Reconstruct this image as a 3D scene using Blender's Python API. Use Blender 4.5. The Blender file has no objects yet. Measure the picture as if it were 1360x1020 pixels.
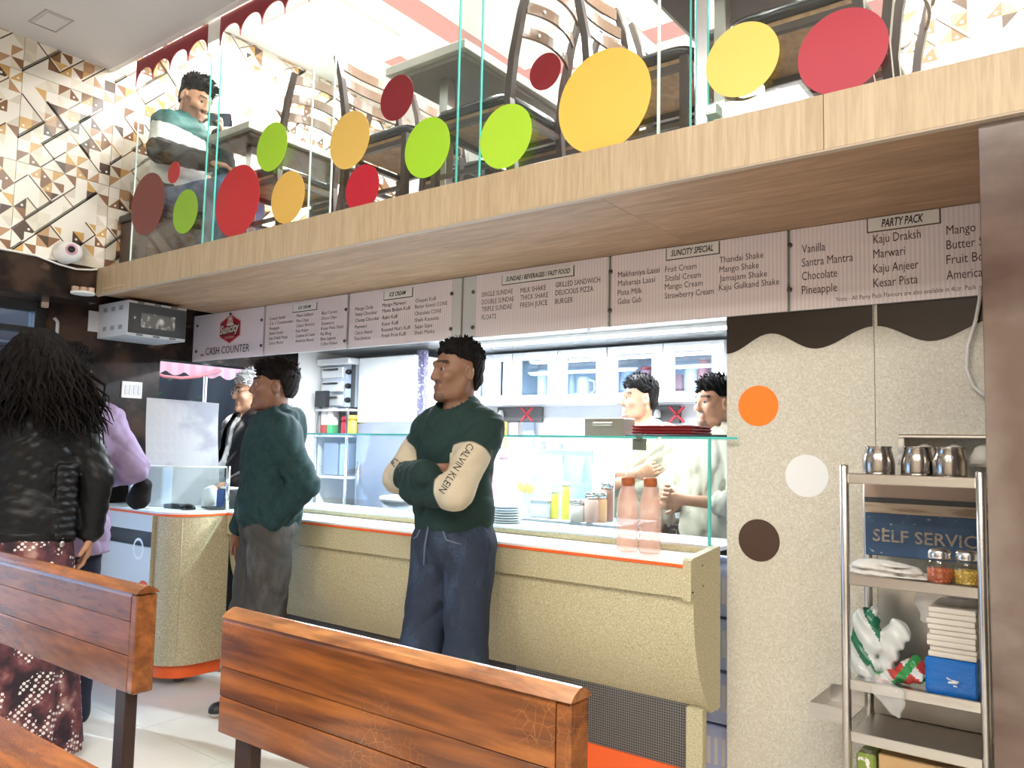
import bpy, bmesh, math, random
import numpy as np
from mathutils import Vector, Matrix

random.seed(4)
rng = np.random.default_rng(7)
SC = bpy.context.scene
COL = SC.collection
PI = math.pi

# ------------------------------------------------------------------ camera
FPX = 1059.0
YAW, PIT, ROL = 0.64525, 0.078753, 0.0212
CAMH = 1.28


def _axes():
    cy, sy, cp, sp = math.cos(YAW), math.sin(YAW), math.cos(PIT), math.sin(PIT)
    f = np.array([-sy * cp, cy * cp, sp])
    r = np.array([cy, sy, 0.0])
    u = np.cross(r, f)
    cr, sr = math.cos(ROL), math.sin(ROL)
    return r * cr + u * sr, -r * sr + u * cr, f


R_, U_, F_ = _axes()
cam_d = bpy.data.cameras.new('camera')
cam_d.sensor_width = 36.0
cam_d.lens = FPX * 36.0 / 1360.0
cam_d.clip_start = 0.02
cam = bpy.data.objects.new('camera', cam_d)
COL.objects.link(cam)
cam.matrix_world = Matrix(((R_[0], U_[0], -F_[0], 0), (R_[1], U_[1], -F_[1], 0), (R_[2], U_[2], -F_[2], CAMH), (0, 0, 0, 1)))
SC.camera = cam


def at(x, y, axis, val):
    """photo pixel (1360x1020) -> point on the plane axis = val"""
    d = R_ * (x - 680) / FPX - U_ * (y - 510) / FPX + F_
    c = np.array([0, 0, CAMH])
    i = 'xyz'.index(axis)
    return c + d * (val - c[i]) / d[i]


# ------------------------------------------------------------------ light and exposure
SC.view_settings.view_transform = 'Standard'
SC.view_settings.look = 'None'
SC.view_settings.gamma = 1.0
SC.view_settings.use_curve_mapping = False
SC.view_settings.exposure = 0.0
world = bpy.data.worlds.new('daylight')
SC.world = world
world.use_nodes = True
bgn = world.node_tree.nodes['Background']
bgn.inputs[0].default_value = (0.60, 0.78, 1.0, 1)
bgn.inputs[1].default_value = 5.5
sun_d = bpy.data.lights.new('sun', 'SUN')
sun_d.energy = 6.0
sun_d.angle = 0.03
sun_d.color = (1.0, 0.97, 0.92)
sun = bpy.data.objects.new('sun', sun_d)
COL.objects.link(sun)
sun.rotation_euler = Vector((1.0, 0.20, -0.62)).to_track_quat('-Z', 'Y').to_euler()


def area(loc, size, power, color, direction=(0, 0, -1), size_y=None, name='panel_light_glow', spread=PI):
    d = bpy.data.lights.new(name, 'AREA')
    d.energy = power
    d.color = color
    d.size = size
    d.spread = spread
    if size_y:
        d.shape = 'RECTANGLE'
        d.size_y = size_y
    o = bpy.data.objects.new(name, d)
    COL.objects.link(o)
    o.location = loc
    o.rotation_euler = Vector(direction).to_track_quat('-Z', 'Y').to_euler()
    return o


WARM = (1.0, 0.95, 0.88)
COOL = (0.86, 0.93, 1.0)
HALL_PANELS = [(-1.6, -0.35), (-0.4, -0.35), (0.8, -0.35), (2.0, -0.35), (-1.2, -1.8), (0.4, -1.8), (2.0, -1.8)]
MEZZ_PANELS = [(-3.9, 3.2), (-2.5, 2.75), (-1.2, 2.75), (-0.2, 2.75), (-2.6, 4.3), (-1.0, 4.3)]
KITCHEN_TUBES = [(-3.55, 3.25), (-2.35, 3.25), (-3.0, 4.0), (-1.9, 4.0)]
for x_, y_ in HALL_PANELS:
    area((x_, y_, 3.345), 0.5, 42, WARM)
for x_, y_ in MEZZ_PANELS:
    area((x_, y_, 3.88), 0.5, 70, (1.0, 0.97, 0.93))
for x_, y_ in KITCHEN_TUBES:
    area((x_, y_, 1.915), 1.0, 55, COOL, size_y=0.06, name='tube_glow')


# ------------------------------------------------------------------ materials
MATS = {}


def mat(name, col, rough=0.5, metal=0.0, noise=None, bump=None, spec=0.5, alpha=1.0, trans=0.0, ior=1.45, emit=0.0, emitcol=None, sheen=0.0, coat=0.0):
    """noise = (second colour, scale xyz, low, high[, detail]); bump = (scale xyz, strength)"""
    if name in MATS:
        return MATS[name]
    m = bpy.data.materials.new(name)
    m.use_nodes = True
    nt = m.node_tree
    b = nt.nodes['Principled BSDF']
    b.inputs['Base Color'].default_value = (*col, 1)
    b.inputs['Roughness'].default_value = rough
    b.inputs['Metallic'].default_value = metal
    b.inputs['Specular IOR Level'].default_value = spec
    b.inputs['IOR'].default_value = ior
    b.inputs['Alpha'].default_value = alpha
    b.inputs['Transmission Weight'].default_value = trans
    b.inputs['Sheen Weight'].default_value = sheen
    b.inputs['Coat Weight'].default_value = coat
    if emit:
        b.inputs['Emission Color'].default_value = (*(emitcol or col), 1)
        b.inputs['Emission Strength'].default_value = emit
    if noise or bump:
        tc = nt.nodes.new('ShaderNodeTexCoord')

        def field(scale, detail=4):
            mp = nt.nodes.new('ShaderNodeMapping')
            mp.inputs['Scale'].default_value = scale if hasattr(scale, '__len__') else (scale,) * 3
            n = nt.nodes.new('ShaderNodeTexNoise')
            n.inputs['Scale'].default_value = 1.0
            n.inputs['Detail'].default_value = detail
            nt.links.new(tc.outputs['Object'], mp.inputs[0])
            nt.links.new(mp.outputs[0], n.inputs['Vector'])
            return n
        if noise:
            layers = noise if isinstance(noise, list) else [noise]
            prev = None
            for L in layers:
                n = field(L[1], L[4] if len(L) > 4 else 4)
                cr = nt.nodes.new('ShaderNodeMapRange')
                cr.inputs['From Min'].default_value = L[2]
                cr.inputs['From Max'].default_value = L[3]
                mx = nt.nodes.new('ShaderNodeMix')
                mx.data_type = 'RGBA'
                mx.inputs[6].default_value = (*col, 1)
                mx.inputs[7].default_value = (*L[0], 1)
                nt.links.new(n.outputs['Fac'], cr.inputs['Value'])
                nt.links.new(cr.outputs[0], mx.inputs[0])
                if prev:
                    nt.links.new(prev.outputs[2], mx.inputs[6])
                prev = mx
            nt.links.new(prev.outputs[2], b.inputs['Base Color'])
        if bump:
            n = field(bump[0], 3)
            bn = nt.nodes.new('ShaderNodeBump')
            bn.inputs['Strength'].default_value = bump[1]
            bn.inputs['Distance'].default_value = 0.01
            nt.links.new(n.outputs['Fac'], bn.inputs['Height'])
            nt.links.new(bn.outputs[0], b.inputs['Normal'])
    MATS[name] = m
    return m


def glass_mat(name, tint=(0.93, 0.98, 0.97), refl=0.08, rough=0.02):
    """thin architectural pane: mostly clear, a little mirror"""
    if name in MATS:
        return MATS[name]
    m = bpy.data.materials.new(name)
    m.use_nodes = True
    nt = m.node_tree
    nt.nodes.clear()
    out = nt.nodes.new('ShaderNodeOutputMaterial')
    tr = nt.nodes.new('ShaderNodeBsdfTransparent')
    tr.inputs[0].default_value = (*tint, 1)
    gl = nt.nodes.new('ShaderNodeBsdfGlossy')
    gl.inputs['Roughness'].default_value = rough
    fr = nt.nodes.new('ShaderNodeLayerWeight')
    pw = nt.nodes.new('ShaderNodeMath')
    pw.operation = 'POWER'
    pw.inputs[1].default_value = 5.0
    nt.links.new(fr.outputs['Facing'], pw.inputs[0])
    ml = nt.nodes.new('ShaderNodeMath')
    ml.operation = 'MULTIPLY_ADD'
    ml.inputs[1].default_value = 0.6
    ml.inputs[2].default_value = refl
    ml.use_clamp = True
    mx = nt.nodes.new('ShaderNodeMixShader')
    nt.links.new(pw.outputs[0], ml.inputs[0])
    nt.links.new(ml.outputs[0], mx.inputs[0])
    nt.links.new(tr.outputs[0], mx.inputs[1])
    nt.links.new(gl.outputs[0], mx.inputs[2])
    nt.links.new(mx.outputs[0], out.inputs[0])
    MATS[name] = m
    return m


def stripe_mat(name, c1, c2, freq, axis='X', rough=0.4, lo=0.35, hi=0.65):
    m = bpy.data.materials.new(name)
    m.use_nodes = True
    nt = m.node_tree
    b = nt.nodes['Principled BSDF']
    b.inputs['Roughness'].default_value = rough
    tc = nt.nodes.new('ShaderNodeTexCoord')
    w = nt.nodes.new('ShaderNodeTexWave')
    w.bands_direction = axis
    w.inputs['Scale'].default_value = freq
    mr = nt.nodes.new('ShaderNodeMapRange')
    mr.inputs['From Min'].default_value = lo
    mr.inputs['From Max'].default_value = hi
    mx = nt.nodes.new('ShaderNodeMix')
    mx.data_type = 'RGBA'
    mx.inputs[6].default_value = (*c1, 1)
    mx.inputs[7].default_value = (*c2, 1)
    nt.links.new(tc.outputs['Object'], w.inputs['Vector'])
    nt.links.new(w.outputs['Fac'], mr.inputs[0])
    nt.links.new(mr.outputs[0], mx.inputs[0])
    nt.links.new(mx.outputs[2], b.inputs['Base Color'])
    MATS[name] = m
    return m


def wood_mat(name, base, dark, stretch, rough=0.35, bumpy=0.1, pale=None, coat=0.0, distort=2.0, crackle=False, grain=0.72):
    """wood: noise drawn out along the grain plus finer grain lines"""
    m = bpy.data.materials.new(name)
    m.use_nodes = True
    nt = m.node_tree
    b = nt.nodes['Principled BSDF']
    b.inputs['Roughness'].default_value = rough
    b.inputs['Coat Weight'].default_value = coat
    b.inputs['Coat Roughness'].default_value = 0.15
    tc = nt.nodes.new('ShaderNodeTexCoord')
    oi = nt.nodes.new('ShaderNodeObjectInfo')
    ad = nt.nodes.new('ShaderNodeVectorMath')
    ad.operation = 'ADD'
    cmb = nt.nodes.new('ShaderNodeCombineXYZ')
    sc = nt.nodes.new('ShaderNodeMath')
    sc.operation = 'MULTIPLY'
    sc.inputs[1].default_value = 17.0
    nt.links.new(oi.outputs['Random'], sc.inputs[0])
    for i in range(3):
        nt.links.new(sc.outputs[0], cmb.inputs[i])
    nt.links.new(tc.outputs['Object'], ad.inputs[0])
    nt.links.new(cmb.outputs[0], ad.inputs[1])

    def fld(k, detail, dist):
        mp = nt.nodes.new('ShaderNodeMapping')
        mp.inputs['Scale'].default_value = tuple(s * k for s in stretch)
        n = nt.nodes.new('ShaderNodeTexNoise')
        n.inputs['Scale'].default_value = 1.0
        n.inputs['Detail'].default_value = detail
        n.inputs['Distortion'].default_value = dist
        nt.links.new(ad.outputs[0], mp.inputs[0])
        nt.links.new(mp.outputs[0], n.inputs['Vector'])
        return n
    n1, n2 = fld(1.0, 3, distort), fld(7.0, 4, 0.3)
    r1 = nt.nodes.new('ShaderNodeValToRGB')
    r1.color_ramp.elements[0].position = 0.34
    r1.color_ramp.elements[0].color = (*dark, 1)
    r1.color_ramp.elements[1].position = 0.62
    r1.color_ramp.elements[1].color = (*base, 1)
    if pale:
        e = r1.color_ramp.elements.new(0.78)
        e.color = (*pale, 1)
    nt.links.new(n1.outputs['Fac'], r1.inputs[0])
    mr = nt.nodes.new('ShaderNodeMapRange')
    mr.inputs['From Min'].default_value = 0.35
    mr.inputs['From Max'].default_value = 0.6
    mr.inputs['To Min'].default_value = grain
    mr.inputs['To Max'].default_value = 1.0 + (1 - grain) * 0.28
    nt.links.new(n2.outputs['Fac'], mr.inputs[0])
    mx = nt.nodes.new('ShaderNodeVectorMath')
    mx.operation = 'SCALE'
    nt.links.new(r1.outputs[0], mx.inputs[0])
    nt.links.new(mr.outputs[0], mx.inputs['Scale'])
    last = mx.outputs[0]
    if crackle:
        vo = nt.nodes.new('ShaderNodeTexVoronoi')
        vo.feature = 'DISTANCE_TO_EDGE'
        vo.inputs['Scale'].default_value = 60.0
        wn = nt.nodes.new('ShaderNodeTexNoise')
        wn.inputs['Scale'].default_value = 5.0
        nt.links.new(tc.outputs['Object'], vo.inputs['Vector'])
        nt.links.new(tc.outputs['Object'], wn.inputs['Vector'])
        a = nt.nodes.new('ShaderNodeMapRange')
        a.inputs['From Min'].default_value = 0.035
        a.inputs['From Max'].default_value = 0.0
        nt.links.new(vo.outputs['Distance'], a.inputs[0])
        w2 = nt.nodes.new('ShaderNodeMapRange')
        w2.inputs['From Min'].default_value = 0.56
        w2.inputs['From Max'].default_value = 0.70
        nt.links.new(wn.outputs['Fac'], w2.inputs[0])
        mu = nt.nodes.new('ShaderNodeMath')
        mu.operation = 'MULTIPLY'
        nt.links.new(a.outputs[0], mu.inputs[0])
        nt.links.new(w2.outputs[0], mu.inputs[1])
        mc = nt.nodes.new('ShaderNodeMix')
        mc.data_type = 'RGBA'
        mc.inputs[7].default_value = (0.36, 0.155, 0.045, 1)
        nt.links.new(mu.outputs[0], mc.inputs[0])
        nt.links.new(last, mc.inputs[6])
        last = mc.outputs[2]
    nt.links.new(last, b.inputs['Base Color'])
    if bumpy:
        bn = nt.nodes.new('ShaderNodeBump')
        bn.inputs['Strength'].default_value = bumpy
        bn.inputs['Distance'].default_value = 0.005
        nt.links.new(n2.outputs['Fac'], bn.inputs['Height'])
        nt.links.new(bn.outputs[0], b.inputs['Normal'])
    MATS[name] = m
    return m


# ------------------------------------------------------------------ mesh helpers
def link(o, parent=None, inv=None):
    COL.objects.link(o)
    if parent is not None:
        o.parent = parent
        if inv is not None:
            o.matrix_parent_inverse = inv
    return o


def tag(o, label=None, cat=None, group=None, kind=None):
    if label:
        o['label'] = label
    if cat:
        o['category'] = cat
    if group:
        o['group'] = group
    if kind:
        o['kind'] = kind
    return o


def thing(name, label, cat, loc=(0, 0, 0), rotz=0.0, group=None, kind=None):
    o = bpy.data.objects.new(name, None)
    o.empty_display_size = 0.05
    COL.objects.link(o)
    o.location = loc
    o.rotation_euler = (0, 0, rotz)
    return tag(o, label, cat, group, kind)


def meshdata(name, V, F, mats, fm=None, smooth=False):
    me = bpy.data.meshes.new(name)
    me.from_pydata([tuple(map(float, v)) for v in V], [], [tuple(map(int, f)) for f in F])
    mats = mats if isinstance(mats, (list, tuple)) else [mats]
    for m in mats:
        me.materials.append(m)
    if fm is not None:
        me.polygons.foreach_set('material_index', np.asarray(fm, dtype=np.int32))
    if smooth:
        me.polygons.foreach_set('use_smooth', np.ones(len(me.polygons), dtype=bool))
    me.update()
    return me


def obj(name, V, F, mats, parent=None, fm=None, smooth=False, world=True):
    """one mesh object. With a parent Empty and world=True the coordinates are world ones."""
    o = bpy.data.objects.new(name, meshdata(name, V, F, mats, fm, smooth))
    inv = None
    if parent is not None and world:
        inv = wmat(parent).inverted()
    return link(o, parent, inv)


def wmat(o):
    m = Matrix.LocRotScale(o.location, o.rotation_euler, o.scale)
    if o.parent is not None:
        m = wmat(o.parent) @ o.matrix_parent_inverse @ m
    return m


def bm_mesh(name, bm, mats, parent=None, smooth=False, world=True):
    me = bpy.data.meshes.new(name)
    bm.to_mesh(me)
    bm.free()
    mats = mats if isinstance(mats, (list, tuple)) else [mats]
    for m in mats:
        me.materials.append(m)
    if smooth:
        me.polygons.foreach_set('use_smooth', np.ones(len(me.polygons), dtype=bool))
    o = bpy.data.objects.new(name, me)
    return link(o, parent, wmat(parent).inverted() if (parent is not None and world) else None)


def box(name, lo, hi, m, parent=None, bevel=0.0, world=True, rot=None, seg=1):
    bm = bmesh.new()
    bmesh.ops.create_cube(bm, size=1.0)
    lo, hi = Vector(lo), Vector(hi)
    c = (lo + hi) / 2
    s = hi - lo
    for v in bm.verts:
        v.co = Vector((v.co.x * s.x, v.co.y * s.y, v.co.z * s.z))
    if bevel:
        bmesh.ops.bevel(bm, geom=list(bm.edges), offset=min(bevel, min(s) * 0.45), segments=seg, affect='EDGES', profile=0.6)
    for v in bm.verts:
        if rot is not None:
            v.co = rot @ v.co
        v.co += c
    return bm_mesh(name, bm, m, parent, world=world)


def lathe_data(profile, n=24, c=(0, 0, 0)):
    """profile [(r, z)] bottom to top"""
    V, F = [], []
    for r, z in profile:
        for i in range(n):
            a = 2 * PI * i / n
            V.append((c[0] + r * math.cos(a), c[1] + r * math.sin(a), c[2] + z))
    for j in range(len(profile) - 1):
        for i in range(n):
            k = (i + 1) % n
            F.append((j * n + i, j * n + k, (j + 1) * n + k, (j + 1) * n + i))
    F.append(tuple(reversed(range(n))))
    F.append(tuple((len(profile) - 1) * n + i for i in range(n)))
    return V, F


def lathe(name, profile, m, c=(0, 0, 0), parent=None, n=24, smooth=True, world=True):
    V, F = lathe_data(profile, n, c)
    o = obj(name, V, F, m, parent, smooth=False, world=world)
    if smooth:
        sm = np.ones(len(F), dtype=bool)
        sm[-2:] = False
        o.data.polygons.foreach_set('use_smooth', sm)
    return o


def tube_data(pts, rad, n=8, square=False, close=False):
    pts = [Vector(p) for p in pts]
    V, F = [], []
    prev = None
    for i, p in enumerate(pts):
        d = (pts[min(i + 1, len(pts) - 1)] - pts[max(i - 1, 0)])
        d.normalize()
        if prev is None:
            ref = Vector((0, 0, 1)) if abs(d.z) < 0.9 else Vector((1, 0, 0))
            u = d.cross(ref).normalized()
        else:
            u = (prev - d * prev.dot(d)).normalized()
        prev = u
        w = d.cross(u)
        r = rad[i] if hasattr(rad, '__len__') else rad
        for k in range(n):
            a = 2 * PI * (k + (0.5 if square else 0)) / n
            V.append(p + (u * math.cos(a) + w * math.sin(a)) * r)
    for j in range(len(pts) - 1):
        for k in range(n):
            q = (k + 1) % n
            F.append((j * n + k, j * n + q, (j + 1) * n + q, (j + 1) * n + k))
    F.append(tuple(reversed(range(n))))
    F.append(tuple((len(pts) - 1) * n + k for k in range(n)))
    return V, F


def tube(name, pts, rad, m, parent=None, n=8, smooth=True, world=True):
    V, F = tube_data(pts, rad, n, square=(n == 4))
    return obj(name, V, F, m, parent, smooth=smooth and n > 4, world=world)


def prism(name, poly, axis, a, b, m, parent=None, world=True, smooth=False):
    """2D polygon extruded along an axis from a to b. axis x: poly=(y,z); y: (x,z); z: (x,y)"""
    def P(p, t):
        return {'x': (t, p[0], p[1]), 'y': (p[0], t, p[1]), 'z': (p[0], p[1], t)}[axis]
    n = len(poly)
    V = [P(p, a) for p in poly] + [P(p, b) for p in poly]
    F = [(i, (i + 1) % n, n + (i + 1) % n, n + i) for i in range(n)]
    F += [tuple(reversed(range(n))), tuple(range(n, 2 * n))]
    o = obj(name, V, F, m, parent, world=world)
    bm = bmesh.new()
    bm.from_mesh(o.data)
    bmesh.ops.recalc_face_normals(bm, faces=bm.faces)
    bm.to_mesh(o.data)
    bm.free()
    return o


def copy_tree(o, parent=None):
    c = o.copy()
    COL.objects.link(c)
    c.parent = parent
    if parent is not None:
        c.matrix_parent_inverse = o.matrix_parent_inverse.copy()
    for ch in o.children:
        copy_tree(ch, c)
    return c


def struct(o, label=None):
    o['kind'] = 'structure'
    if label:
        o['label'] = label
    return o


# lettering: queued, turned into meshes in one go at the end
TEXTQ = []


def text(s, m, origin, right, up, height, width=None, parent=None, name='lettering', align='LEFT', shear=0.0, depth=0.0006, bold=0.0, conform=None, label=None):
    TEXTQ.append(dict(s=s, m=m, o=Vector(origin), r=Vector(right).normalized(), u=Vector(up).normalized(), h=height, w=width, p=parent, n=name, al=align, sh=shear, d=depth, b=bold, cf=conform, lb=label))


def flush_text():
    tmp = []
    for q in TEXTQ:
        cu = bpy.data.curves.new('t', 'FONT')
        cu.body = q['s']
        cu.size = 1.0
        cu.resolution_u = 2
        cu.offset = q['b']
        cu.shear = q['sh']
        o = bpy.data.objects.new('t', cu)
        COL.objects.link(o)
        tmp.append(o)
    dg = bpy.context.evaluated_depsgraph_get()
    dg.update()
    res = []
    for q, t in zip(TEXTQ, tmp):
        me = bpy.data.meshes.new_from_object(t.evaluated_get(dg))
        res.append(me)
    for t in tmp:
        cu = t.data
        bpy.data.objects.remove(t)
        bpy.data.curves.remove(cu)
    for q, me in zip(TEXTQ, res):
        if q['cf']:
            bm = bmesh.new()
            bm.from_mesh(me)
            for _ in range(2):
                bmesh.ops.subdivide_edges(bm, edges=[e for e in bm.edges if e.calc_length() > 0.12], cuts=1)
            bmesh.ops.triangulate(bm, faces=bm.faces)
            bm.to_mesh(me)
            bm.free()
        n = len(me.vertices)
        co = np.empty(n * 3)
        me.vertices.foreach_get('co', co)
        co = co.reshape(-1, 3)
        ww = co[:, 0].max() - co[:, 0].min()
        x0 = co[:, 0].min()
        sy = q['h'] / 0.69
        sx = q['w'] / ww if q['w'] else sy
        off = {'LEFT': 0.0, 'CENTER': 0.5, 'RIGHT': 1.0}[q['al']] * ww
        X = (co[:, 0] - x0 - off) * sx
        Y = co[:, 1] * sy
        P = np.array(q['o'])[None] + X[:, None] * np.array(q['r'])[None] + Y[:, None] * np.array(q['u'])[None]
        if q['cf']:
            P = q['cf'](P)
        else:
            nrm = q['r'].cross(q['u'])
            P = P + np.array(nrm)[None] * q['d']
        me.vertices.foreach_set('co', P.ravel())
        me.materials.clear()
        me.materials.append(q['m'])
        me.polygons.foreach_set('material_index', np.zeros(len(me.polygons), dtype=np.int32))
        me.update()
        o = bpy.data.objects.new(q['n'], me)
        if q['lb']:
            o['label'] = q['lb']
        link(o, q['p'], wmat(q['p']).inverted() if q['p'] is not None else None)


# ------------------------------------------------------------------ solid modelling by distance fields
class Field:
    """smooth union of round cones and ellipsoids on a grid, skinned by surface nets"""

    def __init__(s, lo, hi, h):
        s.h = h
        s.lo = np.array(lo, float) - 3 * h
        n = np.ceil((np.array(hi, float) + 3 * h - s.lo) / h).astype(int) + 1
        s.n = n
        s.ax = [s.lo[i] + h * np.arange(n[i]) for i in range(3)]
        s.V = np.full(tuple(n), 1.0, dtype=np.float32)

    def _sub(s, lo, hi, pad):
        i0 = np.maximum(np.floor((np.array(lo) - pad - s.lo) / s.h).astype(int), 0)
        i1 = np.minimum(np.ceil((np.array(hi) + pad - s.lo) / s.h).astype(int) + 1, s.n)
        if (i1 <= i0).any():
            return None
        sl = tuple(slice(a, b) for a, b in zip(i0, i1))
        X, Y, Z = np.meshgrid(*[s.ax[i][sl[i]] for i in range(3)], indexing='ij')
        return sl, X, Y, Z

    def _mix(s, sl, d, k, cut):
        a = s.V[sl]
        if cut:
            s.V[sl] = np.maximum(a, -d)
        elif k > 0:
            hh = np.maximum(k - np.abs(a - d), 0.0) / k
            s.V[sl] = np.minimum(a, d) - hh * hh * k * 0.25
        else:
            s.V[sl] = np.minimum(a, d)

    def cone(s, a, b, r1, r2=None, k=0.02, flat=None, cut=False):
        """round cone; flat = (axis vector, factor): squeezed along that axis"""
        r2 = r1 if r2 is None else r2
        a, b = np.array(a, float), np.array(b, float)
        r = max(r1, r2)
        q = s._sub(np.minimum(a, b) - r, np.maximum(a, b) + r, k + 4 * s.h)
        if q is None:
            return
        sl, X, Y, Z = q
        P = np.stack([X - a[0], Y - a[1], Z - a[2]], -1)
        ba = b - a
        sc = 1.0
        if flat is not None:
            fa = np.array(flat[0], float)
            fa /= np.linalg.norm(fa)
            f = flat[1]
            P = P + ((1 / f - 1) * (P @ fa))[..., None] * fa
            ba = ba + (1 / f - 1) * (ba @ fa) * fa
            sc = f if f < 1 else 1.0
        t = np.clip((P @ ba) / max(ba @ ba, 1e-12), 0, 1)
        D = P - t[..., None] * ba
        dist = np.sqrt((D * D).sum(-1)) - (r1 + (r2 - r1) * t)
        s._mix(sl, (dist * (sc * 0.5 + 0.5)).astype(np.float32), k, cut)

    def chain(s, pts, rad, k=0.02, flat=None):
        for i in range(len(pts) - 1):
            s.cone(pts[i], pts[i + 1], rad[i], rad[i + 1], k, flat)

    def ell(s, c, r, k=0.02, rot=None, cut=False):
        c, r = np.array(c, float), np.array(r, float)
        m = r.max() if rot is not None else r
        q = s._sub(c - m, c + m, k + 4 * s.h)
        if q is None:
            return
        sl, X, Y, Z = q
        P = np.stack([X - c[0], Y - c[1], Z - c[2]], -1)
        if rot is not None:
            P = P @ np.array(rot)
        k0 = np.sqrt(((P / r) ** 2).sum(-1))
        k1 = np.sqrt(((P / (r * r)) ** 2).sum(-1)) + 1e-9
        s._mix(sl, (k0 * (k0 - 1) / k1).astype(np.float32), k, cut)

    def fn(s, f, lo, hi, k=0.0, cut=False):
        q = s._sub(lo, hi, 0)
        if q is None:
            return
        sl, X, Y, Z = q
        s._mix(sl, f(X, Y, Z).astype(np.float32), k, cut)

    def wrinkle(s, f):
        X, Y, Z = np.meshgrid(*s.ax, indexing='ij')
        near = np.abs(s.V) < 0.06
        s.V[near] += f(X[near], Y[near], Z[near]).astype(np.float32)

    def skin(s):
        V, h, lo = s.V, s.h, s.lo
        I = V < 0
        n = V.shape
        cs = np.zeros((n[0] - 1, n[1] - 1, n[2] - 1), dtype=np.int8)
        off = [(i, j, k) for i in (0, 1) for j in (0, 1) for k in (0, 1)]
        for o in off:
            cs += I[o[0]:n[0] - 1 + o[0], o[1]:n[1] - 1 + o[1], o[2]:n[2] - 1 + o[2]]
        act = np.argwhere((cs > 0) & (cs < 8))
        idx = np.full(cs.shape, -1, dtype=np.int64)
        idx[tuple(act.T)] = np.arange(len(act))
        cv = np.stack([V[act[:, 0] + o[0], act[:, 1] + o[1], act[:, 2] + o[2]] for o in off], 1)
        acc = np.zeros((len(act), 3))
        cnt = np.zeros(len(act))
        for a in range(8):
            for b in range(a + 1, 8):
                oa, ob = np.array(off[a]), np.array(off[b])
                if np.abs(oa - ob).sum() != 1:
                    continue
                va, vb = cv[:, a], cv[:, b]
                c = (va < 0) != (vb < 0)
                t = va[c] / (va[c] - vb[c])
                acc[c] += oa + t[:, None] * (ob - oa)
                cnt[c] += 1
        pts = lo + h * (act + acc / cnt[:, None])
        faces = []
        for ax in range(3):
            b, c = (ax + 1) % 3, (ax + 2) % 3
            s0 = [slice(None)] * 3
            s1 = [slice(None)] * 3
            s0[ax] = slice(0, n[ax] - 1)
            s1[ax] = slice(1, n[ax])
            A, B = I[tuple(s0)], I[tuple(s1)]
            for flip in (False, True):
                e = np.argwhere((A & ~B) if not flip else (~A & B))
                e = e[(e[:, b] > 0) & (e[:, c] > 0) & (e[:, b] < n[b] - 1) & (e[:, c] < n[c] - 1)]
                if len(e) == 0:
                    continue

                def cell(db, dc):
                    q = e.copy()
                    q[:, b] -= db
                    q[:, c] -= dc
                    return idx[tuple(q.T)]
                quad = np.stack([cell(1, 1), cell(0, 1), cell(0, 0), cell(1, 0)], 1)
                faces.append(quad[:, ::-1] if flip else quad)
        F = np.concatenate(faces)
        return pts, F


def np_mesh(name, pts, F, mats, fm=None, smooth=True):
    me = bpy.data.meshes.new(name)
    me.vertices.add(len(pts))
    me.vertices.foreach_set('co', np.asarray(pts, dtype=np.float32).ravel())
    me.loops.add(F.size)
    me.loops.foreach_set('vertex_index', F.astype(np.int32).ravel())
    me.polygons.add(len(F))
    me.polygons.foreach_set('loop_start', np.arange(0, F.size, F.shape[1], dtype=np.int32))
    mats = mats if isinstance(mats, (list, tuple)) else [mats]
    for m in mats:
        me.materials.append(m)
    if fm is not None:
        me.polygons.foreach_set('material_index', np.asarray(fm, dtype=np.int32))
    if smooth:
        me.polygons.foreach_set('use_smooth', np.ones(len(F), dtype=bool))
    me.update(calc_edges=True)
    me.validate()
    return me


def np_obj(name, pts, F, mats, parent=None, fm=None, world=False):
    o = bpy.data.objects.new(name, np_mesh(name, pts, F, mats, fm))
    return link(o, parent, wmat(parent).inverted() if (parent is not None and world) else None)

# ================================================================== palette
M_white = mat('white paint', (0.80, 0.79, 0.77), 0.6)
M_ceil = mat('ceiling paint', (0.68, 0.655, 0.655), 0.7, noise=((0.62, 0.60, 0.60), 0.8, 0.35, 0.7))
M_mceil = mat('upper ceiling paint', (0.82, 0.82, 0.82), 0.6)
M_pink = mat('pale red ceiling band', (0.62, 0.30, 0.29), 0.6)
M_red_trim = mat('dark red valance', (0.27, 0.020, 0.032), 0.45)
M_marble_dk = mat('dark brown marble', (0.014, 0.010, 0.009), 0.24, spec=0.15, noise=[((0.05, 0.03, 0.022), (5, 5, 5), 0.45, 0.62, 8), ((0.16, 0.09, 0.06), (3.2, 4.1, 7), 0.60, 0.68, 10)])
M_marble_br = mat('brown marble', (0.125, 0.086, 0.067), 0.22, noise=[((0.205, 0.165, 0.14), (2.6, 2.6, 2.2), 0.45, 0.62, 6), ((0.060, 0.031, 0.023), (1.6, 1.6, 3.4), 0.54, 0.70, 9)])
M_speck = mat('speckled beige laminate', (0.49, 0.43, 0.265), 0.45, noise=[((0.60, 0.55, 0.37), 170.0, 0.50, 0.60, 2), ((0.30, 0.245, 0.13), 210.0, 0.58, 0.68, 2)])
M_speck_lt = mat('speckled cream laminate', (0.585, 0.55, 0.455), 0.5, noise=[((0.66, 0.63, 0.54), 130.0, 0.48, 0.6, 2), ((0.45, 0.41, 0.32), 160.0, 0.58, 0.70, 2)])
M_orange = mat('orange laminate', (0.86, 0.13, 0.025), 0.4)
M_dot_or = mat('orange disc', (1.0, 0.22, 0.02), 0.4)
M_dot_wh = mat('white disc', (0.80, 0.82, 0.82), 0.35)
M_dot_br = mat('brown disc', (0.075, 0.043, 0.030), 0.35)
M_wave = mat('dark brown gloss laminate', (0.035, 0.024, 0.018), 0.15)
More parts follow.
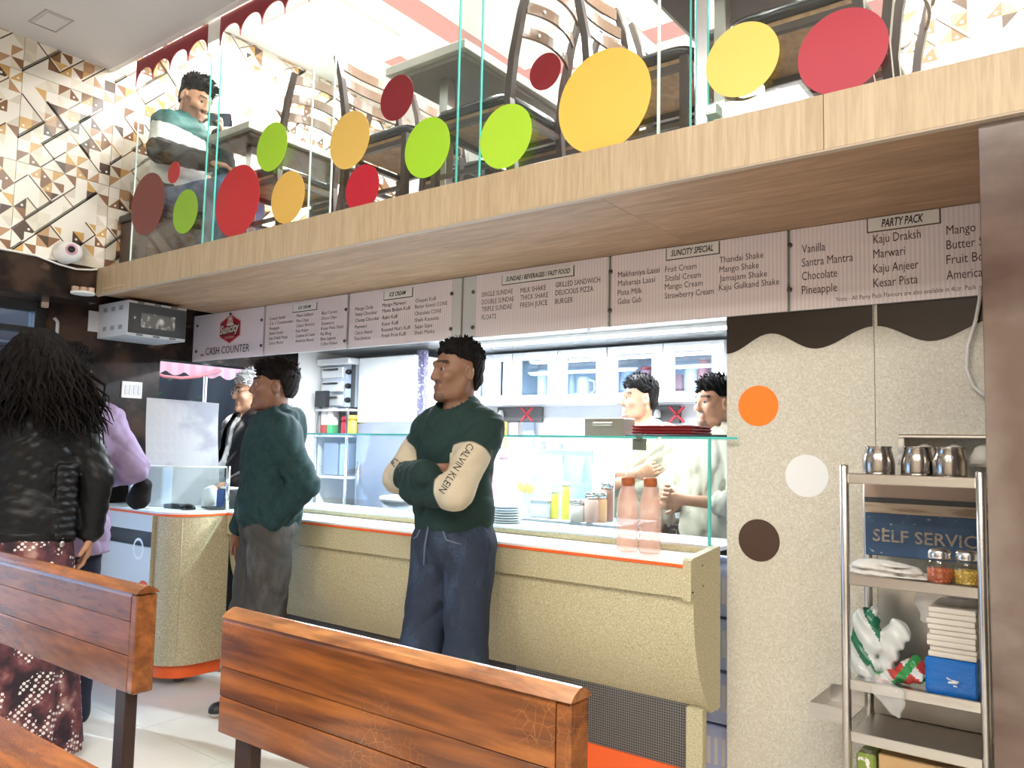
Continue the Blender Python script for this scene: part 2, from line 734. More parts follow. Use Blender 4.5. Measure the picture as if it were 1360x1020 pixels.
M_steel = mat('brushed steel', (0.62, 0.60, 0.57), 0.28, 1.0, bump=((4, 4, 180), 0.05))
M_steel_b = mat('bright steel', (0.75, 0.76, 0.78), 0.18, 1.0)
M_steel_w = mat('white coated steel', (0.78, 0.80, 0.83), 0.3, 0.3)
M_alu = mat('aluminium', (0.70, 0.70, 0.70), 0.35, 1.0)
M_black = mat('black plastic', (0.012, 0.012, 0.013), 0.4)
M_blackgl = mat('black gloss', (0.008, 0.008, 0.010), 0.12)
M_dgrey = mat('dark grey paint', (0.05, 0.052, 0.055), 0.4)
M_lgrey = mat('light grey paint', (0.52, 0.53, 0.56), 0.4)
M_tile = mat('white floor tile', (0.74, 0.70, 0.63), 0.18, noise=((0.66, 0.61, 0.53), 2.0, 0.4, 0.7))
M_grout = mat('grout', (0.25, 0.22, 0.19), 0.8)
M_glass = glass_mat('clear glass pane', (0.95, 0.985, 0.975), 0.05)
M_glass_front = glass_mat('shopfront glass', (0.78, 0.86, 0.95), 0.10)
M_gedge = mat('green glass edge', (0.10, 0.52, 0.47), 0.15, emit=0.0)
M_oak = wood_mat('pale oak laminate', (0.50, 0.385, 0.245), (0.44, 0.325, 0.195), (26, 26, 1.6), rough=0.45, bumpy=0.02, pale=(0.54, 0.43, 0.285), distort=1.6, grain=0.90)
M_ply = wood_mat('plywood soffit', (0.37, 0.215, 0.12), (0.27, 0.15, 0.078), (1.6, 14.0, 14.0), rough=0.5, bumpy=0.05, pale=(0.42, 0.255, 0.15), grain=0.85)
M_bench = wood_mat('varnished orange wood', (0.235, 0.073, 0.013), (0.075, 0.020, 0.005), (1.3, 9.0, 13.0), rough=0.30, bumpy=0.08, pale=(0.30, 0.105, 0.021), coat=0.35, crackle=True)
M_bench2 = wood_mat('varnished brown wood', (0.26, 0.085, 0.020), (0.13, 0.040, 0.010), (1.6, 9.0, 10.0), rough=0.26, bumpy=0.0, pale=(0.31, 0.11, 0.027), coat=0.3)
M_bench_worn = wood_mat('worn bench edge', (0.33, 0.135, 0.042), (0.15, 0.05, 0.015), (3, 14, 14), rough=0.30, bumpy=0.1, pale=(0.55, 0.33, 0.15), coat=0.4)
M_legbrown = mat('dark brown metal leg', (0.030, 0.014, 0.010), 0.4)

XL, XW = -4.50, -4.75          # face of the tiled upper wall, face of the dark lower wall
YC, YB, YP = 2.576, 2.86, 2.88  # counter front, menu board face, partition face
YF, ZS, ZF = 2.11, 2.07, 2.225  # mezzanine edge, its underside and the top of its edge board
ZM = 2.20                       # mezzanine floor
ZC, ZMC = 3.37, 3.92            # ceilings
YG = 2.145                      # glass of the mezzanine

# ================================================================== floor
floor = struct(box('floor', (XW, -3.4, -0.06), (3.0, 4.75, -0.006), M_grout))


def clip_poly(poly, lo, hi):
    for ax in (0, 1):
        for sgn, lim in ((1, lo[ax]), (-1, hi[ax])):
            out = []
            for i in range(len(poly)):
                a, b = poly[i], poly[(i + 1) % len(poly)]
                da, db = sgn * (a[ax] - lim), sgn * (b[ax] - lim)
                if da >= 0:
                    out.append(a)
                if da * db < 0:
                    t = da / (da - db)
                    out.append((a[0] + t * (b[0] - a[0]), a[1] + t * (b[1] - a[1])))
            poly = out
            if not poly:
                return poly
    return poly


j0 = at(191, 967, 'z', 0)
ja, jb = at(281, 942, 'z', 0), at(298, 1011, 'z', 0)
fa = math.atan2(ja[1] - j0[1], ja[0] - j0[0])
TS = 0.60
full = None
for i in range(-14, 15):
    for j in range(-14, 15):
        poly = []
        for u, v in ((0, 0), (1, 0), (1, 1), (0, 1)):
            px = (i + u) * TS + (0.0015 if u == 0 else -0.0015)
            py = (j + v) * TS + (0.0015 if v == 0 else -0.0015)
            poly.append((j0[0] + px * math.cos(fa) - py * math.sin(fa), j0[1] + px * math.sin(fa) + py * math.cos(fa)))
        cl = clip_poly(poly, (XW + 0.002, -0.9), (1.2, 2.9))
        if len(cl) < 3:
            continue
        n = len(cl)
        V = [(x, y, -0.0058) for x, y in cl] + [(x, y, 0.0) for x, y in cl]
        Fc = [(k, (k + 1) % n, n + (k + 1) % n, n + k) for k in range(n)] + [tuple(range(n, 2 * n))]
        obj('floor_tile', V, Fc, M_tile, floor)

# ================================================================== shell of the hall
ceiling = struct(box('ceiling', (-4.9, -3.4, ZC), (3.0, 2.10, ZC + 0.05), M_ceil))
hq = [at(x, y, 'z', ZC) for x, y in ((45, 30), (65, 15), (88, 33), (73, 43))]
hx0, hx1, hy0, hy1 = -4.31, -4.11, 1.60, 1.735
for nm, lo, hi in (('hatch_edge', (hx0, hy0, ZC - 0.004), (hx1, hy0 + 0.006, ZC)), ('hatch_edge', (hx0, hy1 - 0.006, ZC - 0.004), (hx1, hy1, ZC)),
                   ('hatch_edge', (hx0, hy0, ZC - 0.004), (hx0 + 0.006, hy1, ZC)), ('hatch_edge', (hx1 - 0.006, hy0, ZC - 0.004), (hx1, hy1, ZC))):
    box(nm, lo, hi, mat('hatch edge', (0.45, 0.42, 0.42), 0.6), ceiling)
box('hatch_cover', (hx0 + 0.02, hy0 + 0.02, ZC - 0.006), (hx1 - 0.02, hy1 - 0.02, ZC), M_ceil, ceiling, bevel=0.002)
struct(box('wall_right', (3.0, -3.4, 0), (3.1, 4.75, ZMC), mat('cream wall', (0.62, 0.55, 0.45), 0.6)))
struct(box('wall_back', (-4.9, -3.5, 0), (3.1, -3.4, ZC + 0.05), MATS['cream wall']))

M_lamp = mat('lamp diffuser', (1, 0.97, 0.92), 0.4, emit=6.0)
for k, (x_, y_) in enumerate(HALL_PANELS):
    t = thing('ceiling_light', 'square flush panel light in the dining hall ceiling', 'ceiling light', (x_, y_, ZC), group='panel lights of the hall ceiling')
    box('frame', (x_ - .3, y_ - .3, ZC - 0.012), (x_ + .3, y_ + .3, ZC), M_white, t)
    box('diffuser', (x_ - .27, y_ - .27, ZC - 0.016), (x_ + .27, y_ + .27, ZC - 0.012), M_lamp, t)
for k, (x_, y_) in enumerate(MEZZ_PANELS):
    t = thing('ceiling_light', 'square flush panel light in the white mezzanine ceiling', 'ceiling light', (x_, y_, ZMC), group='panel lights of the mezzanine ceiling')
    box('frame', (x_ - .3, y_ - .3, ZMC - 0.012), (x_ + .3, y_ + .3, ZMC), M_white, t)
    box('diffuser', (x_ - .27, y_ - .27, ZMC - 0.016), (x_ + .27, y_ + .27, ZMC - 0.012), M_lamp, t)

# ================================================================== left wall: dark marble below, patterned tiles above
wl = struct(box('wall_left', (-4.95, -3.4, ZF), (XL - 0.008, 6.0, ZMC + .05), M_white))
lower = thing('wall_left_lower', None, None, (XW, 2.3, 0), kind='structure')
box('pier', (-4.90, 1.98, 0), (XW, 2.645, ZF), M_marble_dk, lower)
box('sill_wall', (-4.90, 2.645, 0), (XW, 3.70, 0.86), M_marble_dk, lower)
box('lintel', (-4.90, 2.645, 1.785), (XW, 3.70, ZS + 0.1), M_marble_dk, lower)
box('return_wall', (-4.90, 3.70, 0), (XW, 4.75, ZS + 0.1), M_white, lower)
box('marble_band', (-4.90, -3.4, 2.03), (XL - 0.004, YF + 0.01, ZF), M_marble_dk, lower)
box('end_wall', (-4.90, -3.4, 0), (XW, -1.6, 2.03), M_marble_dk, lower)
# glazed shopfront with black frames
sf = struct(thing('window_1', 'black framed glazed shopfront beside the dark marble pier', None, (XW, 0.2, 0)))
for y0, y1 in ((-1.6, -1.54), (-0.4, -0.34), (0.8, 0.86), (1.92, 1.98)):
    box('frame_post', (-4.87, y0, 0), (-4.79, y1, 2.03), M_black, sf)
for z0, z1 in ((0, .08), (1.98, 2.03), (1.86, 1.89)):
    box('frame_rail', (-4.86, -1.54, z0), (-4.80, 1.92, z1), M_black, sf)
for y0, y1 in ((-1.54, -0.4), (-0.34, 0.8), (0.86, 1.92)):
    box('pane', (-4.835, y0, .08), (-4.825, y1, 1.98), M_glass_front, sf)
# patterned tiles
TPAL = [mat('tile white', (0.78, 0.74, 0.67), 0.25), mat('tile cream', (0.70, 0.65, 0.54), 0.25), mat('tile stone', (0.60, 0.55, 0.46), 0.3),
        mat('tile brown', (0.23, 0.115, 0.06), 0.25), mat('tile dark brown', (0.085, 0.05, 0.035), 0.25), mat('tile gold', (0.58, 0.36, 0.13), 0.25), mat('tile tan', (0.45, 0.27, 0.15), 0.25)]
TW = 0.48


def tile_mesh(seed, n=8):
    r = random.Random(seed)
    g = TW / n
    V, Fc, fm = [], [], []
    e = 0.0012
    V += [(0, e, e), (0, TW - e, e), (0, TW - e, TW - e), (0, e, TW - e)]
    V += [(0.007, e, e), (0.007, TW - e, e), (0.007, TW - e, TW - e), (0.007, e, TW - e)]
    for q in ((0, 1, 5, 4), (1, 2, 6, 5), (2, 3, 7, 6), (3, 0, 4, 7)):
        Fc.append(q)
        fm.append(2)
    W = [0.34, 0.20, 0.08, 0.12, 0.08, 0.09, 0.09]

    def tri(a, b, c, m, x=0.007):
        i = len(V)
        V.extend([(x, *p) for p in (a, b, c)])
        Fc.append((i, i + 1, i + 2))
        fm.append(m)

    def inn(p):
        return (min(max(p[0], e), TW - e), min(max(p[1], e), TW - e))
    blockm = {}
    for i in range(n):
        for j in range(n):
            a, b, c, d = [inn(p) for p in ((i * g, j * g), ((i + 1) * g, j * g), ((i + 1) * g, (j + 1) * g), (i * g, (j + 1) * g))]
            key = ((i + j) // 3, (i - j) // 3)
            if key not in blockm:
                blockm[key] = r.choices([0, 1, None], [0.24, 0.12, 0.64])[0]
            bm_ = blockm[key]
            m1, m2 = [bm_ if (bm_ is not None and r.random() < 0.86) else r.choices(range(7), W)[0] for _ in (0, 1)]
            if (i + j) % 2 == 0:
                tri(a, b, c, m1)
                tri(a, c, d, m2)
            else:
                tri(a, b, d, m1)
                tri(b, c, d, m2)
            if m1 in (3, 4, 5) and r.random() < 0.8:
                cx, cy = (i + 0.33) * g, (j + 0.28) * g
                if (i + j) % 2 == 0:
                    cx = (i + 0.66) * g
                k = len(V)
                V.extend([(0.0078, cx + 0.007 * math.cos(q * PI / 3), cy + 0.007 * math.sin(q * PI / 3)) for q in range(6)])
                Fc.append(tuple(range(k, k + 6)))
                fm.append(0)
    for _ in range(24):
        i, j = r.randrange(0, n - 1), r.randrange(0, n - 1)
        s = 1 if (i + j) % 2 == 0 else -1
        L = r.choice((1, 2, 2, 3))
        y0, z0 = i * g, (j if s > 0 else j + 1) * g
        y1, z1 = y0 + L * g, z0 + s * L * g
        if not (0 < y1 < TW and 0 < z1 < TW):
            continue
        for o, m, w in ((0.0, r.choice((4, 3, 5, 4)), 0.0065), (0.0085, 0, 0.006)):
            k = len(V)
            dy, dz = -s * 0.7071, 0.7071
            V.extend([(0.0076, y0 + dy * o, z0 + dz * o), (0.0076, y1 + dy * o, z1 + dz * o), (0.0076, y1 + dy * (o + w), z1 + dz * (o + w)), (0.0076, y0 + dy * (o + w), z0 + dz * (o + w))])
            Fc.append((k, k + 1, k + 2, k + 3))
            fm.append(m)
    return V, Fc, fm


TILES = []
for sd in range(7):
    V, Fc, fm = tile_mesh(100 + sd)
    TILES.append(meshdata('pattern_tile', V, Fc, TPAL, fm))


def lay_tiles(parent, origin, nu, nv, rotz, seed):
    r = random.Random(seed)
    for i in range(nu):
        for j in range(nv):
            o = bpy.data.objects.new('wall_tile', r.choice(TILES))
            M = Matrix.Translation(origin) @ Matrix.Rotation(rotz, 4, 'Z') @ Matrix.Translation((0, i * TW, j * TW))
            link(o, parent)
            o.matrix_local = wmat(parent).inverted() @ M


lay_tiles(wl, (XL - 0.008, YG - 5 * TW, ZF), 10, 3, 0.0, 3)
for i in range(10):     # the cut course under the ceiling
    y0 = YG - 5 * TW + i * TW
    zt = ZMC
    V, Fc, fm = tile_mesh(200 + i)
    hh = zt - (ZF + 3 * TW)
    V = [(x, y, min(z, hh)) for x, y, z in V]
    o = obj('wall_tile', V, Fc, TPAL, wl, fm, world=False)
    o.matrix_local = wmat(wl).inverted() @ Matrix.Translation((XL - 0.008, y0, ZF + 3 * TW))

# ================================================================== mezzanine
slab = struct(box('mezzanine_slab', (XL - 0.1, YF + 0.022, 2.10), (3.0, 6.0, ZM), mat('slab', (0.35, 0.32, 0.3), 0.7)))
xs = [XL - 0.04] + [at(x, y, 'y', 2.5)[0] for x, y in ((430, 355), (860, 290))] + [3.0]
for a, b in zip(xs[:-1], xs[1:]):
    box('soffit_sheet', (a + .0008, YF + 0.022, 2.085), (b - .0008, YP + 0.03, 2.10), M_ply, slab)
fas = struct(thing('trim_1', 'pale oak edge board along the mezzanine', None, (-2, YF, ZS)))
jx = at(1094, 195, 'y', YF)[0]
for a, b in ((XL - 0.045, -2.35), (-2.35, jx), (jx, 3.0)):
    box('edge_board', (a + .0007, YF, ZS + 0.005), (b - .0007, YF + 0.022, ZF), M_oak, fas, bevel=0.001)
box('edge_strip', (XL - 0.045, YF + 0.001, ZS), (3.0, YF + 0.024, ZS + 0.005), mat('plywood edge', (0.42, 0.34, 0.26), 0.5), fas)
box('loose_splinter', (-4.43, YF - 0.004, 2.096), (-4.20, YF - 0.0005, 2.104), mat('raw splinter', (0.56, 0.40, 0.24), 0.6), fas)
mc = struct(box('ceiling_upper', (XL - .01, 2.10, ZMC), (3.0, 6.0, ZMC + .05), M_mceil))
for nm, lo, hi in (('painted_band', (-3.4, 4.35, ZMC - .004), (1.5, 4.53, ZMC)), ('painted_band', (-3.4, 3.0, ZMC - .004), (-3.22, 4.35, ZMC)),
                   ('painted_band', (-3.95, 3.7, ZMC - .004), (-3.80, 5.5, ZMC)), ('painted_band', (-3.1, 4.8, ZMC - .004), (1.5, 5.3, ZMC))):
    box(nm, lo, hi, M_pink, mc)
struct(box('wall_upper_back', (XL, 5.9, ZM), (3.0, 6.0, ZMC), M_white))
bulk = struct(box('trim_2', (XL - 0.0, 2.10, ZC - 0.004), (3.0, 2.13, ZMC), M_white))
wp = struct(box('wall_upper_right', (-0.72, 3.608, ZM), (3.0, 3.7, ZMC), M_white))
for i in range(5):
    for j in range(4):
        V, Fc, fm = tile_mesh(300 + (i * 3 + j) % 7)
        hh = ZMC - (ZM + j * TW)
        if hh < TW:
            V = [(x, y, min(z, hh)) for x, y, z in V]
        o = bpy.data.objects.new('wall_tile', TILES[(i * 3 + j) % 7] if hh >= TW else meshdata('pattern_tile', V, Fc, TPAL, fm))
        link(o, wp)
        o.matrix_local = wmat(wp).inverted() @ Matrix.Translation((-0.72 + (i + 0) * TW, 3.608, ZM + j * TW)) @ Matrix(((0, 1, 0, 0), (-1, 0, 0, 0), (0, 0, 1, 0), (0, 0, 0, 1)))


# scalloped valance under the ceiling edge
def valance(x0, x1, n, name, label):
    pts = [(x0, ZC - 0.004), (x0, ZC - 0.15)]
    w = (x1 - x0) / n
    for i in range(n):
        for k in range(1, 13):
            a = PI * k / 12
            pts.append((x0 + w * (i + 0.5 - 0.5 * math.cos(a)), ZC - 0.15 + 0.085 * math.sin(a) ** 0.8 if k < 12 else ZC - 0.15))
    pts.append((x1, ZC - 0.004))
    V = [(x, 2.136, z) for x, z in pts] + [(x, 2.142, z) for x, z in pts]
    # strips (concave outline): fan from the straight top edge
    m = len(pts)
    Fc = []
    tops = {}
    for y, base in ((2.136, 0), (2.142, m)):
        for i in range(1, m - 2):
            V_i = []
            for q in (i, i + 1):
                key = (q, base)
                if key not in tops:
                    tops[key] = len(V)
                    V.append((pts[q][0], y, ZC - 0.004))
                V_i.append(tops[key])
            Fc.append((base + i, base + i + 1, V_i[1], V_i[0]))
    for i in range(1, m - 2):
        Fc.append((i, m + i, m + i + 1, i + 1))
    return tag(obj(name, V, Fc, M_red_trim), label, 'valance')


valance(-4.255, -3.565, 4, 'scalloped_valance', 'short dark red scalloped valance beside the patterned tile wall')
valance(-3.455, -1.42, 12, 'scalloped_valance', 'long dark red scalloped valance beyond the white ceiling bracket')
tag(box('ceiling_bracket', (-3.562, 2.136, ZC - 0.11), (-3.458, 2.143, ZC - 0.005), M_white, bevel=0.002), 'white bracket between the two red scalloped valances', 'bracket')

# full height glass of the mezzanine: sliding panes that overlap
gx = [(-4.218, -3.442), (-3.554, -2.602), (-2.731, -1.779), (-1.905, -1.080), (-1.080, -0.970), (-0.925, 0.9)]
GP = thing('glass_partition', 'full height frameless glass partition with coloured dots along the mezzanine edge', 'glass partition', (-2.5, YG, ZF))
for i, (a, b) in enumerate(gx):
    y = YG + (0.014 if i % 2 else 0.0)
    t = box('glass_pane', (a + 0.004, y - 0.004, ZF - 0.02), (b - 0.004, y + 0.004, ZC - 0.006), M_glass, GP)
    box('pane_edge', (a, y - 0.004, ZF - 0.02), (a + 0.004, y + 0.004, ZC - 0.006), M_gedge if i % 2 else mat('pale glass edge', (0.75, 0.85, 0.83), 0.2), t)
    box('pane_edge', (b - 0.004, y - 0.004, ZF - 0.02), (b, y + 0.004, ZC - 0.006), MATS['pale glass edge'] if i % 2 else M_gedge, t)
t = box('steel_post', (-0.970, YG + 0.020, ZM), (-0.925, YG + 0.065, ZC - .001), M_steel_b, GP, bevel=0.003)
box('glass_clamp', (-0.922, YG - 0.012, ZF + 0.03), (-0.885, YG + 0.03, ZF + 0.062), mat('grey green clamp', (0.30, 0.40, 0.35), 0.3, 0.5), t, bevel=0.003)

DOTS = [('maroon', 196, 271, .168, (0.20, 0.045, 0.040)), ('red', 231, 229, .057, (0.50, 0.03, 0.035)), ('leaf green', 246, 281, .112, (0.27, 0.50, 0.03)), ('red', 315, 267, .172, (0.55, 0.022, 0.03)),
        ('lime green', 361, 195, .112, (0.38, 0.68, 0.03)), ('ochre yellow', 382, 262, .117, (0.76, 0.47, 0.10)), ('ochre yellow', 464, 186, .121, (0.76, 0.50, 0.12)), ('red', 481, 250, .098, (0.50, 0.012, 0.03)),
        ('maroon', 527, 130, .091, (0.23, 0.014, 0.022)), ('lime green', 567, 196, .116, (0.36, 0.66, 0.025)), ('lime green', 671, 181, .114, (0.42, 0.70, 0.035)), ('maroon', 724, 95, .064, (0.22, 0.010, 0.018)),
        ('ochre yellow', 801, 134, .170, (0.80, 0.53, 0.09)), ('ochre yellow', 985, 79, .108, (0.86, 0.60, 0.13)), ('crimson', 1118, 68, .115, (0.42, 0.022, 0.045))]
dlab = ['dull maroon dot sticker lowest beside the patterned wall', 'smallest bright red dot over the seated man', 'dark leaf green dot beside the maroon dot', 'large bright red dot in front of the first table', 'lime green dot at the end of the first table',
        'ochre dot below the dark slat chair', 'tall ochre dot beside the dark slat chair', 'red dot cut off by the oak edge board', 'maroon dot over the corner of the second table', 'lime green dot left of the ladder back chair seat',
        'lime green dot below the ladder back chair', 'small maroon dot on the ladder back chair', 'biggest ochre yellow dot before the cream slat chair', 'ochre yellow dot right of the steel post', 'crimson dot beside the bright patterned wall']
for (nm, x, y, r, c), lb in zip(DOTS, dlab):
    p = at(x, y, 'y', YG - 0.006)
    m = mat('dot ' + lb[:24], c, 0.45)
    V, Fc = [], []
    n = 48
    for yy in (YG - 0.0065, YG - 0.0055):
        V += [(p[0] + r * math.cos(2 * PI * k / n), yy, max(p[2] + r * math.sin(2 * PI * k / n), ZF - 0.012)) for k in range(n)]
    Fc = [(k, (k + 1) % n, n + (k + 1) % n, n + k) for k in range(n)] + [tuple(range(n)), tuple(reversed(range(n, 2 * n)))]
    obj('dot_sticker', V, Fc, m, GP)['label'] = lb

# ================================================================== partition with discs, pillar, kitchen shell
part = struct(thing('wall_partition', 'speckled cream partition with coloured discs', None, (-0.6, YP, 0)))
pj = at(1162, 520, 'y', YP)[0]
PX0 = at(965.5, 700, 'y', YP)[0]
box('wall_panel', (PX0, YP, 0), (pj - .001, YP + 0.04, 2.085), M_speck_lt, part)
box('wall_panel', (pj + .001, YP, 0), (3.0, YP + 0.04, 2.085), M_speck_lt, part)
for x, y, r, m, nm in ((1007, 539, .0745, M_dot_or, 'orange'), (1071.5, 632, .074, M_dot_wh, 'white'), (1008, 717.5, .0755, M_dot_br, 'dark brown')):
    p = at(x, y, 'y', YP)
    V = [(p[0] + r * math.cos(2 * PI * k / 48), yy, p[2] + r * math.sin(2 * PI * k / 48)) for yy in (YP - 0.002, YP - 0.0001) for k in range(48)]
    Fc = [(k, (k + 1) % 48, 48 + (k + 1) % 48, 48 + k) for k in range(48)] + [tuple(range(48))]
    o = obj('wall_disc', V, Fc, m, part)
    o['label'] = nm + ' disc'
wx = np.linspace(PX0, 0.6, 120)
wave_pts = [(-1.152, 1.648), (-0.989, 1.714), (-0.826, 1.649), (-0.632, 1.715), (-0.459, 1.653), (-0.27, 1.715), (-0.09, 1.652), (0.1, 1.715), (0.28, 1.652), (0.6, 1.715)]
wz = []
for x in wx:
    for (x0, z0), (x1, z1) in zip(wave_pts[:-1], wave_pts[1:]):
        if x0 - 0.01 <= x <= x1:
            t = (x - x0) / (x1 - x0)
            wz.append(z0 + (z1 - z0) * (0.5 - 0.5 * math.cos(PI * t)))
            break
    else:
        wz.append(1.70)
for x0, x1 in ((PX0, pj - .001), (pj + .001, 0.6)):
    V, Fc = [], []
    sel = [(x, z) for x, z in zip(wx, wz) if x0 <= x <= x1]
    for x, z in sel:
        V += [(x, YP - 0.003, z), (x, YP - 0.003, 1.86), (x, YP - .0001, z)]
    for i in range(len(sel) - 1):
        a = 3 * i
        Fc += [(a, a + 3, a + 4, a + 1), (a + 2, a + 5, a + 3, a)]
    obj('wavy_valance', V, Fc, M_wave, part)['label'] = 'dark brown wavy border'
pil = struct(box('wall_pillar', (-0.233, YF + 0.024, 0), (0.55, 2.46, 2.085), M_marble_br, bevel=0.002))
kb = struct(box('wall_kitchen', (XW, 4.75, 0), (3.0, 4.85, 2.10), mat('kitchen wall', (0.74, 0.75, 0.77), 0.35, noise=((0.66, 0.69, 0.73), 1.6, 0.4, 0.65))))
kc = struct(box('ceiling_kitchen', (XW, YP + 0.05, 1.955), (0.6, 4.75, 1.975), mat('kitchen ceiling sheet', (0.70, 0.71, 0.72), 0.22, 0.6)))
struct(box('wall_kitchen_right', (0.6, YP + 0.04, 0), (0.66, 4.75, 2.0), MATS['kitchen wall']))
M_tubeglow = mat('tube diffuser', (0.9, 0.96, 1.0), 0.4, emit=8.0)
for x_, y_ in KITCHEN_TUBES:
    t = thing('tube_light', 'slim white tube light under the kitchen ceiling', 'tube light', (x_, y_, 1.955), group='tube lights of the kitchen')
    box('housing', (x_ - .55, y_ - .035, 1.935), (x_ + .55, y_ + .035, 1.955), M_white, t, bevel=0.004)
    box('diffuser', (x_ - .53, y_ - .022, 1.923), (x_ + .53, y_ + .022, 1.935), M_tubeglow, t, bevel=0.004)

# ================================================================== menu boards
M_board = stripe_mat('pink striped menu print', (0.72, 0.61, 0.60), (0.79, 0.70, 0.69), 22.0, 'X', 0.35)
M_board_plain = mat('plain pink white board', (0.78, 0.70, 0.74), 0.35)
M_board_grey = mat('grey white board margin', (0.56, 0.55, 0.53), 0.35)
M_ink = mat('dark brown ink', (0.060, 0.030, 0.030), 0.5)
M_inkb = mat('black ink', (0.02, 0.018, 0.018), 0.5)
M_plate = mat('cream plate', (0.74, 0.70, 0.64), 0.4)
M_bolt = mat('dark bolt', (0.12, 0.10, 0.09), 0.35, 0.8)
ZB0, ZB1 = 1.787, 2.083
RX, UZ = (1, 0, 0), (0, 0, 1)


def px_x(x, y=430):
    return at(x, y, 'y', YB)[0]


def board(x0, x1, label, stripe=None):
    a, b = px_x(x0), px_x(x1)
    t = thing('menu_board', label, 'menu board', ((a + b) / 2, YB, ZB0), group='menu boards over the counter')
    box('panel', (a + .0015, YB, ZB0), (b - .0015, YB + 0.012, ZB1), M_board_plain if stripe is None else M_board_grey, t, bevel=0.001)
    if stripe:
        box('printed_sheet', (px_x(stripe[0]), YB - 0.0012, ZB0 + 0.001), (px_x(stripe[1]), YB, ZB1), M_board, t)
    return t


def bolt(t, x, y):
    p = at(x, y, 'y', YB)
    V, Fc = lathe_data([(0.0095, 0), (0.0095, 0.004), (0.005, 0.008)], 10)
    V = [(p[0] + vx, YB - 0.001 - vz, p[2] + vy) for vx, vy, vz in V]
    obj('bolt', V, Fc, M_bolt, t)


def line(t, s, x0, y, x1, cap, m=None, bold=0.0, shear=0.0, name='menu_line'):
    a = at(x0, y, 'y', YB - 0.0014)
    b = at(x1, y, 'y', YB - 0.0014)
    text(s, m or M_ink, (a[0], YB - 0.0014, a[2] - cap / 2), RX, UZ, cap, b[0] - a[0], t, name, bold=bold, shear=shear)


def plate(t, s, x0, x1, y, h, tx0, tx1, cap, bold=0.02):
    a, b = at(x0, y, 'y', YB), at(x1, y, 'y', YB)
    zc = at((x0 + x1) / 2, y, 'y', YB)[2]
    z1 = min(zc + h / 2, ZB1)
    o = box('heading_rim', (a[0] - .004, YB - 0.0032, zc - h / 2 - .004), (b[0] + .004, YB - 0.0012, z1), M_bolt, t, bevel=0.0008)
    o = box('heading_plate', (a[0], YB - 0.0045, zc - h / 2), (b[0], YB - 0.0032, z1), M_plate, t, bevel=0.0006)
    c, d = at(tx0, y, 'y', YB), at(tx1, y, 'y', YB)
    text(s, M_inkb, (c[0], YB - 0.0048, zc - cap / 2), RX, UZ, cap, d[0] - c[0], t, 'heading', shear=0.25, bold=bold)


struct(box('joint_light_stop', (px_x(255), YB + 0.0135, ZB0 + .001), (0.5, YB + 0.0185, ZB1), mat('board backing', (0.35, 0.34, 0.33), 0.5)))  # added strip stops kitchen light leaking through the board joints
# cash counter sign with its badge
t = board(255, 350, 'pinkish white sign with a red hexagon badge over the cash desk')
for x, y in ((263, 433), (261, 467), (348, 425), (347, 459)):
    bolt(t, x, y)
line(t, 'CASH COUNTER', 273, 467, 331, 0.046, M_inkb, name='sign_words')
line(t, 'a', 266, 471, 271, 0.022, mat('faded red mark', (0.35, 0.05, 0.05), 0.5), name='small_mark')
bc = at(306, 437, 'y', YB)
for r, d, m, nm in ((0.092, 0.0018, mat('badge pink rim', (0.62, 0.30, 0.32), 0.4), 'badge_rim'), (0.085, 0.0030, mat('badge red', (0.38, 0.018, 0.035), 0.4), 'badge')):
    V = [(bc[0] + r * math.sin(k * PI / 3) * 1.36, yy, bc[2] + r * math.cos(k * PI / 3)) for yy in (YB - d, YB - d + 0.0012) for k in range(6)]
    Fc = [(k, (k + 1) % 6, 6 + (k + 1) % 6, 6 + k) for k in range(6)] + [tuple(range(6))]
    obj(nm, V, Fc, m, t)
M_ivory = mat('badge ivory', (0.70, 0.66, 0.60), 0.4)
# swirl of ice cream above the word, then the word on a dark ribbon
for k, (w, z) in enumerate(((0.030, 0.030), (0.026, 0.048), (0.019, 0.064), (0.011, 0.078))):
    V = [(bc[0] + 1.3 * w * math.cos(a), YB - 0.0045, bc[2] + z + 0.011 * math.sin(a)) for a in np.linspace(0, 2 * PI, 20, endpoint=False)]
    obj('badge_swirl', V, [tuple(range(20))], mat('badge blush', (0.62, 0.36, 0.37), 0.4) if k % 2 else M_ivory, t)
V = [(bc[0] + 0.012 * math.cos(a), YB - 0.0046, bc[2] + 0.094 + 0.009 * math.sin(a)) for a in np.linspace(0, 2 * PI, 16, endpoint=False)]
obj('badge_cherry', V, [tuple(range(16))], M_inkb, t)
text('Suncity', M_inkb, (bc[0] - 0.106, YB - 0.0048, bc[2] - 0.035), (1, 0, 0.08), (0, 0, 1), 0.060, 0.214, t, 'badge_shadow', shear=0.2, bold=0.06)
text('Suncity', M_ivory, (bc[0] - 0.101, YB - 0.0056, bc[2] - 0.030), (1, 0, 0.08), (0, 0, 1), 0.052, 0.200, t, 'badge_word', shear=0.2, bold=0.025)
text('ICE CREAM', M_ivory, (bc[0] - 0.045, YB - 0.0045, bc[2] - 0.058), RX, UZ, 0.012, 0.090, t, 'badge_caption')

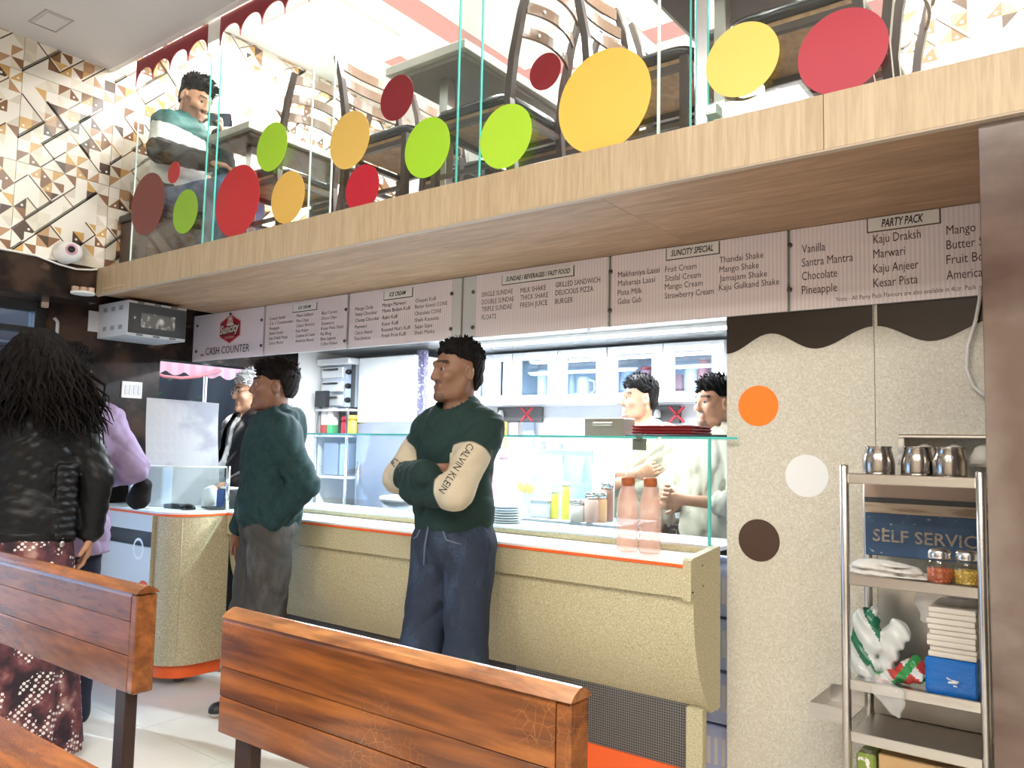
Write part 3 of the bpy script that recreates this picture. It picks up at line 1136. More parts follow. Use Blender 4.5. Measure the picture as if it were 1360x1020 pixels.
t = board(352, 461, 'striped menu board of ice cream flavours beside the cash desk sign', (353, 460))
plate(t, 'ICE CREAM', 390, 421, 408, 0.040, 397, 414, 0.017)
for x, y in ((466, 411), (464, 453)):
    bolt(t, x - 6, y)
for L in (('Creamy Vanilla', 358, 423.5, 379), ('2 in 1 Combination', 358, 430, 389), ('Pineapple', 358, 436.5, 371), ('Butter Scotch', 358, 443, 376), ('Kaju Draksh Mango', 357.5, 449.5, 382), ('Santra Mantra', 357.5, 456, 376),
          ('Mawa Gulkand', 394, 419.5, 416), ('Pina Chips', 394, 426.3, 410), ('Classic Bonanza', 393.5, 432.7, 418), ('Kaju Anjeer', 393, 439.5, 410), ('Cookies & Cream', 393, 446.3, 418), ('American Beauty', 392.5, 453, 417),
          ('Black Current', 427.5, 416, 448), ('Choco Chips', 427, 423, 447), ('Strawberry', 427, 430, 444), ('Kesar Pista Shahi', 426.5, 436.5, 456), ('Raj Bhog', 426, 443.5, 440), ('Blue Lagoon', 426, 450.3, 446), ('Coffee Walnut', 426, 457, 448)):
    line(t, *L, 0.0175)

t = board(463, 612, 'striped menu board of kulfi and cones with a grey margin', (464, 600))
plate(t, 'ICE CREAM', 511, 548, 390, 0.046, 518, 540, 0.020)
for x, y in ((600.5, 390), (599, 437)):
    bolt(t, x, y)
for L in (('Mango Dolly', 472, 410.5, 496), ('Nutty Chocobar', 472, 417.8, 501), ('Champ Chocobar', 472, 425.8, 504), ('Panwari', 471.5, 434.3, 487), ('Choco Anjeer', 471.5, 442.3, 495), ('Panchratan', 471, 450, 492),
          ('Mango Marwari', 508, 405.5, 539), ('Mawa Badam Kulfi', 508, 413, 545), ('Rabri Kulfi', 508, 422, 528), ('Kesar Kulfi', 507.5, 430.5, 529), ("Roasted Nut's Kulfi", 507, 438.3, 545), ('Fresh Fruit Kulfi', 507, 446, 539),
          ('Chopati Kulfi', 552, 399.5, 579), ('Butter Scotch CONE', 551.5, 407.5, 594), ('Chocolate CONE', 551, 416.5, 586), ('Shahi Kassatta', 551, 425.3, 583), ('Sajan Sajni', 551, 434, 574), ('Shahi Matka', 550.5, 442, 577)):
    line(t, *L, 0.0185)

t = board(614, 808, 'striped menu board of sundaes, drinks and fast food', (632, 806))
plate(t, 'SUNDAE / BEVERAGES / FAST FOOD', 668, 762, 365.5, 0.044, 673, 758, 0.021)
for x, y in ((629, 388), (628, 435)):
    bolt(t, x, y)
for L in (('SINGLE SUNDAE', 640, 391.5, 681), ('DOUBLE SUNDAE', 640, 401.5, 682.5), ('TRIPLE SUNDAE', 640, 411, 680), ('FLOATS', 640, 421.7, 659),
          ('MILK SHAKE', 691.5, 385.8, 725), ('THICK SHAKE', 691.5, 395.5, 728), ('FRESH JUICE', 691, 405.5, 727), ('GRILLED SANDWICH', 738, 378.5, 797), ('DELICIOUS PIZZA', 738, 389, 788), ('BURGER', 737.5, 400.5, 761)):
    line(t, *L, 0.0225, bold=0.0)

t = board(810, 1047, 'striped menu board of lassi, fruit creams and shakes', (812, 1045))
plate(t, 'SUNCITY SPECIAL', 886, 955, 333, 0.046, 892, 948, 0.024)
for x, y in ((810.5, 361), (809.5, 412.5)):
    bolt(t, x + 1, y)
for L in (('Makhaniya Lassi', 821, 365, 876), ('Maharaja Lassi', 821, 376.5, 870), ('Pista Milk', 820.5, 389, 853), ('Gaba Gab', 820.5, 400.5, 852), ('Fruit Cream', 883.5, 358, 925), ('Sitafal Cream', 883.5, 370, 931), ('Mango Cream', 883, 381, 933), ('Strawberry Cream', 883, 393, 948),
          ('Thandai Shake', 955.5, 345.5, 1014), ('Mango Shake', 955.5, 358, 1008), ('Jamajam Shake', 955.5, 370, 1019), ('Kaju Gulkand Shake', 955, 382, 1035)):
    line(t, *L, 0.0235, bold=0.0)

t = board(1049, 1420, 'striped menu board of party pack flavours reaching behind the marble pillar', (1052, 1419))
plate(t, 'PARTY PACK', 1153, 1248, 293, 0.046, 1171, 1227, 0.027)
for x, y in ((1048.5, 326), (1048, 385)):
    bolt(t, x + 1, y)
for L in (('Vanilla', 1065, 331, 1096), ('Santra Mantra', 1065, 349, 1133), ('Chocolate', 1065, 367, 1112), ('Pineapple', 1065, 385.5, 1112), ('Kaju Draksh', 1160, 318, 1223), ('Marwari', 1160, 337.5, 1202), ('Kaju Anjeer', 1160, 357, 1220), ('Kesar Pista', 1160, 376, 1219),
          ('Mango', 1257, 306, 1296), ('Butter Scotch', 1257, 325.5, 1342), ('Fruit Bonanza', 1257, 345, 1345), ('American Beauty', 1257, 365.5, 1358)):
    line(t, *L, 0.030, bold=0.0)
line(t, 'Note - All Party Pack Flavours are also available in 4Ltr. Pack', 1111, 397.5, 1297, 0.0155)
# white cable hanging at the end of the board
tag(tube('hanging_cable', [at(x, y, 'y', 2.853) for x, y in ((1302, 380), (1301, 398), (1296, 425), (1285, 460), (1284, 490), (1292, 512), (1304, 523), (1316, 525))], 0.0055, mat('white cable', (0.72, 0.70, 0.66), 0.4), n=8), 'white cable looping down beside the marble pillar', 'cable')

# ================================================================== service counter
CX0, CX1 = -3.858, -1.158
ct = thing('service_counter', 'long speckled beige counter with orange edging and white ledge', 'counter', (-2.5, 2.7, 0))
box('ledge', (CX0, YC, 0.888), (CX1 - 0.03, 2.86, 0.90), mat('white ledge', (0.86, 0.85, 0.83), 0.3), ct, bevel=0.002)
box('apron', (CX0, YC, 0.777), (CX1 - 0.03, YC + 0.02, 0.882), M_speck, ct, bevel=0.002)
box('edge_band', (CX0, YC - 0.004, 0.879), (CX1 - 0.03, YC + 0.004, 0.8895), M_orange, ct, bevel=0.001)
prof = [(YC + 0.022 + 0.13 * max(0, (0.777 - z) / 0.40) ** 2.4, z) for z in np.linspace(0.80, 0.38, 15)]
for a, b in ((CX0, -2.45), (-2.45, CX1 - 0.03)):
    V, Fc = [], []
    for y, z in prof:
        V += [(a + .0006, y, z), (b - .0006, y, z), (b - .0006, y + 0.018, z), (a + .0006, y + 0.018, z)]
    for i in range(len(prof) - 1):
        for k in range(4):
            q = (k + 1) % 4
            Fc.append((4 * i + k, 4 * i + q, 4 * (i + 1) + q, 4 * (i + 1) + k))
    Fc += [(0, 1, 2, 3), tuple(reversed([4 * (len(prof) - 1) + k for k in range(4)]))]
    o = obj('front_panel', V, Fc, M_speck, ct)
ep = [(YC - 0.004, 0.905), (YC + 0.012, 0.912), (2.826, 0.935), (2.826, 0.36), (prof[-1][0] + 0.02, 0.36)] + [(y - 0.004, z) for y, z in reversed(prof) if z < 0.77] + [(YC + 0.016, 0.774), (YC - 0.004, 0.770)]
prism('end_panel', ep, 'x', CX1 - 0.03, CX1, M_speck, ct)
box('front_post', (CX1 - 0.075, 2.70, 0.0), (CX1 - 0.012, 2.735, 0.378), M_speck, ct, bevel=0.002)
box('kick_board', (CX0, 2.722, 0.05), (CX1 - 0.075, 2.735, 0.152), M_orange, ct)
M_mesh = mat('wire mesh', (0.10, 0.095, 0.09), 0.5, 0.4)
# wire mesh grille: crossed wires before a dark back
box('grille_back', (CX0, 2.745, 0.15), (CX1 - 0.075, 2.75, 0.39), mat('dark grille board', (0.06, 0.055, 0.05), 0.7), ct)
V, Fc = [], []


def addbox(V, Fc, lo, hi):
    k = len(V)
    V.extend([(x, y, z) for x in (lo[0], hi[0]) for y in (lo[1], hi[1]) for z in (lo[2], hi[2])])
    for f in ((0, 1, 3, 2), (4, 6, 7, 5), (0, 4, 5, 1), (2, 3, 7, 6), (0, 2, 6, 4), (1, 5, 7, 3)):
        Fc.append(tuple(k + i for i in f))


for z in np.arange(0.154, 0.388, 0.0095):
    addbox(V, Fc, (-2.0, 2.728, z), (CX1 - 0.075, 2.7305, z + 0.0028))
for x in np.arange(-2.0, CX1 - 0.076, 0.0095):
    addbox(V, Fc, (x, 2.7285, 0.152), (x + 0.0028, 2.731, 0.39))
tag(obj('wire_grille', V, Fc, mat('grey wire', (0.30, 0.285, 0.27), 0.4, 0.6), ct), 'fine grey wire mesh', kind='stuff')
for x in (-3.6, -2.6, -1.6):
    tube('foot', [(x, 2.80, 0), (x, 2.80, 0.4)], 0.02, M_steel, ct, n=10)
box('body_back', (CX0, 2.78, 0.36), (CX1 - 0.03, 2.83, 0.88), M_speck, ct)
for p, q in ((933, 751), (934, 778), (920, 787)):
    v = at(p, q, 'x', CX1 + 0.001) if p > 925 else at(p, q, 'y', YC - 0.001)
    V, Fc = lathe_data([(0.004, 0), (0.004, 0.002)], 8)
    if p > 925:
        V = [(CX1 + z - .0005, v[1] + x, v[2] + y) for x, y, z in V]
    else:
        V = [(v[0] + x, YC - z + .0005, v[2] + y) for x, y, z in V]
    obj('screw', V, Fc, M_bolt, ct)
# riser and glass case on the counter
gc = thing('glass_case', 'clear glass display case with a green edged top on the counter', 'display case', (-2.3, 2.85, 0.90))
GX0, GX1, GZ = -3.96, -1.10, 1.325
box('base_rail', (-3.86, 2.835, 0.9005), (-1.44, 2.855, 0.922), M_speck, gc, bevel=0.002)
box('base_rail', (-1.438, 2.835, 0.9005), (-1.205, 2.855, 0.922), M_speck, gc, bevel=0.002)
box('sill_channel', (-3.86, 2.836, 0.922), (-1.205, 2.87, 0.930), M_alu, gc)
box('front_pane', (-3.96, 2.842, 0.93), (-1.21, 2.848, GZ), glass_mat('case glass', (0.94, 0.985, 0.975), 0.05), gc)
gt = box('top_pane', (GX0, 2.842, GZ), (GX1, 3.25, GZ + 0.008), MATS['case glass'], gc)
box('top_edge', (GX0, 2.838, GZ - 0.0005), (-1.42, 2.842, GZ + 0.0085), M_gedge, gc)
box('top_edge', (-1.405, 2.838, GZ - 0.0005), (GX1, 2.842, GZ + 0.0085), M_gedge, gc)
box('end_pane', (-1.210, 2.848, 0.93), (-1.204, 3.24, GZ), MATS['case glass'], gc)
box('end_edge', (-1.2115, 2.838, 0.922), (-1.2025, 2.848, GZ), M_gedge, gc)
box('side_edge', (-3.975, 2.838, 0.91), (-3.961, 2.852, GZ + .008), mat('aqua glass edge', (0.25, 0.62, 0.60), 0.15), gc)
box('glass_clip', at(849, 579, 'y', 2.835) - [0.012, 0.002, .012], at(849, 579, 'y', 2.835) + [0.012, 0.006, 0.010], mat('clip grey', (0.18, 0.26, 0.25), 0.3, 0.5), gc)
box('clip_plate', at(849, 590, 'y', 2.85) - [0.03, 0.0, .024], at(849, 590, 'y', 2.85) + [0.03, 0.004, 0.022], mat('clip plate', (0.24, 0.22, 0.19), 0.4, 0.3), gc)
box('work_shelf', (-3.9, 2.87, 0.90), (-1.21, 3.25, 0.915), M_steel_w, gc)

# ================================================================== cash desk
cd = thing('cash_desk', 'projecting cash desk with a rounded speckled corner and orange edging', 'counter', (-4.2, 2.45, 0))
DX1, DY0, RR = -3.862, 2.272, 0.19
cxr, cyr = DX1 - RR, DY0 + RR
arc = [(cxr + RR * math.cos(a), cyr + RR * math.sin(a)) for a in np.linspace(-PI / 2, 0, 17)]


def skirt(path, z0, z1, th, name, m, parent):
    V, Fc = [], []
    n = len(path)
    for i, (x, y) in enumerate(path):
        a, b = path[max(i - 1, 0)], path[min(i + 1, n - 1)]
        tx, ty = b[0] - a[0], b[1] - a[1]
        L = math.hypot(tx, ty)
        nx, ny = -ty / L * th, tx / L * th
        V += [(x, y, z0), (x, y, z1), (x + nx, y + ny, z1), (x + nx, y + ny, z0)]
    for i in range(n - 1):
        for k in range(4):
            q = (k + 1) % 4
            Fc.append((4 * i + k, 4 * (i + 1) + k, 4 * (i + 1) + q, 4 * i + q))
    Fc += [(0, 1, 2, 3), tuple(reversed([4 * (n - 1) + k for k in range(4)]))]
    o = obj(name, V, Fc, m, parent)
    bm = bmesh.new()
    bm.from_mesh(o.data)
    bmesh.ops.recalc_face_normals(bm, faces=bm.faces)
    bm.to_mesh(o.data)
    bm.free()
    return o


pth = [(-4.035 + 0.0, DY0)] + arc + [(DX1, 2.60)]
M_speck_dk = mat('speckled desk laminate', (0.46, 0.40, 0.25), 0.35, noise=[((0.58, 0.53, 0.37), 140.0, 0.50, 0.60, 2), ((0.30, 0.255, 0.15), 170.0, 0.57, 0.68, 2)])
sk = skirt(pth, 0.115, 0.882, 0.02, 'curved_front', M_speck_dk, cd)
pth2 = [(-4.74, DY0 - 0.004)] + [(cxr + (RR + .004) * math.cos(a), cyr + (RR + .004) * math.sin(a)) for a in np.linspace(-PI / 2, 0, 17)] + [(DX1 + .004, 2.60)]
skirt(pth2, 0.879, 0.8895, 0.01, 'edge_band', M_orange, cd)
top = [(-4.74, DY0)] + arc + [(DX1, 2.60), (-3.886, 2.60), (-3.886, 2.72), (-4.74, 2.72)]
prism('desk_top', top, 'z', 0.8895, 0.90, mat('desk top white', (0.74, 0.76, 0.78), 0.3), cd)
M_desk_face = mat('daylit desk laminate', (0.66, 0.70, 0.72), 0.35)  # pale blue of the daylight is put into this base colour
box('upper_fascia', (-4.74, DY0 + 0.004, 0.79), (-4.037, DY0 + 0.024, 0.879), M_desk_face, cd)
box('recess', (-4.74, DY0 + 0.05, 0.70), (-4.037, DY0 + 0.06, 0.79), mat('recess grey', (0.10, 0.105, 0.11), 0.5), cd)
dp = box('flat_front', (-4.74, DY0 + 0.012, 0.135), (-4.037, DY0 + 0.03, 0.705), M_desk_face, cd)
kp = [(-4.74, DY0 + 0.04)] + [(cxr + (RR - .03) * math.cos(a), cyr + (RR - .03) * math.sin(a)) for a in np.linspace(-PI / 2, 0, 17)] + [(DX1 - .03, 2.60)]
skirt(kp, 0.045, 0.118, 0.02, 'kick_board', M_orange, cd)
for x, y in ((-4.02, 2.44), (-4.55, 2.44), (-4.02, 2.7)):
    tube('foot', [(x, y, 0), (x, y, 0.12)], 0.026, M_steel, cd, n=12)
box('desk_body', (-4.73, DY0 + 0.07, 0.12), (-3.9, 2.58, 0.87), M_speck_dk, cd)


def ring(cx, cz, r0, r1, a0, a1, m, nm, sx=1.0, y=DY0 + 0.0105, dp_=None):
    V, Fc = [], []
    n = 24
    for i in range(n + 1):
        a = a0 + (a1 - a0) * i / n
        for r in (r0, r1):
            V.append((cx + sx * r * math.cos(a), y, cz + r * math.sin(a)))
    for i in range(n):
        Fc.append((2 * i, 2 * i + 1, 2 * i + 3, 2 * i + 2))
    o = obj(nm, V, Fc, m, dp, world=True)
    return o


pO = at(181, 729, 'y', DY0)
pC = at(206, 748, 'y', DY0)
ring(pO[0], pO[2], 0.044, 0.058, 0, 2 * PI, mat('white ring print', (0.85, 0.88, 0.9), 0.4), 'printed_ring', 0.95)
ring(pC[0], pC[2], 0.062, 0.078, 0.35 * PI, 1.65 * PI, mat('yellow ring print', (0.62, 0.55, 0.16), 0.4), 'printed_ring', 0.9)
pR = at(187, 787, 'y', DY0)
ring(pR[0], pR[2] - 0.02, 0.06, 0.082, 0, 2 * PI, mat('orange ring print', (0.75, 0.10, 0.03), 0.4), 'printed_ring', 0.9)
ring(pR[0], pR[2] - 0.02, 0.035, 0.05, 0, 2 * PI, MATS['orange ring print'], 'printed_ring', 0.9)
# low glass guard round the desk edge
gg = thing('glass_guard', 'low clear glass guard with a steel corner post on the cash desk', 'glass guard', (-4.0, 2.4, 0.90))
g0, g1, g2 = np.array([-4.70, 2.33, .9]), np.array([-4.02, 2.345, .9]), np.array([-3.93, 2.62, .9])
for a, b in ((g0, g1), (g1, g2)):
    d = (b - a) / np.linalg.norm(b - a)
    nn = np.array([-d[1], d[0], 0]) * 0.003
    z = np.array([0, 0, 0.235])
    V = [a - nn, b - nn, b + nn, a + nn, a - nn + z, b - nn + z, b + nn + z, a + nn + z]
    Fc = [(0, 1, 5, 4), (1, 2, 6, 5), (2, 3, 7, 6), (3, 0, 4, 7), (0, 3, 2, 1)]
    obj('pane', V, Fc, MATS['case glass'], gg)
    tube('top_rail', [a + z, b + z], 0.005, MATS['pale glass edge'], gg, n=6)
tube('post', [g2, g2 + [0, 0, 0.24]], 0.012, M_steel_b, gg, n=10)

# ================================================================== things on the cash desk
# tall white laminated sheet leaning there
sl = [at(207, 532, 'x', -4.30), at(287, 537, 'x', -4.22), at(288, 665, 'x', -4.22), at(207, 640, 'x', -4.30)]
a0, a1 = np.array([-4.36, 2.36, 1.515]), np.array([-4.22, 2.735, 1.50])
b0, b1 = np.array([-4.36, 2.39, 0.903]), np.array([-4.22, 2.76, 0.903])
V, Fc = [], []
N = 10
for i in range(N + 1):
    u = i / N
    for j in range(N + 1):
        v = j / N
        p = (a0 * (1 - u) + a1 * u) * (1 - v) + (b0 * (1 - u) + b1 * u) * v
        p = p + np.array([0.012 * math.sin(3 * u + 2.5 * v), -0.010 * math.sin(4 * v + u), 0])
        V.append(p)
for i in range(N):
    for j in range(N):
        k = i * (N + 1) + j
        Fc.append((k, k + 1, k + N + 2, k + N + 1))
V2 = [v + np.array([-0.004, 0.0015, 0]) for v in V]
m0 = len(V)
Fb = [tuple(m0 + i for i in reversed(f)) for f in Fc]
rim = [i * (N + 1) for i in range(N + 1)] + [N * (N + 1) + j for j in range(1, N + 1)] + [i * (N + 1) + N for i in range(N - 1, -1, -1)] + [j for j in range(N - 1, 0, -1)]
Fr = [(rim[i], rim[(i + 1) % len(rim)], m0 + rim[(i + 1) % len(rim)], m0 + rim[i]) for i in range(len(rim))]
tag(obj('laminated_sheet', V + V2, Fc + Fb + Fr, mat('glossy white sheet', (0.40, 0.41, 0.44), 0.12, noise=((0.27, 0.285, 0.33), (2.2, 2.2, 3.0), 0.48, 0.56)), smooth=False), 'tall glossy white laminated sheet standing on the cash desk', 'sheet')  # grey noise patches put reflections into the sheet's colour


def slab_thing(name, label, cat, lo, hi, m, bevel=0.003, rz=0.0):
    c = [(a + b) / 2 for a, b in zip(lo, hi)]
    t_ = tag(box(name, lo, hi, m, bevel=bevel, rot=Matrix.Rotation(rz, 3, 'Z') if rz else None), label, cat)
    return t_


# laptop with bluish screen
lp = thing('laptop', 'open laptop with a pale blue screen on the cash desk', 'laptop', (-4.48, 2.5, .90))
box('base', (-4.62, 2.42, .9015), (-4.36, 2.62, .918), M_lgrey, lp, bevel=0.003)
box('keyboard', (-4.60, 2.45, .918), (-4.38, 2.53, .9195), M_dgrey, lp)
box('screen_back', (-4.64, 2.43, .915), (-4.625, 2.62, 1.10), M_lgrey, lp, bevel=0.003)
box('screen', (-4.6255, 2.44, .93), (-4.6235, 2.61, 1.09), mat('screen', (0.25, 0.45, 0.7), 0.2, emit=1.2, emitcol=(0.35, 0.6, 0.9)), lp)
# mouse: rounded shell
f = Field((-4.14, 2.40, .895), (-3.98, 2.53, .95), 0.004)
f.ell((-4.06, 2.465, .905), (.055, .034, .028), 0)
P, Fq = f.skin()
P[:, 2] = np.maximum(P[:, 2], 0.9012)
tag(np_obj('computer_mouse', P, Fq, M_blackgl), 'black computer mouse on the white cash desk top', 'mouse')
slab_thing('card_terminal', 'black card terminal lying beside the mouse', 'card terminal', (-4.24, 2.43, .901), (-4.13, 2.49, .925), M_black, 0.006, 0.3)
for i, (x, y, w, h, rz, lb, c) in enumerate(((-4.30, 2.36, .15, .09, .2, 'white paper slip at the guard glass of the cash desk', (0.8, 0.8, 0.8)), (-4.02, 2.60, .16, .10, -.3, 'dark receipt pad near the blue box on the cash desk', (0.05, 0.05, 0.06)),
                                             (-4.08, 2.57, .17, .12, .5, 'white paper sheet under the receipt pad', (0.82, 0.82, 0.80)))):
    slab_thing('paper', lb, 'paper', (x - w / 2, y - h / 2, .9012 + (.003 if i == 1 else 0)), (x + w / 2, y + h / 2, .9035 + (.006 if i == 1 else 0)), mat('paper%d' % i, c, 0.6), 0.0008, rz)
pb = thing('file_box', 'blue and black file box by the steel corner post', 'box', (-4.0, 2.68, .90))
box('body', (-4.05, 2.64, .9015), (-3.95, 2.715, 1.01), M_black, pb, bevel=0.003)
box('blue_side', (-4.053, 2.634, .905), (-3.985, 2.64, 1.005), mat('blue card', (0.04, 0.10, 0.35), 0.4), pb)
box('paper_stack', (-4.04, 2.645, 1.01), (-3.955, 2.71, 1.02), mat('paper white', (0.78, 0.79, 0.8), 0.5), pb, bevel=0.002)
slab_thing('red_pad', 'small red pad beside the file box', 'pad', (-3.84, 2.64, .9015), (-3.77, 2.70, .93), mat('red pad', (0.55, 0.06, 0.07), 0.4))
f = Field((-4.22, 2.58, .90), (-4.08, 2.74, 1.02), 0.006)
f.chain([(-4.15, 2.655, .93), (-4.15, 2.655, .985)], [.045, .038], 0.01)
f.wrinkle(lambda X, Y, Z: 0.006 * np.sin(70 * X + 40 * Z) * np.sin(60 * Y - 30 * Z))
P, Fq = f.skin()
P[:, 2] = np.maximum(P[:, 2], 0.9012)
tag(np_obj('tissue_bundle', P, Fq, mat('tissue', (0.8, 0.8, 0.82), 0.6)), 'crumpled white tissue bundle behind the mouse', 'tissue')

# ================================================================== water bottles
M_bottle = mat('peach clear plastic', (0.85, 0.52, 0.42), 0.2, alpha=0.45, spec=0.6)
M_cap = mat('copper brown cap', (0.38, 0.10, 0.03), 0.35)
b0_ = thing('water_bottle', 'peach plastic water bottle farther from the counter end panel', 'bottle', (0, 0, 0), group='two peach bottles on the ledge')
pr_ = [(0.036, 0.0), (0.040, 0.006)]
for k in range(11):
    z = 0.014 + k * 0.0105
    pr_ += [(0.0425, z), (0.0395, z + 0.005)]
pr_ += [(0.041, 0.135), (0.0395, 0.17), (0.036, 0.20), (0.030, 0.225), (0.0245, 0.240), (0.0235, 0.247)]
lathe('body', pr_, M_bottle, parent=b0_, world=False)
lathe('cap', [(0.0255, 0.243), (0.0255, 0.262), (0.0245, 0.266), (0.0255, 0.268), (0.0255, 0.274), (0.018, 0.276)], M_cap, parent=b0_, world=False)
b0_.location = (-1.462, 2.682, 0.9003)
b1_ = copy_tree(b0_)
b1_.location = (-1.378, 2.70, 0.9003)
b1_['label'] = 'peach plastic water bottle next to the counter end panel'

# ================================================================== kitchen
YK = 4.45                       # front of the wall cupboards
M_frame = mat('white steel cupboard frame', (0.80, 0.82, 0.84), 0.25, 0.2)
M_inside = mat('cupboard inside', (0.48, 0.54, 0.60), 0.5)
M_cupglass = glass_mat('cupboard glass', (0.80, 0.88, 0.95), 0.10)
CZ0, CZ1 = 1.575, 1.935


def wall_cupboard(x0, x1, label, y=YK, z0=CZ0, z1=CZ1):
    t = thing('wall_cupboard', label, 'cupboard', ((x0 + x1) / 2, y, z0), group='steel cupboards on the kitchen wall')
    d = 4.748 - y
    for nm, lo, hi in (('side', (x0, y + .02, z0), (x0 + .015, 4.748, z1)), ('side', (x1 - .015, y + .02, z0), (x1, 4.748, z1)), ('bottom', (x0 + .015, y + .02, z0), (x1 - .015, 4.748, z0 + .015)),
                       ('top', (x0 + .015, y + .02, z1 - .015), (x1 - .015, 4.748, z1)), ('back', (x0 + .015, 4.735, z0 + .015), (x1 - .015, 4.748, z1 - .015))):
        box(nm, lo, hi, M_inside if nm == 'back' else M_frame, t)
    xm = (x0 + x1) / 2
    for a, b in ((x0 + .002, xm - .002), (xm + .002, x1 - .002)):
        fw = 0.075
        dr = box('door', (a, y, z0), (a + fw, y + .018, z1), M_frame, t, bevel=0.002)
        box('stile', (b - fw, y, z0), (b, y + .018, z1), M_frame, dr, bevel=0.002)
        box('rail', (a + fw, y, z0), (b - fw, y + .018, z0 + 0.062), M_frame, dr, bevel=0.002)
        box('rail', (a + fw, y, z1 - 0.055), (b - fw, y + .018, z1), M_frame, dr, bevel=0.002)
        box('pane', (a + fw - .003, y + .008, z0 + .059), (b - fw + .003, y + .012, z1 - .052), M_cupglass, dr)
    return t


cx = [at(x, 500, 'y', YK)[0] for x in (566, 680, 806, 962)]
wall_cupboard(-3.72, cx[1] - .004, 'steel cupboard behind the cream sleeved man, teal jar inside')
wall_cupboard(cx[1], cx[2] - .004, 'steel cupboard holding a white jug and tall glasses')
wall_cupboard(cx[2], cx[3], 'steel cupboard above the arms crossed worker')


def jar(name, label, cat, c, r, h, m, lid=None, lidm=None, lidh=0.02, group=None, neck=0.9):
    t = thing(name, label, cat, c, group=group)
    lathe('body', [(r * .94, 0), (r, h * .04), (r, h * .86), (r * neck, h)], m, parent=t, world=False, n=18)
    if lidm:
        lathe('lid', [(r * 1.0, h), (r * 1.0, h + lidh * .85), (r * .9, h + lidh)], lidm, parent=t, world=False, n=18)
    return t


def cpos(x, y=None, d=.14, z=None):
    p = at(x, 520, 'y', YK + d)
    return (p[0], YK + d, (CZ0 + .016) if z is None else z)


M_teal = mat('teal plastic', (0.05, 0.45, 0.42), 0.3)
M_cream = mat('cream plastic', (0.75, 0.72, 0.66), 0.4)
M_pinkbox = mat('pink carton', (0.70, 0.30, 0.33), 0.5)
M_redtin = mat('red tin', (0.55, 0.06, 0.06), 0.35)
jar('storage_jar', 'teal jar in the cupboard behind the cream sleeved man', 'jar', cpos(652), .045, .15, M_teal)
f = thing('folded_cloth', 'white folded cloth below the teal jar', 'cloth', cpos(668))
box('fold', tuple(np.array(cpos(668)) - [.05, .05, 0]), tuple(np.array(cpos(668)) + [.05, .05, .07]), M_white, f, bevel=0.02, seg=3)
jar('tall_canister', 'tall white canister beside the jug cupboard door', 'canister', cpos(722), .045, .23, M_cream)
jar('drinking_glass', 'slim tall glass standing in the jug cupboard', 'glass', cpos(758), .028, .19, mat('milky glass', (0.7, 0.75, 0.78), 0.2))
jg = jar('jug', 'white jug with a loop handle in the cupboard', 'jug', cpos(775), .045, .17, M_white)
jp = cpos(775)
tube('handle', [(jp[0] + .045, jp[1], jp[2] + .15), (jp[0] + .085, jp[1], jp[2] + .14), (jp[0] + .09, jp[1], jp[2] + .08), (jp[0] + .045, jp[1], jp[2] + .04)], .008, M_white, jg, n=8)
jar('plastic_tub', 'pale blue lidded tub above the arms crossed worker', 'tub', cpos(833), .06, .19, mat('pale blue plastic', (0.5, 0.58, 0.72), 0.4), lidm=M_white)
jar('spice_tin', 'red and cream tin beside the pale blue tub', 'tin', cpos(858), .035, .20, M_pinkbox, lidm=M_redtin)
slab_thing('carton', 'pink white carton in the right hand cupboard', 'carton', tuple(np.array(cpos(900)) - [.035, .03, 0]), tuple(np.array(cpos(900)) + [.035, .03, .16]), M_pinkbox)
jar('tall_canister', 'cream canister between the pink carton and red flask', 'canister', cpos(918), .045, .20, M_cream)
jar('flask', 'pale red flask at the end of the right hand cupboard', 'flask', cpos(935), .035, .25, mat('pale red', (0.60, 0.22, 0.20), 0.4))

# sockets with red tape crosses under the cupboards
M_sock = mat('dark switchboard', (0.09, 0.085, 0.085), 0.5)
M_redtape = mat('red tape', (0.62, 0.04, 0.06), 0.5)
for (xa, xb, y0, xc, lb) in ((663, 722, 549, 700, 'dark switchboard with a red tape cross behind the green sweater man'), (868, 905, 549, 899, 'dark switchboard with a red tape cross behind the arms crossed worker')):
    p, q = at(xa, y0, 'y', 4.745), at(xb, y0, 'y', 4.745)
    zc = p[2] - 0.01
    t = thing('switchboard', lb, 'switchboard', ((p[0] + q[0]) / 2, 4.745, zc))
    box('plate', (p[0], 4.72, zc - .055), (q[0], 4.748, zc + .055), M_sock, t, bevel=0.004)
    c = at(xc, y0, 'y', 4.718)
    for s in (-1, 1):
        tube('tape', [(c[0] - .05, 4.717, zc - .05 * s), (c[0] + .05, 4.717, zc + .05 * s)], .009, M_redtape, t, n=4)
    lathe('plug', [(.022, 0), (.022, .03), (.012, .05)], M_white, c=(p[0] + .05, 4.70, zc - .02), parent=t, n=12)
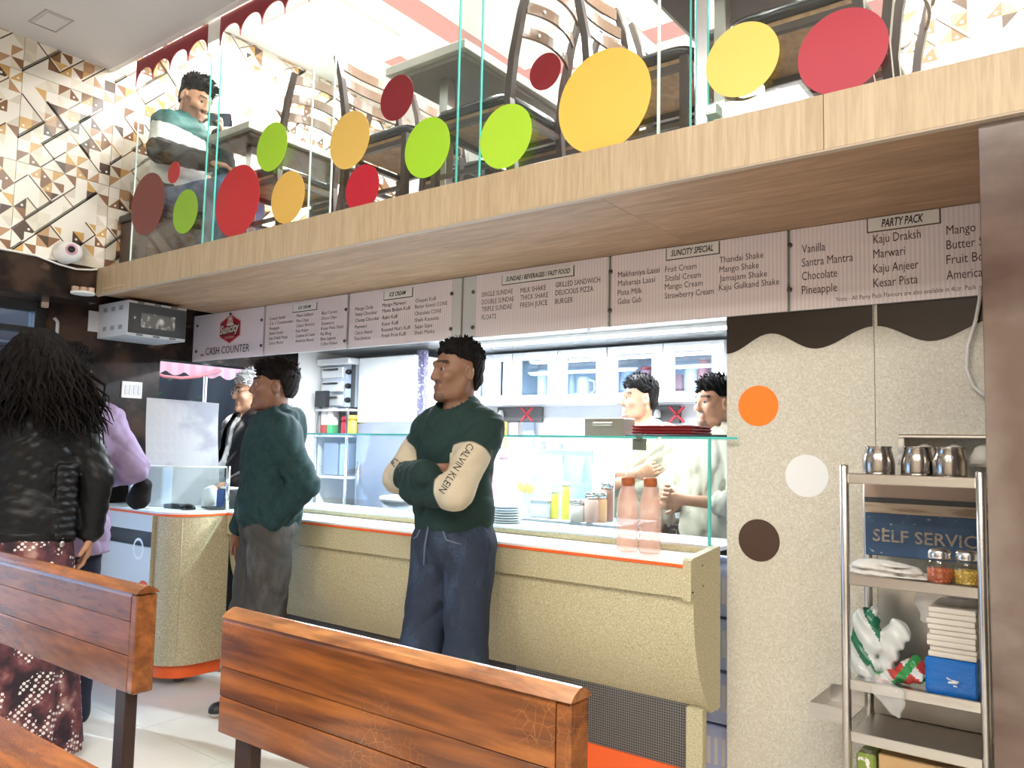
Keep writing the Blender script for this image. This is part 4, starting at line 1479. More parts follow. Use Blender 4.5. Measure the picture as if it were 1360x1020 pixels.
# things hung under the switchboard
slab_thing('steel_strainer', 'upright steel strainer hung on the kitchen wall', 'strainer', tuple(at(684, 590, 'y', 4.70) - [.03, .01, .02]), tuple(at(684, 590, 'y', 4.70) + [.03, .01, .16]), mat('tan steel', (0.55, 0.48, 0.40), 0.35, 0.6))
slab_thing('knife_block', 'grey blue knife holder below the red tape cross', 'knife holder', tuple(at(702, 590, 'y', 4.70) - [.05, .01, .02]), tuple(at(702, 590, 'y', 4.70) + [.05, .01, .16]), mat('slate', (0.22, 0.26, 0.36), 0.4))
slab_thing('brass_panel', 'yellow brass strip behind the shoulder of the sweater man', 'panel', tuple(at(671, 575, 'y', 4.73) - [.02, .005, .12]), tuple(at(671, 575, 'y', 4.73) + [.02, .005, .16]), mat('brass', (0.62, 0.45, 0.12), 0.35, 0.5))
slab_thing('dark_panel', 'black upright strip beside the brass one', 'panel', tuple(at(663, 575, 'y', 4.73) - [.02, .005, .12]), tuple(at(663, 575, 'y', 4.73) + [.018, .005, .16]), M_black)

# back work counter with a drawer front
bc_ = thing('kitchen_counter', 'stainless steel work counter along the kitchen wall', 'counter', (-2.4, 4.4, 0))
box('worktop', (-3.45, 4.22, .86), (-1.0, 4.74, .90), M_steel_b, bc_, bevel=0.004)
box('front', (-3.43, 4.26, .12), (-1.02, 4.28, .86), mat('bluish steel', (0.34, 0.40, 0.50), 0.3, 0.8), bc_)
for i in range(5):
    x = -3.42 + i * .48
    box('drawer', (x, 4.245, .62), (x + .46, 4.26, .83), M_steel_b, bc_, bevel=0.003)
for x in (-3.4, -2.5, -1.1):
    tube('leg', [(x, 4.3, 0), (x, 4.3, .12)], .02, M_steel, bc_, n=8)
# raised inner shelf behind the glass case with jars and tubs
ks = thing('prep_bench', 'low steel prep bench behind the glass case', 'bench', (-2.4, 3.6, 0))
PX_ = at(690, 690, 'y', 3.35)[0]
box('top', (-2.92, 3.35, .80), (-1.86, 3.80, .84), M_steel_b, ks, bevel=0.004)
box('raised_top', (-2.62, 3.42, .84), (-1.9, 3.80, .915), mat('pale steel', (0.60, 0.66, 0.74), 0.3, 0.7), ks, bevel=0.004)
box('panel', (-2.92, 3.37, .05), (-1.86, 3.39, .80), MATS['bluish steel'], ks)
for i in range(3):
    box('drawer', (-2.90 + i * .34, 3.352, .60), (-2.90 + i * .34 + .32, 3.37, .78), MATS['pale steel'], ks, bevel=0.003)
for x in (-2.88, -1.9):
    tube('leg', [(x, 3.75, 0), (x, 3.75, .8)], .018, M_steel, ks, n=8)
# clear food bin
M_acr = glass_mat('acrylic', (0.86, 0.93, 0.96), 0.10)
q0, q1 = at(677, 650, 'y', 3.55), at(786, 650, 'y', 3.55)
fb = thing('food_bin', 'wide clear acrylic food bin with a hinged lid', 'food bin', ((q0[0] + q1[0]) / 2, 3.6, .915))
zt = at(700, 597, 'y', 3.55)[2]
box('front_pane', (q0[0], 3.55, .916), (q1[0], 3.555, zt - .02), M_acr, fb)
box('back_panel', (q0[0], 3.78, .916), (q1[0], 3.785, zt), mat('bin back', (0.82, 0.85, 0.87), 0.3), fb)
box('lid', (q0[0] - .01, 3.54, zt - .02), (q1[0] + .01, 3.79, zt), M_acr, fb)
box('lid_rim', (q0[0] - .01, 3.535, zt - .025), (q1[0] + .01, 3.545, zt + .004), MATS['pale steel'], fb, bevel=0.002)
for x in (q0[0], (q0[0] * .35 + q1[0] * .65), q1[0] - .006):
    box('divider', (x, 3.555, .916), (x + .006, 3.78, zt - .02), mat('bin edge', (0.75, 0.82, 0.85), 0.2), fb)
M_clear = mat('clear tub', (0.78, 0.82, 0.84), 0.2, alpha=0.75)


def on_bench(x, y=3.47, z=.9155):
    p = at(x, 650, 'y', y)
    return (p[0], y, z)


slab_thing('white_tub', 'square white tub with yellow fruit at the end of the bin', 'tub', tuple(np.array(on_bench(686)) - [.06, .04, 0]), tuple(np.array(on_bench(686)) + [.055, .04, .13]), M_white)
f = Field((-3.2, 3.35, 1.0), (-2.2, 3.6, 1.2), 0.008)
pc = np.array(on_bench(697))
f.ell(pc + [0, 0, .155], (.045, .035, .035), 0)
f.ell(pc + [.03, 0, .15], (.03, .03, .03), 0.01)
f.wrinkle(lambda X, Y, Z: 0.004 * np.sin(120 * X) * np.sin(110 * Z))
P, Fq = f.skin()
tag(np_obj('fruit_pieces', P, Fq, mat('yellow fruit', (0.80, 0.50, 0.04), 0.4)), 'heap of yellow fruit pieces on the white tub', 'fruit')
t = thing('snack_tub', 'clear lidded tub with lemon yellow edge strips', 'tub', on_bench(722))
c = np.array(on_bench(722))
box('tub', tuple(c - [.06, .04, 0]), tuple(c + [.06, .04, .085]), mat('grey clear tub', (0.55, 0.60, 0.66), 0.25), t, bevel=0.006)
box('lid', tuple(c - [.064, .044, -.085]), tuple(c + [.064, .044, .10]), M_white, t, bevel=0.006)
for x, lb in ((737, 'yellow bottle beside the clear snack tub'), (752, 'taller lemon bottle next to the bin divider')):
    jar('sauce_bottle', lb, 'bottle', on_bench(x), .022, .13 if x < 745 else .17, mat('lemon yellow', (0.74, 0.66, 0.10), 0.35), lidm=M_white)
jar('steel_lid_jar', 'small white jar with a steel lid beside the spice jars', 'jar', on_bench(768, 3.45), .045, .085, M_cream, lidm=M_steel_b, lidh=.025)
for x, dz, lb, cm in ((786, 0, 'spice jar with a steel lid, pink contents', (0.62, 0.42, 0.36)), (797, .0, 'spice jar with a steel lid, orange contents', (0.70, 0.40, 0.22))):
    jar('spice_jar', lb, 'jar', on_bench(x, 3.45 + (.05 if x > 790 else 0)), .036, .12, mat('spice ' + lb[-14:], cm, 0.3), lidm=M_steel_b, lidh=.03, group='spice jars on the prep bench')
jar('spice_jar', 'spice jar with steel lid standing behind the pink and orange jars', 'jar', on_bench(806, 3.57), .034, .165, mat('brown spice', (0.32, 0.16, 0.12), 0.3), lidm=M_steel_b, lidh=.03, group='spice jars on the prep bench')
for k in range(7):
    c = at(672, 690, 'y', 3.10)
    lathe_c = (c[0], 3.10, .9155 + k * .012)
    t = lathe('plate', [(.05, 0), (.075, .006), (.078, .009), (.07, .009)], M_white, c=lathe_c, n=20)
    tag(t, ['lowest', 'second lowest', 'third lowest', 'middle', 'third from top', 'second from top', 'topmost'][k] + ' white plate of the stack behind the sweater man', 'plate', 'stacked white plates')
slab_thing('bottle_carton', 'pink and white carton behind the arm of the sweater man', 'carton', tuple(at(663, 640, 'y', 3.5) - [.03, .03, .08]), tuple(at(663, 640, 'y', 3.5) + [.02, .03, .14]), M_pinkbox)
jar('syrup_bottle', 'tall grey bottle with a pink label behind the arm of the sweater man', 'bottle', (at(668, 640, 'y', 3.42)[0], 3.42, .9155), .026, .30, mat('greyish bottle', (0.55, 0.55, 0.60), 0.25), lidm=M_pinkbox)
for x, h, lb in ((716, .10, 'steel tumbler behind the food bin lid'), (738, .09, 'dark steel tumbler behind the food bin lid')):
    p = at(x, 600, 'y', 4.25)
    jar('tumbler', lb, 'tumbler', (p[0], 4.25, .9005), .05, .32 + h, M_steel_b if h > .095 else MATS['bluish steel'])
# rounded white kettle and switch plate behind workers
jar('water_dispenser', 'white rounded dispenser between the two workers', 'dispenser', (at(912, 640, 'y', 4.3)[0], 4.3, .9005), .075, .25, M_white, lidm=M_lgrey)

# things on the glass case
p0, p1 = at(776, 577, 'y', 2.98), at(828, 577, 'y', 2.98)
nb = thing('napkin_box', 'beige steel napkin box with a bar handle on the glass top', 'box', ((p0[0] + p1[0]) / 2, 3.03, GZ + .009))
hz = at(790, 555, 'y', 2.98)[2]
box('body', (p0[0], 2.98, GZ + .0085), (p1[0], 3.08, hz), mat('beige steel', (0.40, 0.36, 0.30), 0.35, 0.5), nb, bevel=0.003)
hx = at(800, 563, 'y', 2.97)
box('handle', (hx[0] - .05, 2.968, hx[2] - .008), (hx[0] + .05, 2.98, hx[2] + .008), MATS['tan steel'], nb, bevel=0.004)
px0, px1 = at(840, 570, 'y', 2.95)[0], at(924, 570, 'y', 2.95)[0]
bt = tag(box('serving_tray', (px0 - .01, 2.90, GZ + .0085), (-1.13, 3.18, GZ + .018), M_black, bevel=0.004), 'wide black tray under the red trays on the glass top', 'tray')
for k in range(3):
    z = GZ + .0185 + k * .0125
    t = thing('red_tray', ['lowest', 'middle', 'topmost'][k] + ' dark red serving tray of the stack on the glass top', 'tray', (px0 + .1, 3.0, z), group='stacked red trays')
    box('plate', (px0, 2.95, z), (px1 - .02, 3.15, z + .005), mat('tray red', (0.30, 0.03, 0.035), 0.35), t, bevel=0.003)
    box('rim', (px0 - .004, 2.946, z + .005), (px1 - .016, 2.956, z + .0115), MATS['tray red'], t, bevel=0.002)
    box('rim', (px1 - .026, 2.956, z + .005), (px1 - .016, 3.15, z + .0115), MATS['tray red'], t, bevel=0.002)

# ---- left part of the kitchen: upright cooler, oven, shelving
w0, w1 = at(474, 560, 'y', 3.95), at(549, 560, 'y', 3.95)
ck = thing('upright_cooler', 'tall white upright cooler with a bluish lower door', 'cooler', ((w0[0] + w1[0]) / 2, 4.2, 0))
box('body', (w0[0], 3.97, .03), (w1[0], 4.60, 1.90), M_frame, ck, bevel=0.006)
zsp = at(510, 562, 'y', 3.95)[2]
box('upper_door', (w0[0], 3.95, zsp + .005), (w1[0], 3.97, 1.90), mat('cooler white', (0.86, 0.88, 0.88), 0.25), ck, bevel=0.004)
box('lower_door', (w0[0], 3.95, .12), (w1[0], 3.97, zsp - .005), mat('steel lilac', (0.33, 0.34, 0.44), 0.4, 0.2, noise=((0.25, 0.29, 0.40), 3.0, 0.4, 0.6)), ck, bevel=0.004)
tube('handle', [(w0[0] + .05, 3.935, .85), (w0[0] + .05, 3.935, 1.15)], .01, M_steel_b, ck)
s0, s1 = at(551, 520, 'y', 3.97), at(561, 520, 'y', 3.97)
struct(box('trim_3', (s0[0], 3.98, 0), (s1[0], 4.02, 1.93), mat('speckled granite', (0.10, 0.09, 0.16), 0.3, noise=((0.6, 0.6, 0.7), 60, 0.55, 0.65))))
# three deck oven
o0, o1 = at(408, 500, 'y', 3.9)[0], at(470, 500, 'y', 3.9)[0]
o0 = max(o0, XW + .01)
o1 = w0[0] - .012
ov = thing('deck_oven', 'white three deck oven with black knobs', 'oven', ((o0 + o1) / 2, 4.1, 1.42))
oz0, oz1 = at(440, 541, 'y', 3.9)[2], at(440, 486, 'y', 3.9)[2]
box('body', (o0, 3.92, oz0), (o1, 4.5, oz1), MATS['pale steel'], ov, bevel=0.005)
box('hood', (o0 - .0, 3.86, oz1), (o1 + .0, 4.5, oz1 + .05), M_frame, ov, bevel=0.012, seg=2)
nz = 3
for k in range(nz):
    za = oz0 + (oz1 - oz0) * k / nz
    zb = oz0 + (oz1 - oz0) * (k + 1) / nz
    d_ = box('door', (o0 + .02, 3.895, za + .012), (o1 - .10, 3.92, zb - .012), M_frame, ov, bevel=0.004)
    tube('handle', [(o0 + .06, 3.88, zb - .03), (o1 - .14, 3.88, zb - .03)], .007, M_dgrey, d_)
    V, Fc = lathe_data([(.02, 0), (.02, .02), (.014, .03)], 12)
    V = [(o1 - .05 + x, 3.92 - z, (za + zb) / 2 + y) for x, y, z in V]
    obj('knob', V, Fc, M_black, ov, smooth=False)
box('control_strip', (o1 - .015, 3.905, oz0), (o1 + .003, 3.93, oz1), M_dgrey, ov)
# open shelving below the oven
sh = thing('steel_shelving', 'open steel shelving below the deck oven', 'shelving', ((o0 + o1) / 2, 4.1, 0))
for x in (o0 + .01, o1 - .01):
    for y in (3.88, 4.45):
        tube('post', [(x, y, 0), (x, y, oz0)], .012, M_steel_b, sh, n=8)
zsh = [at(440, yy, 'y', 3.88)[2] for yy in (577, 632, 690)]
for z in [oz0 - .012] + zsh:
    box('shelf', (o0, 3.86, z - .018), (o1, 4.46, z), M_frame, sh, bevel=0.003)
zz = zsh[0] + .0005
for x, m, lb, h in ((459, mat('ketchup red', (0.55, 0.03, 0.06), 0.35), 'red sauce bottle under the deck oven', .10), (468, mat('mustard yellow', (0.70, 0.52, 0.08), 0.35), 'yellow sauce bottle under the deck oven', .11)):
    p = at(x, 570, 'y', 3.92)
    jar('sauce_bottle', lb, 'bottle', (p[0], 3.92, zz), .032, h, m, lidm=m, lidh=.03, neck=.6)
for x, m, lb, w in ((432, M_redtin, 'red and white carton under the oven', .03), (440, mat('carton green', (0.10, 0.45, 0.2), 0.4), 'green and white carton under the oven', .03)):
    p = at(x, 570, 'y', 3.92)
    t = thing('drink_carton', lb, 'carton', (p[0], 3.93, zz))
    box('carton', (p[0] - w, 3.90, zz), (p[0] + w, 3.96, zz + .07), m, t, bevel=0.002)
    box('carton_top', (p[0] - w, 3.90, zz + .07), (p[0] + w, 3.96, zz + .20), M_white, t, bevel=0.002)
box_ = slab_thing('black_machine', 'black coffee machine beside the oven decks', 'machine', tuple(at(428, 530, 'y', 3.84) - [.06, .02, .06]), tuple(at(428, 530, 'y', 3.84) + [.06, .02, .06]), M_black)
for x, lb in ((440, 'grey steel pan on the middle shelf'), (462, 'blue grey steel pan on the middle shelf')):
    p = at(x, 620, 'y', 3.92)
    slab_thing('steel_bin', lb, 'bin', (max(p[0] - .09, o0 + .03), 3.91, zsh[1] + .001), (min(p[0] + .07, o1 - .03), 4.2, zsh[0] - .06), MATS['bluish steel'] if x > 450 else MATS['slate'], .01)
slab_thing('pizza_tray', 'flat tray with a pale flatbread on the lowest shelf', 'tray', (o0 + .08, 3.88, zsh[2] + .001), (o1 - .05, 4.2, zsh[2] + .03), MATS['tan steel'], .006)
slab_thing('lower_cabinet', 'bluish steel cabinet below the flat tray', 'cabinet', (o0 + .03, 3.90, .05), (o1 - .03, 4.4, zsh[2] - .02), MATS['bluish steel'], .006)
# grey tub on a small steel stand in front of the cooler
u0, u1 = at(497, 690, 'y', 3.45), at(546, 690, 'y', 3.45)
tb = thing('grey_tub', 'grey rounded tub on the steel stand before the cooler', 'tub', ((u0[0] + u1[0]) / 2, 3.5, .75))
zu = at(520, 655, 'y', 3.45)[2]
cxu = (u0[0] + u1[0]) / 2
ru = (u1[0] - u0[0]) / 2
lathe('body', [(ru * .8, .801 - .75), (ru * .95, zu - .80)], mat('grey tub plastic', (0.30, 0.33, 0.40), 0.4), c=(cxu, 3.5 + ru * .4, .75), parent=tb, n=24)
lathe('rim', [(ru * 1.04, zu - .80), (ru * 1.04, zu - .775), (ru * .9, zu - .77)], M_lgrey, c=(cxu, 3.5 + ru * .4, .75), parent=tb, n=24)
st = thing('steel_stand', 'small steel stand under the grey tub', 'stand', (cxu, 3.6, 0))
box('top', (cxu - .25, 3.4, .775), (cxu + .25, 3.85, .80), M_steel_b, st, bevel=.003)
for x in (cxu - .23, cxu + .23):
    for y in (3.42, 3.82):
        tube('leg', [(x, y, 0), (x, y, .775)], .014, M_steel_b, st)
# tall glass jar on the glass top beside the hooded man
jar('glass_jar', 'tall clear glass jar on the glass top behind the hooded man', 'jar', (-3.82, 3.0, GZ + .0085), .055, .17, mat('milky jar', (0.72, 0.75, 0.78), 0.25, alpha=.7))
# blue crate beside the counter end, seen in the gap
bx0 = at(953, 800, 'y', 3.0)[0]
cr = thing('blue_crate_stack', 'pale blue plastic drawer unit in the gap behind the counter end', 'drawer unit', (-1.18, 3.1, 0))
M_pblue = mat('pale blue white plastic', (0.52, 0.60, 0.86), 0.35)
for k in range(4):
    z0 = .05 + k * .2
    d_ = box('drawer', (-1.38, 2.97, z0), (-1.10, 3.30, z0 + .19), M_pblue, cr, bevel=0.012, seg=2)
    for q in range(5):
        box('vent', (-1.30 + q * .03, 2.967, z0 + .05), (-1.285 + q * .03, 2.971, z0 + .15), M_white, d_, bevel=.001)
for x in (-1.36, -1.12):
    tube('foot', [(x, 3.0, 0), (x, 3.0, .05)], .012, M_black, cr)

# ================================================================== network cabinet, sensors and boards at the left pier
nc = thing('network_cabinet', 'grey wall cabinet with a dark glass door under the mezzanine', 'cabinet', (-4.57, 2.42, 1.86))
box('body', (-4.745, 2.245, 1.862), (-4.405, 2.60, 2.062), M_lgrey, nc, bevel=0.002)
dd = box('door', (-4.405, 2.25, 1.878), (-4.398, 2.595, 2.047), M_dgrey, nc, bevel=0.001)
box('door_window', (-4.398, 2.32, 1.915), (-4.396, 2.525, 1.998), mat('cabinet window', (0.16, 0.155, 0.15), 0.25, noise=((0.7, 0.68, 0.64), 26.0, 0.50, 0.70)), dd)
box('latch', (-4.398, 2.277, 1.956), (-4.390, 2.290, 1.972), M_steel_b, dd, bevel=.002)
for z in (1.864, 2.049):
    for q in range(3):
        box('vent', (-4.4049, 2.30 + q * .1, z + .002), (-4.3965, 2.335 + q * .1, z + .009), MATS['recess grey'], nc)
for z in (1.90, 2.01):
    for q in range(3):
        x = -4.68 + q * .09
        box('vent', (x, 2.243, z), (x + .04, 2.2452, z + .025), mat('vent grey', (0.25, 0.26, 0.28), 0.5), nc)
box('mount_bracket', (-4.75, 2.25, 1.90), (-4.745, 2.62, 2.03), M_lgrey, nc)
box('bracket_ear', (-4.749, 2.19, 1.90), (-4.74, 2.245, 2.02), M_lgrey, nc)
# dome camera on the tile wall
cc = thing('dome_camera', 'white dome security camera at the foot of the tile wall', 'camera', (XL, 1.93, 2.28))
f = Field((XL - .01, 1.84, 2.20), (XL + .14, 2.02, 2.36), 0.004)
f.cone((XL - .01, 1.93, 2.275), (XL + .035, 1.93, 2.275), .062, .058, 0)
f.ell((XL + .055, 1.945, 2.272), (.06, .052, .052), 0.012)
P, Fq = f.skin()
P[:, 0] = np.maximum(P[:, 0], XL + .0005)
np_obj('housing', P, Fq, M_white, cc, world=True)
lc = Vector((XL + .095, 1.925, 2.278))
V, Fc = lathe_data([(.030, -.012), (.030, .012), (.022, .016)], 16)
Rm = Vector((0.85, -0.5, -0.05)).to_track_quat('Z', 'Y').to_matrix()
obj('lens_ring', [lc + Rm @ Vector(v) for v in V], Fc, mat('pink lens ring', (0.55, 0.30, 0.42), 0.3), cc)
V, Fc = lathe_data([(.018, .010), (.018, .020), (.010, .022)], 14)
obj('lens', [lc + Rm @ Vector(v) for v in V], Fc, M_blackgl, cc)
tag(tube('camera_cable', [(XL + .004, 1.3, 2.232), (XL + .006, 1.78, 2.232), (XL + .012, 1.90, 2.205), (XL + .014, 1.99, 2.196), (XL + .01, 2.07, 2.208), (XL + .012, 2.103, 2.218)], .0055, mat('white wire', (0.78, 0.76, 0.72), 0.4)), 'white camera wire sagging along the dark marble band', 'wire')
# round junction plate with terminals
jp_ = thing('junction_plate', 'round cream junction plate with terminals at the mezzanine corner', 'junction plate', (-4.44, 2.02, 2.03))
jc = at(110, 388, 'x', -4.44)
for nm, r0, z0, z1, m in (('plate', .060, -.012, .0, M_cream),):
    lathe(nm, [(r0 * .95, z0), (r0, z0 + .003), (r0, z1)], m, c=tuple(jc), parent=jp_, n=24)
box('arm', (-4.503, jc[1] - .02, jc[2] - .010), (jc[0] - .05, jc[1] + .02, jc[2] - .002), M_cream, jp_)
for dx, dy in ((-.015, -.034), (.0, .0), (.015, .034)):
    box('terminal', (jc[0] + dx - .014, jc[1] + dy - .014, jc[2] + .0005), (jc[0] + dx + .014, jc[1] + dy + .014, jc[2] + .028), mat('terminal tan', (0.60, 0.42, 0.32), 0.4), jp_, bevel=.002)
tag(tube('wire_conduit', [(XW + .012, 2.02, 1.62), (XW + .012, 2.02, 1.93), (XW + .012, 2.0, 1.95)], .010, mat('grey conduit', (0.35, 0.34, 0.34), 0.5)), 'short grey conduit on the dark pier', 'conduit')
tag(box('door_hinge', (XW, 1.93, 2.0), (XW + .02, 1.965, 2.06), MATS['conduit'] if 'conduit' in MATS else MATS['terminal tan'], bevel=.003), 'small tan hinge block on the shopfront frame', 'hinge')
# white switch plate behind the lilac person
sp = at(176, 518, 'x', XW)
sw = thing('switch_plate', 'white modular switch plate on the dark pier', 'switch', tuple(sp))
box('plate', (XW, sp[1] - .07, sp[2] - .05), (XW + .012, sp[1] + .055, sp[2] + .05), M_white, sw, bevel=.003)
for q in range(4):
    box('rocker', (XW + .012, sp[1] - .055 + q * .027, sp[2] - .03), (XW + .016, sp[1] - .035 + q * .027, sp[2] + .03), M_lgrey, sw, bevel=.002)

# ================================================================== benches
BZ = 0.98


def bench(name, x0, x1, yb, label, m, mt, planks, th=0.046, zlow=0.767, seed=0):
    t = thing(name, label, 'bench', ((x0 + x1) / 2, yb, 0))
    r = random.Random(seed)
    z = zlow
    for i, h in enumerate(planks):
        top = i == len(planks) - 1
        lo, hi = (x0 + r.uniform(0, .001), yb + r.uniform(0, .001), z + .0006), (x1 - 0.022, yb + th - r.uniform(0, .001), z + h - .0006)
        if top:
            poly = [(yb, z + .0006), (yb, z + h - .022), (yb + .006, z + h - .007), (yb + .02, z + h), (yb + th - .02, z + h), (yb + th - .006, z + h - .007), (yb + th, z + h - .022), (yb + th, z + .0006)]
            o = prism('back_plank', poly, 'x', lo[0], hi[0], m, t)
            cap_top = z + h - .016
            # worn rounded nosing along the top
            poly2 = [(yb - .0012, z + h - .014), (yb - .0012, z + h - .013), (yb + .005, z + h - .006), (yb + .02, z + h + .0012), (yb + th - .02, z + h + .0012), (yb + th - .005, z + h - .006), (yb + th + .0012, z + h - .013), (yb + th + .0012, z + h - .014)]
            prism('top_nosing', poly2, 'x', lo[0] - .0008, x1 + .002, mt, t)
        else:
            box('back_plank', lo, hi, m, t, bevel=.0015)
        z += h
    zt = z
    box('end_cap', (x1 - .0225, yb + .001, zlow), (x1, yb + th - .001, cap_top), m, t, bevel=.0025)
    for x in (x0 + .06, x1 - .06):
        box('leg', (x - .022, yb + .010, 0), (x + .022, yb + th - .010, zlow), M_legbrown, t, bevel=.003)
        box('leg', (x - .022, yb - .42, 0), (x + .022, yb - .38, .40), M_legbrown, t, bevel=.003)
        box('seat_bearer', (x - .02, yb - .42, .38), (x + .02, yb + .012, .415), M_legbrown, t)
    for q in range(4):
        box('seat_plank', (x0, yb - .115 - q * .10, .4155), (x1, yb - .02 - q * .10, .445), m, t, bevel=.004)
    return t


bA0, bA1 = at(300, 812, 'z', BZ)[0] - .018, at(770, 912, 'z', BZ)[0] + .004
bench('wooden_bench', bA0, bA1, at(530, 862, 'z', BZ)[1] - .010, 'scratched orange bench back with knots and a worn top edge', M_bench, M_bench_worn, (.063, .052, .098), seed=1)
bB1 = at(195, 778, 'z', BZ)[0] + .008
bench('wooden_bench', bB1 - 0.80, bB1, at(100, 759, 'z', BZ)[1] - .010, 'glossy brown bench back of three planks before the woman in leather', M_bench2, M_bench2, (.073, .070, .070), seed=2)
# near table corner
tbl = thing('dining_table', 'glossy orange brown table top with a dark crack', 'table', (-1.75, .35, 0))
tcx = [at(x, y, 'z', .75) for x, y in ((0, 948), (140, 1020))]
for q in range(5):
    y0 = .675 - (q + 1) * .12
    box('top_plank', (-2.6, y0 + .0006, .715), (-1.30, y0 + .1194, .75), M_bench2, tbl, bevel=.003)
box('frame', (-2.5, .15, .66), (-1.4, .60, .715), M_legbrown, tbl)
for x in (-2.45, -1.45):
    for y in (.18, .57):
        box('leg', (x - .025, y - .025, 0), (x + .025, y + .025, .66), M_legbrown, tbl, bevel=.003)

# ================================================================== condiment rack
RY0, RY1 = 2.47, 2.74
rx0, rx1 = at(1122, 700, 'y', RY0)[0], at(1304, 700, 'y', RY0)[0]
rk = thing('service_rack', 'slim stainless steel rack of four shelves beside the pillar', 'rack', ((rx0 + rx1) / 2, RY0, 0))
zs_ = [at(1130, yy, 'y', RY0)[2] for yy in (632, 766, 905, 974)]
ztop = at(1122, 617, 'y', RY0)[2]
zright = at(1304, 626, 'y', RY0)[2]
for x, y, z in ((rx0, RY0, ztop), (rx1, RY0, zright), (rx0, RY1, ztop - .02), (rx1, RY1, ztop - .02)):
    tube('post', [(x, y, 0), (x, y, z - .004), (x, y, z)], [.0125, .0125, .009], M_steel, rk, n=12)
for i, z in enumerate(zs_ + [0.20]):
    box('shelf', (rx0 + .012, RY0 + .004, z - .004), (rx1 - .012, RY1, z), M_steel, rk)
    box('shelf_lip', (rx0 + .011, RY0 - .006, z - .022), (rx1 - .011, RY0 + .006, z + .008), M_steel, rk, bevel=.002)
zb_ = [zs_[0] - .05, zs_[1]]
box('back_plate', (rx0 + .03, RY1 + .004, .45), (rx1 - .01, RY1 + .008, zs_[1]), M_steel, rk)
box('back_plate', (rx0 + .02, RY1 - .03, zs_[3] + .002), (rx1 - .012, RY1 - .026, zs_[2] - .02), mat('dull steel', (0.36, 0.33, 0.29), 0.45, 0.8), rk)
# drawer pulled out to the left
dr0, dr1 = at(1075, 935, 'y', RY0 + .06), at(1118, 900, 'y', RY0 + .06)
tr = thing('drip_tray', 'open steel tray jutting out beside the rack', 'tray', (dr0[0], RY0 + .1, zs_[3]))
tx0 = dr0[0]
tz0, tz1 = at(1075, 952, 'y', RY0 + .06)[2], at(1075, 932, 'y', RY0 + .06)[2]
box('bottom', (tx0, RY0 + .06, tz0), (rx0 - .016, RY1, tz0 + .003), M_steel, tr)
box('side', (tx0, RY0 + .06, tz0), (rx0 - .016, RY0 + .063, tz1), M_steel, tr)
box('side', (tx0, RY0 + .063, tz0), (tx0 + .003, RY1, tz1), M_steel, tr)
box('side', (tx0, RY1, tz0), (rx0 - .016, RY1 + .003, tz1 + .01), M_steel, tr)
box('wall_bracket', (tx0 + .02, RY1 + .003, tz0), (rx0 - .03, YP, tz0 + .02), M_steel, tr)
# SELF SERVICE board between the shelves
ss0, ss1 = at(1150, 690, 'y', RY1 - .01), at(1330, 690, 'y', RY1 - .01)
sz1, sz0 = at(1155, 680, 'y', RY1 - .01)[2], at(1155, 731, 'y', RY1 - .01)[2]
sb = thing('service_sign', 'worn blue board lettered in chalky brown behind the rack', 'sign', ((ss0[0] + ss1[0]) / 2, RY1 - .01, sz0))
M_sblue = mat('worn blue paint', (0.035, 0.075, 0.15), 0.5, noise=[((0.05, 0.11, 0.20), 9.0, 0.45, 0.62), ((0.42, 0.42, 0.40), (55, 55, 75), 0.70, 0.74, 2)])
box('board', (ss0[0], RY1 - .020, sz0 - .012), (rx1 - .013, RY1 - .012, sz1), M_sblue, sb, bevel=.002)
box('torn_strip', (ss0[0], RY1 - .021, sz1), (rx1 - .013, RY1 - .012, sz1 + .032), mat('torn brown card', (0.50, 0.39, 0.28), 0.6, noise=((0.30, 0.22, 0.15), (8, 8, 60), 0.5, 0.62)), sb)
box('dark_strip', (ss0[0], RY1 - .023, sz1 + .032), (rx1 - .013, RY1 - .012, sz1 + .048), M_dgrey, sb)
box('upper_card', (ss0[0], RY1 - .020, sz1 + .048), (rx1 - .013, RY1 - .012, zs_[0] - .03), mat('brown card', (0.42, 0.30, 0.23), 0.6), sb)
sc_ = at(1159, 710, 'y', RY1 - .022)
se_ = at(1298, 715, 'y', RY1 - .022)
text('SELF SERVIC', mat('chalk brown', (0.40, 0.33, 0.25), 0.7, noise=((0.15, 0.16, 0.18), 70.0, 0.56, 0.66)), (sc_[0], RY1 - .021, sc_[2] - .018), (1, 0, 0), (0, 0, 1), .036, se_[0] - sc_[0], sb, 'sign_words', bold=.012)
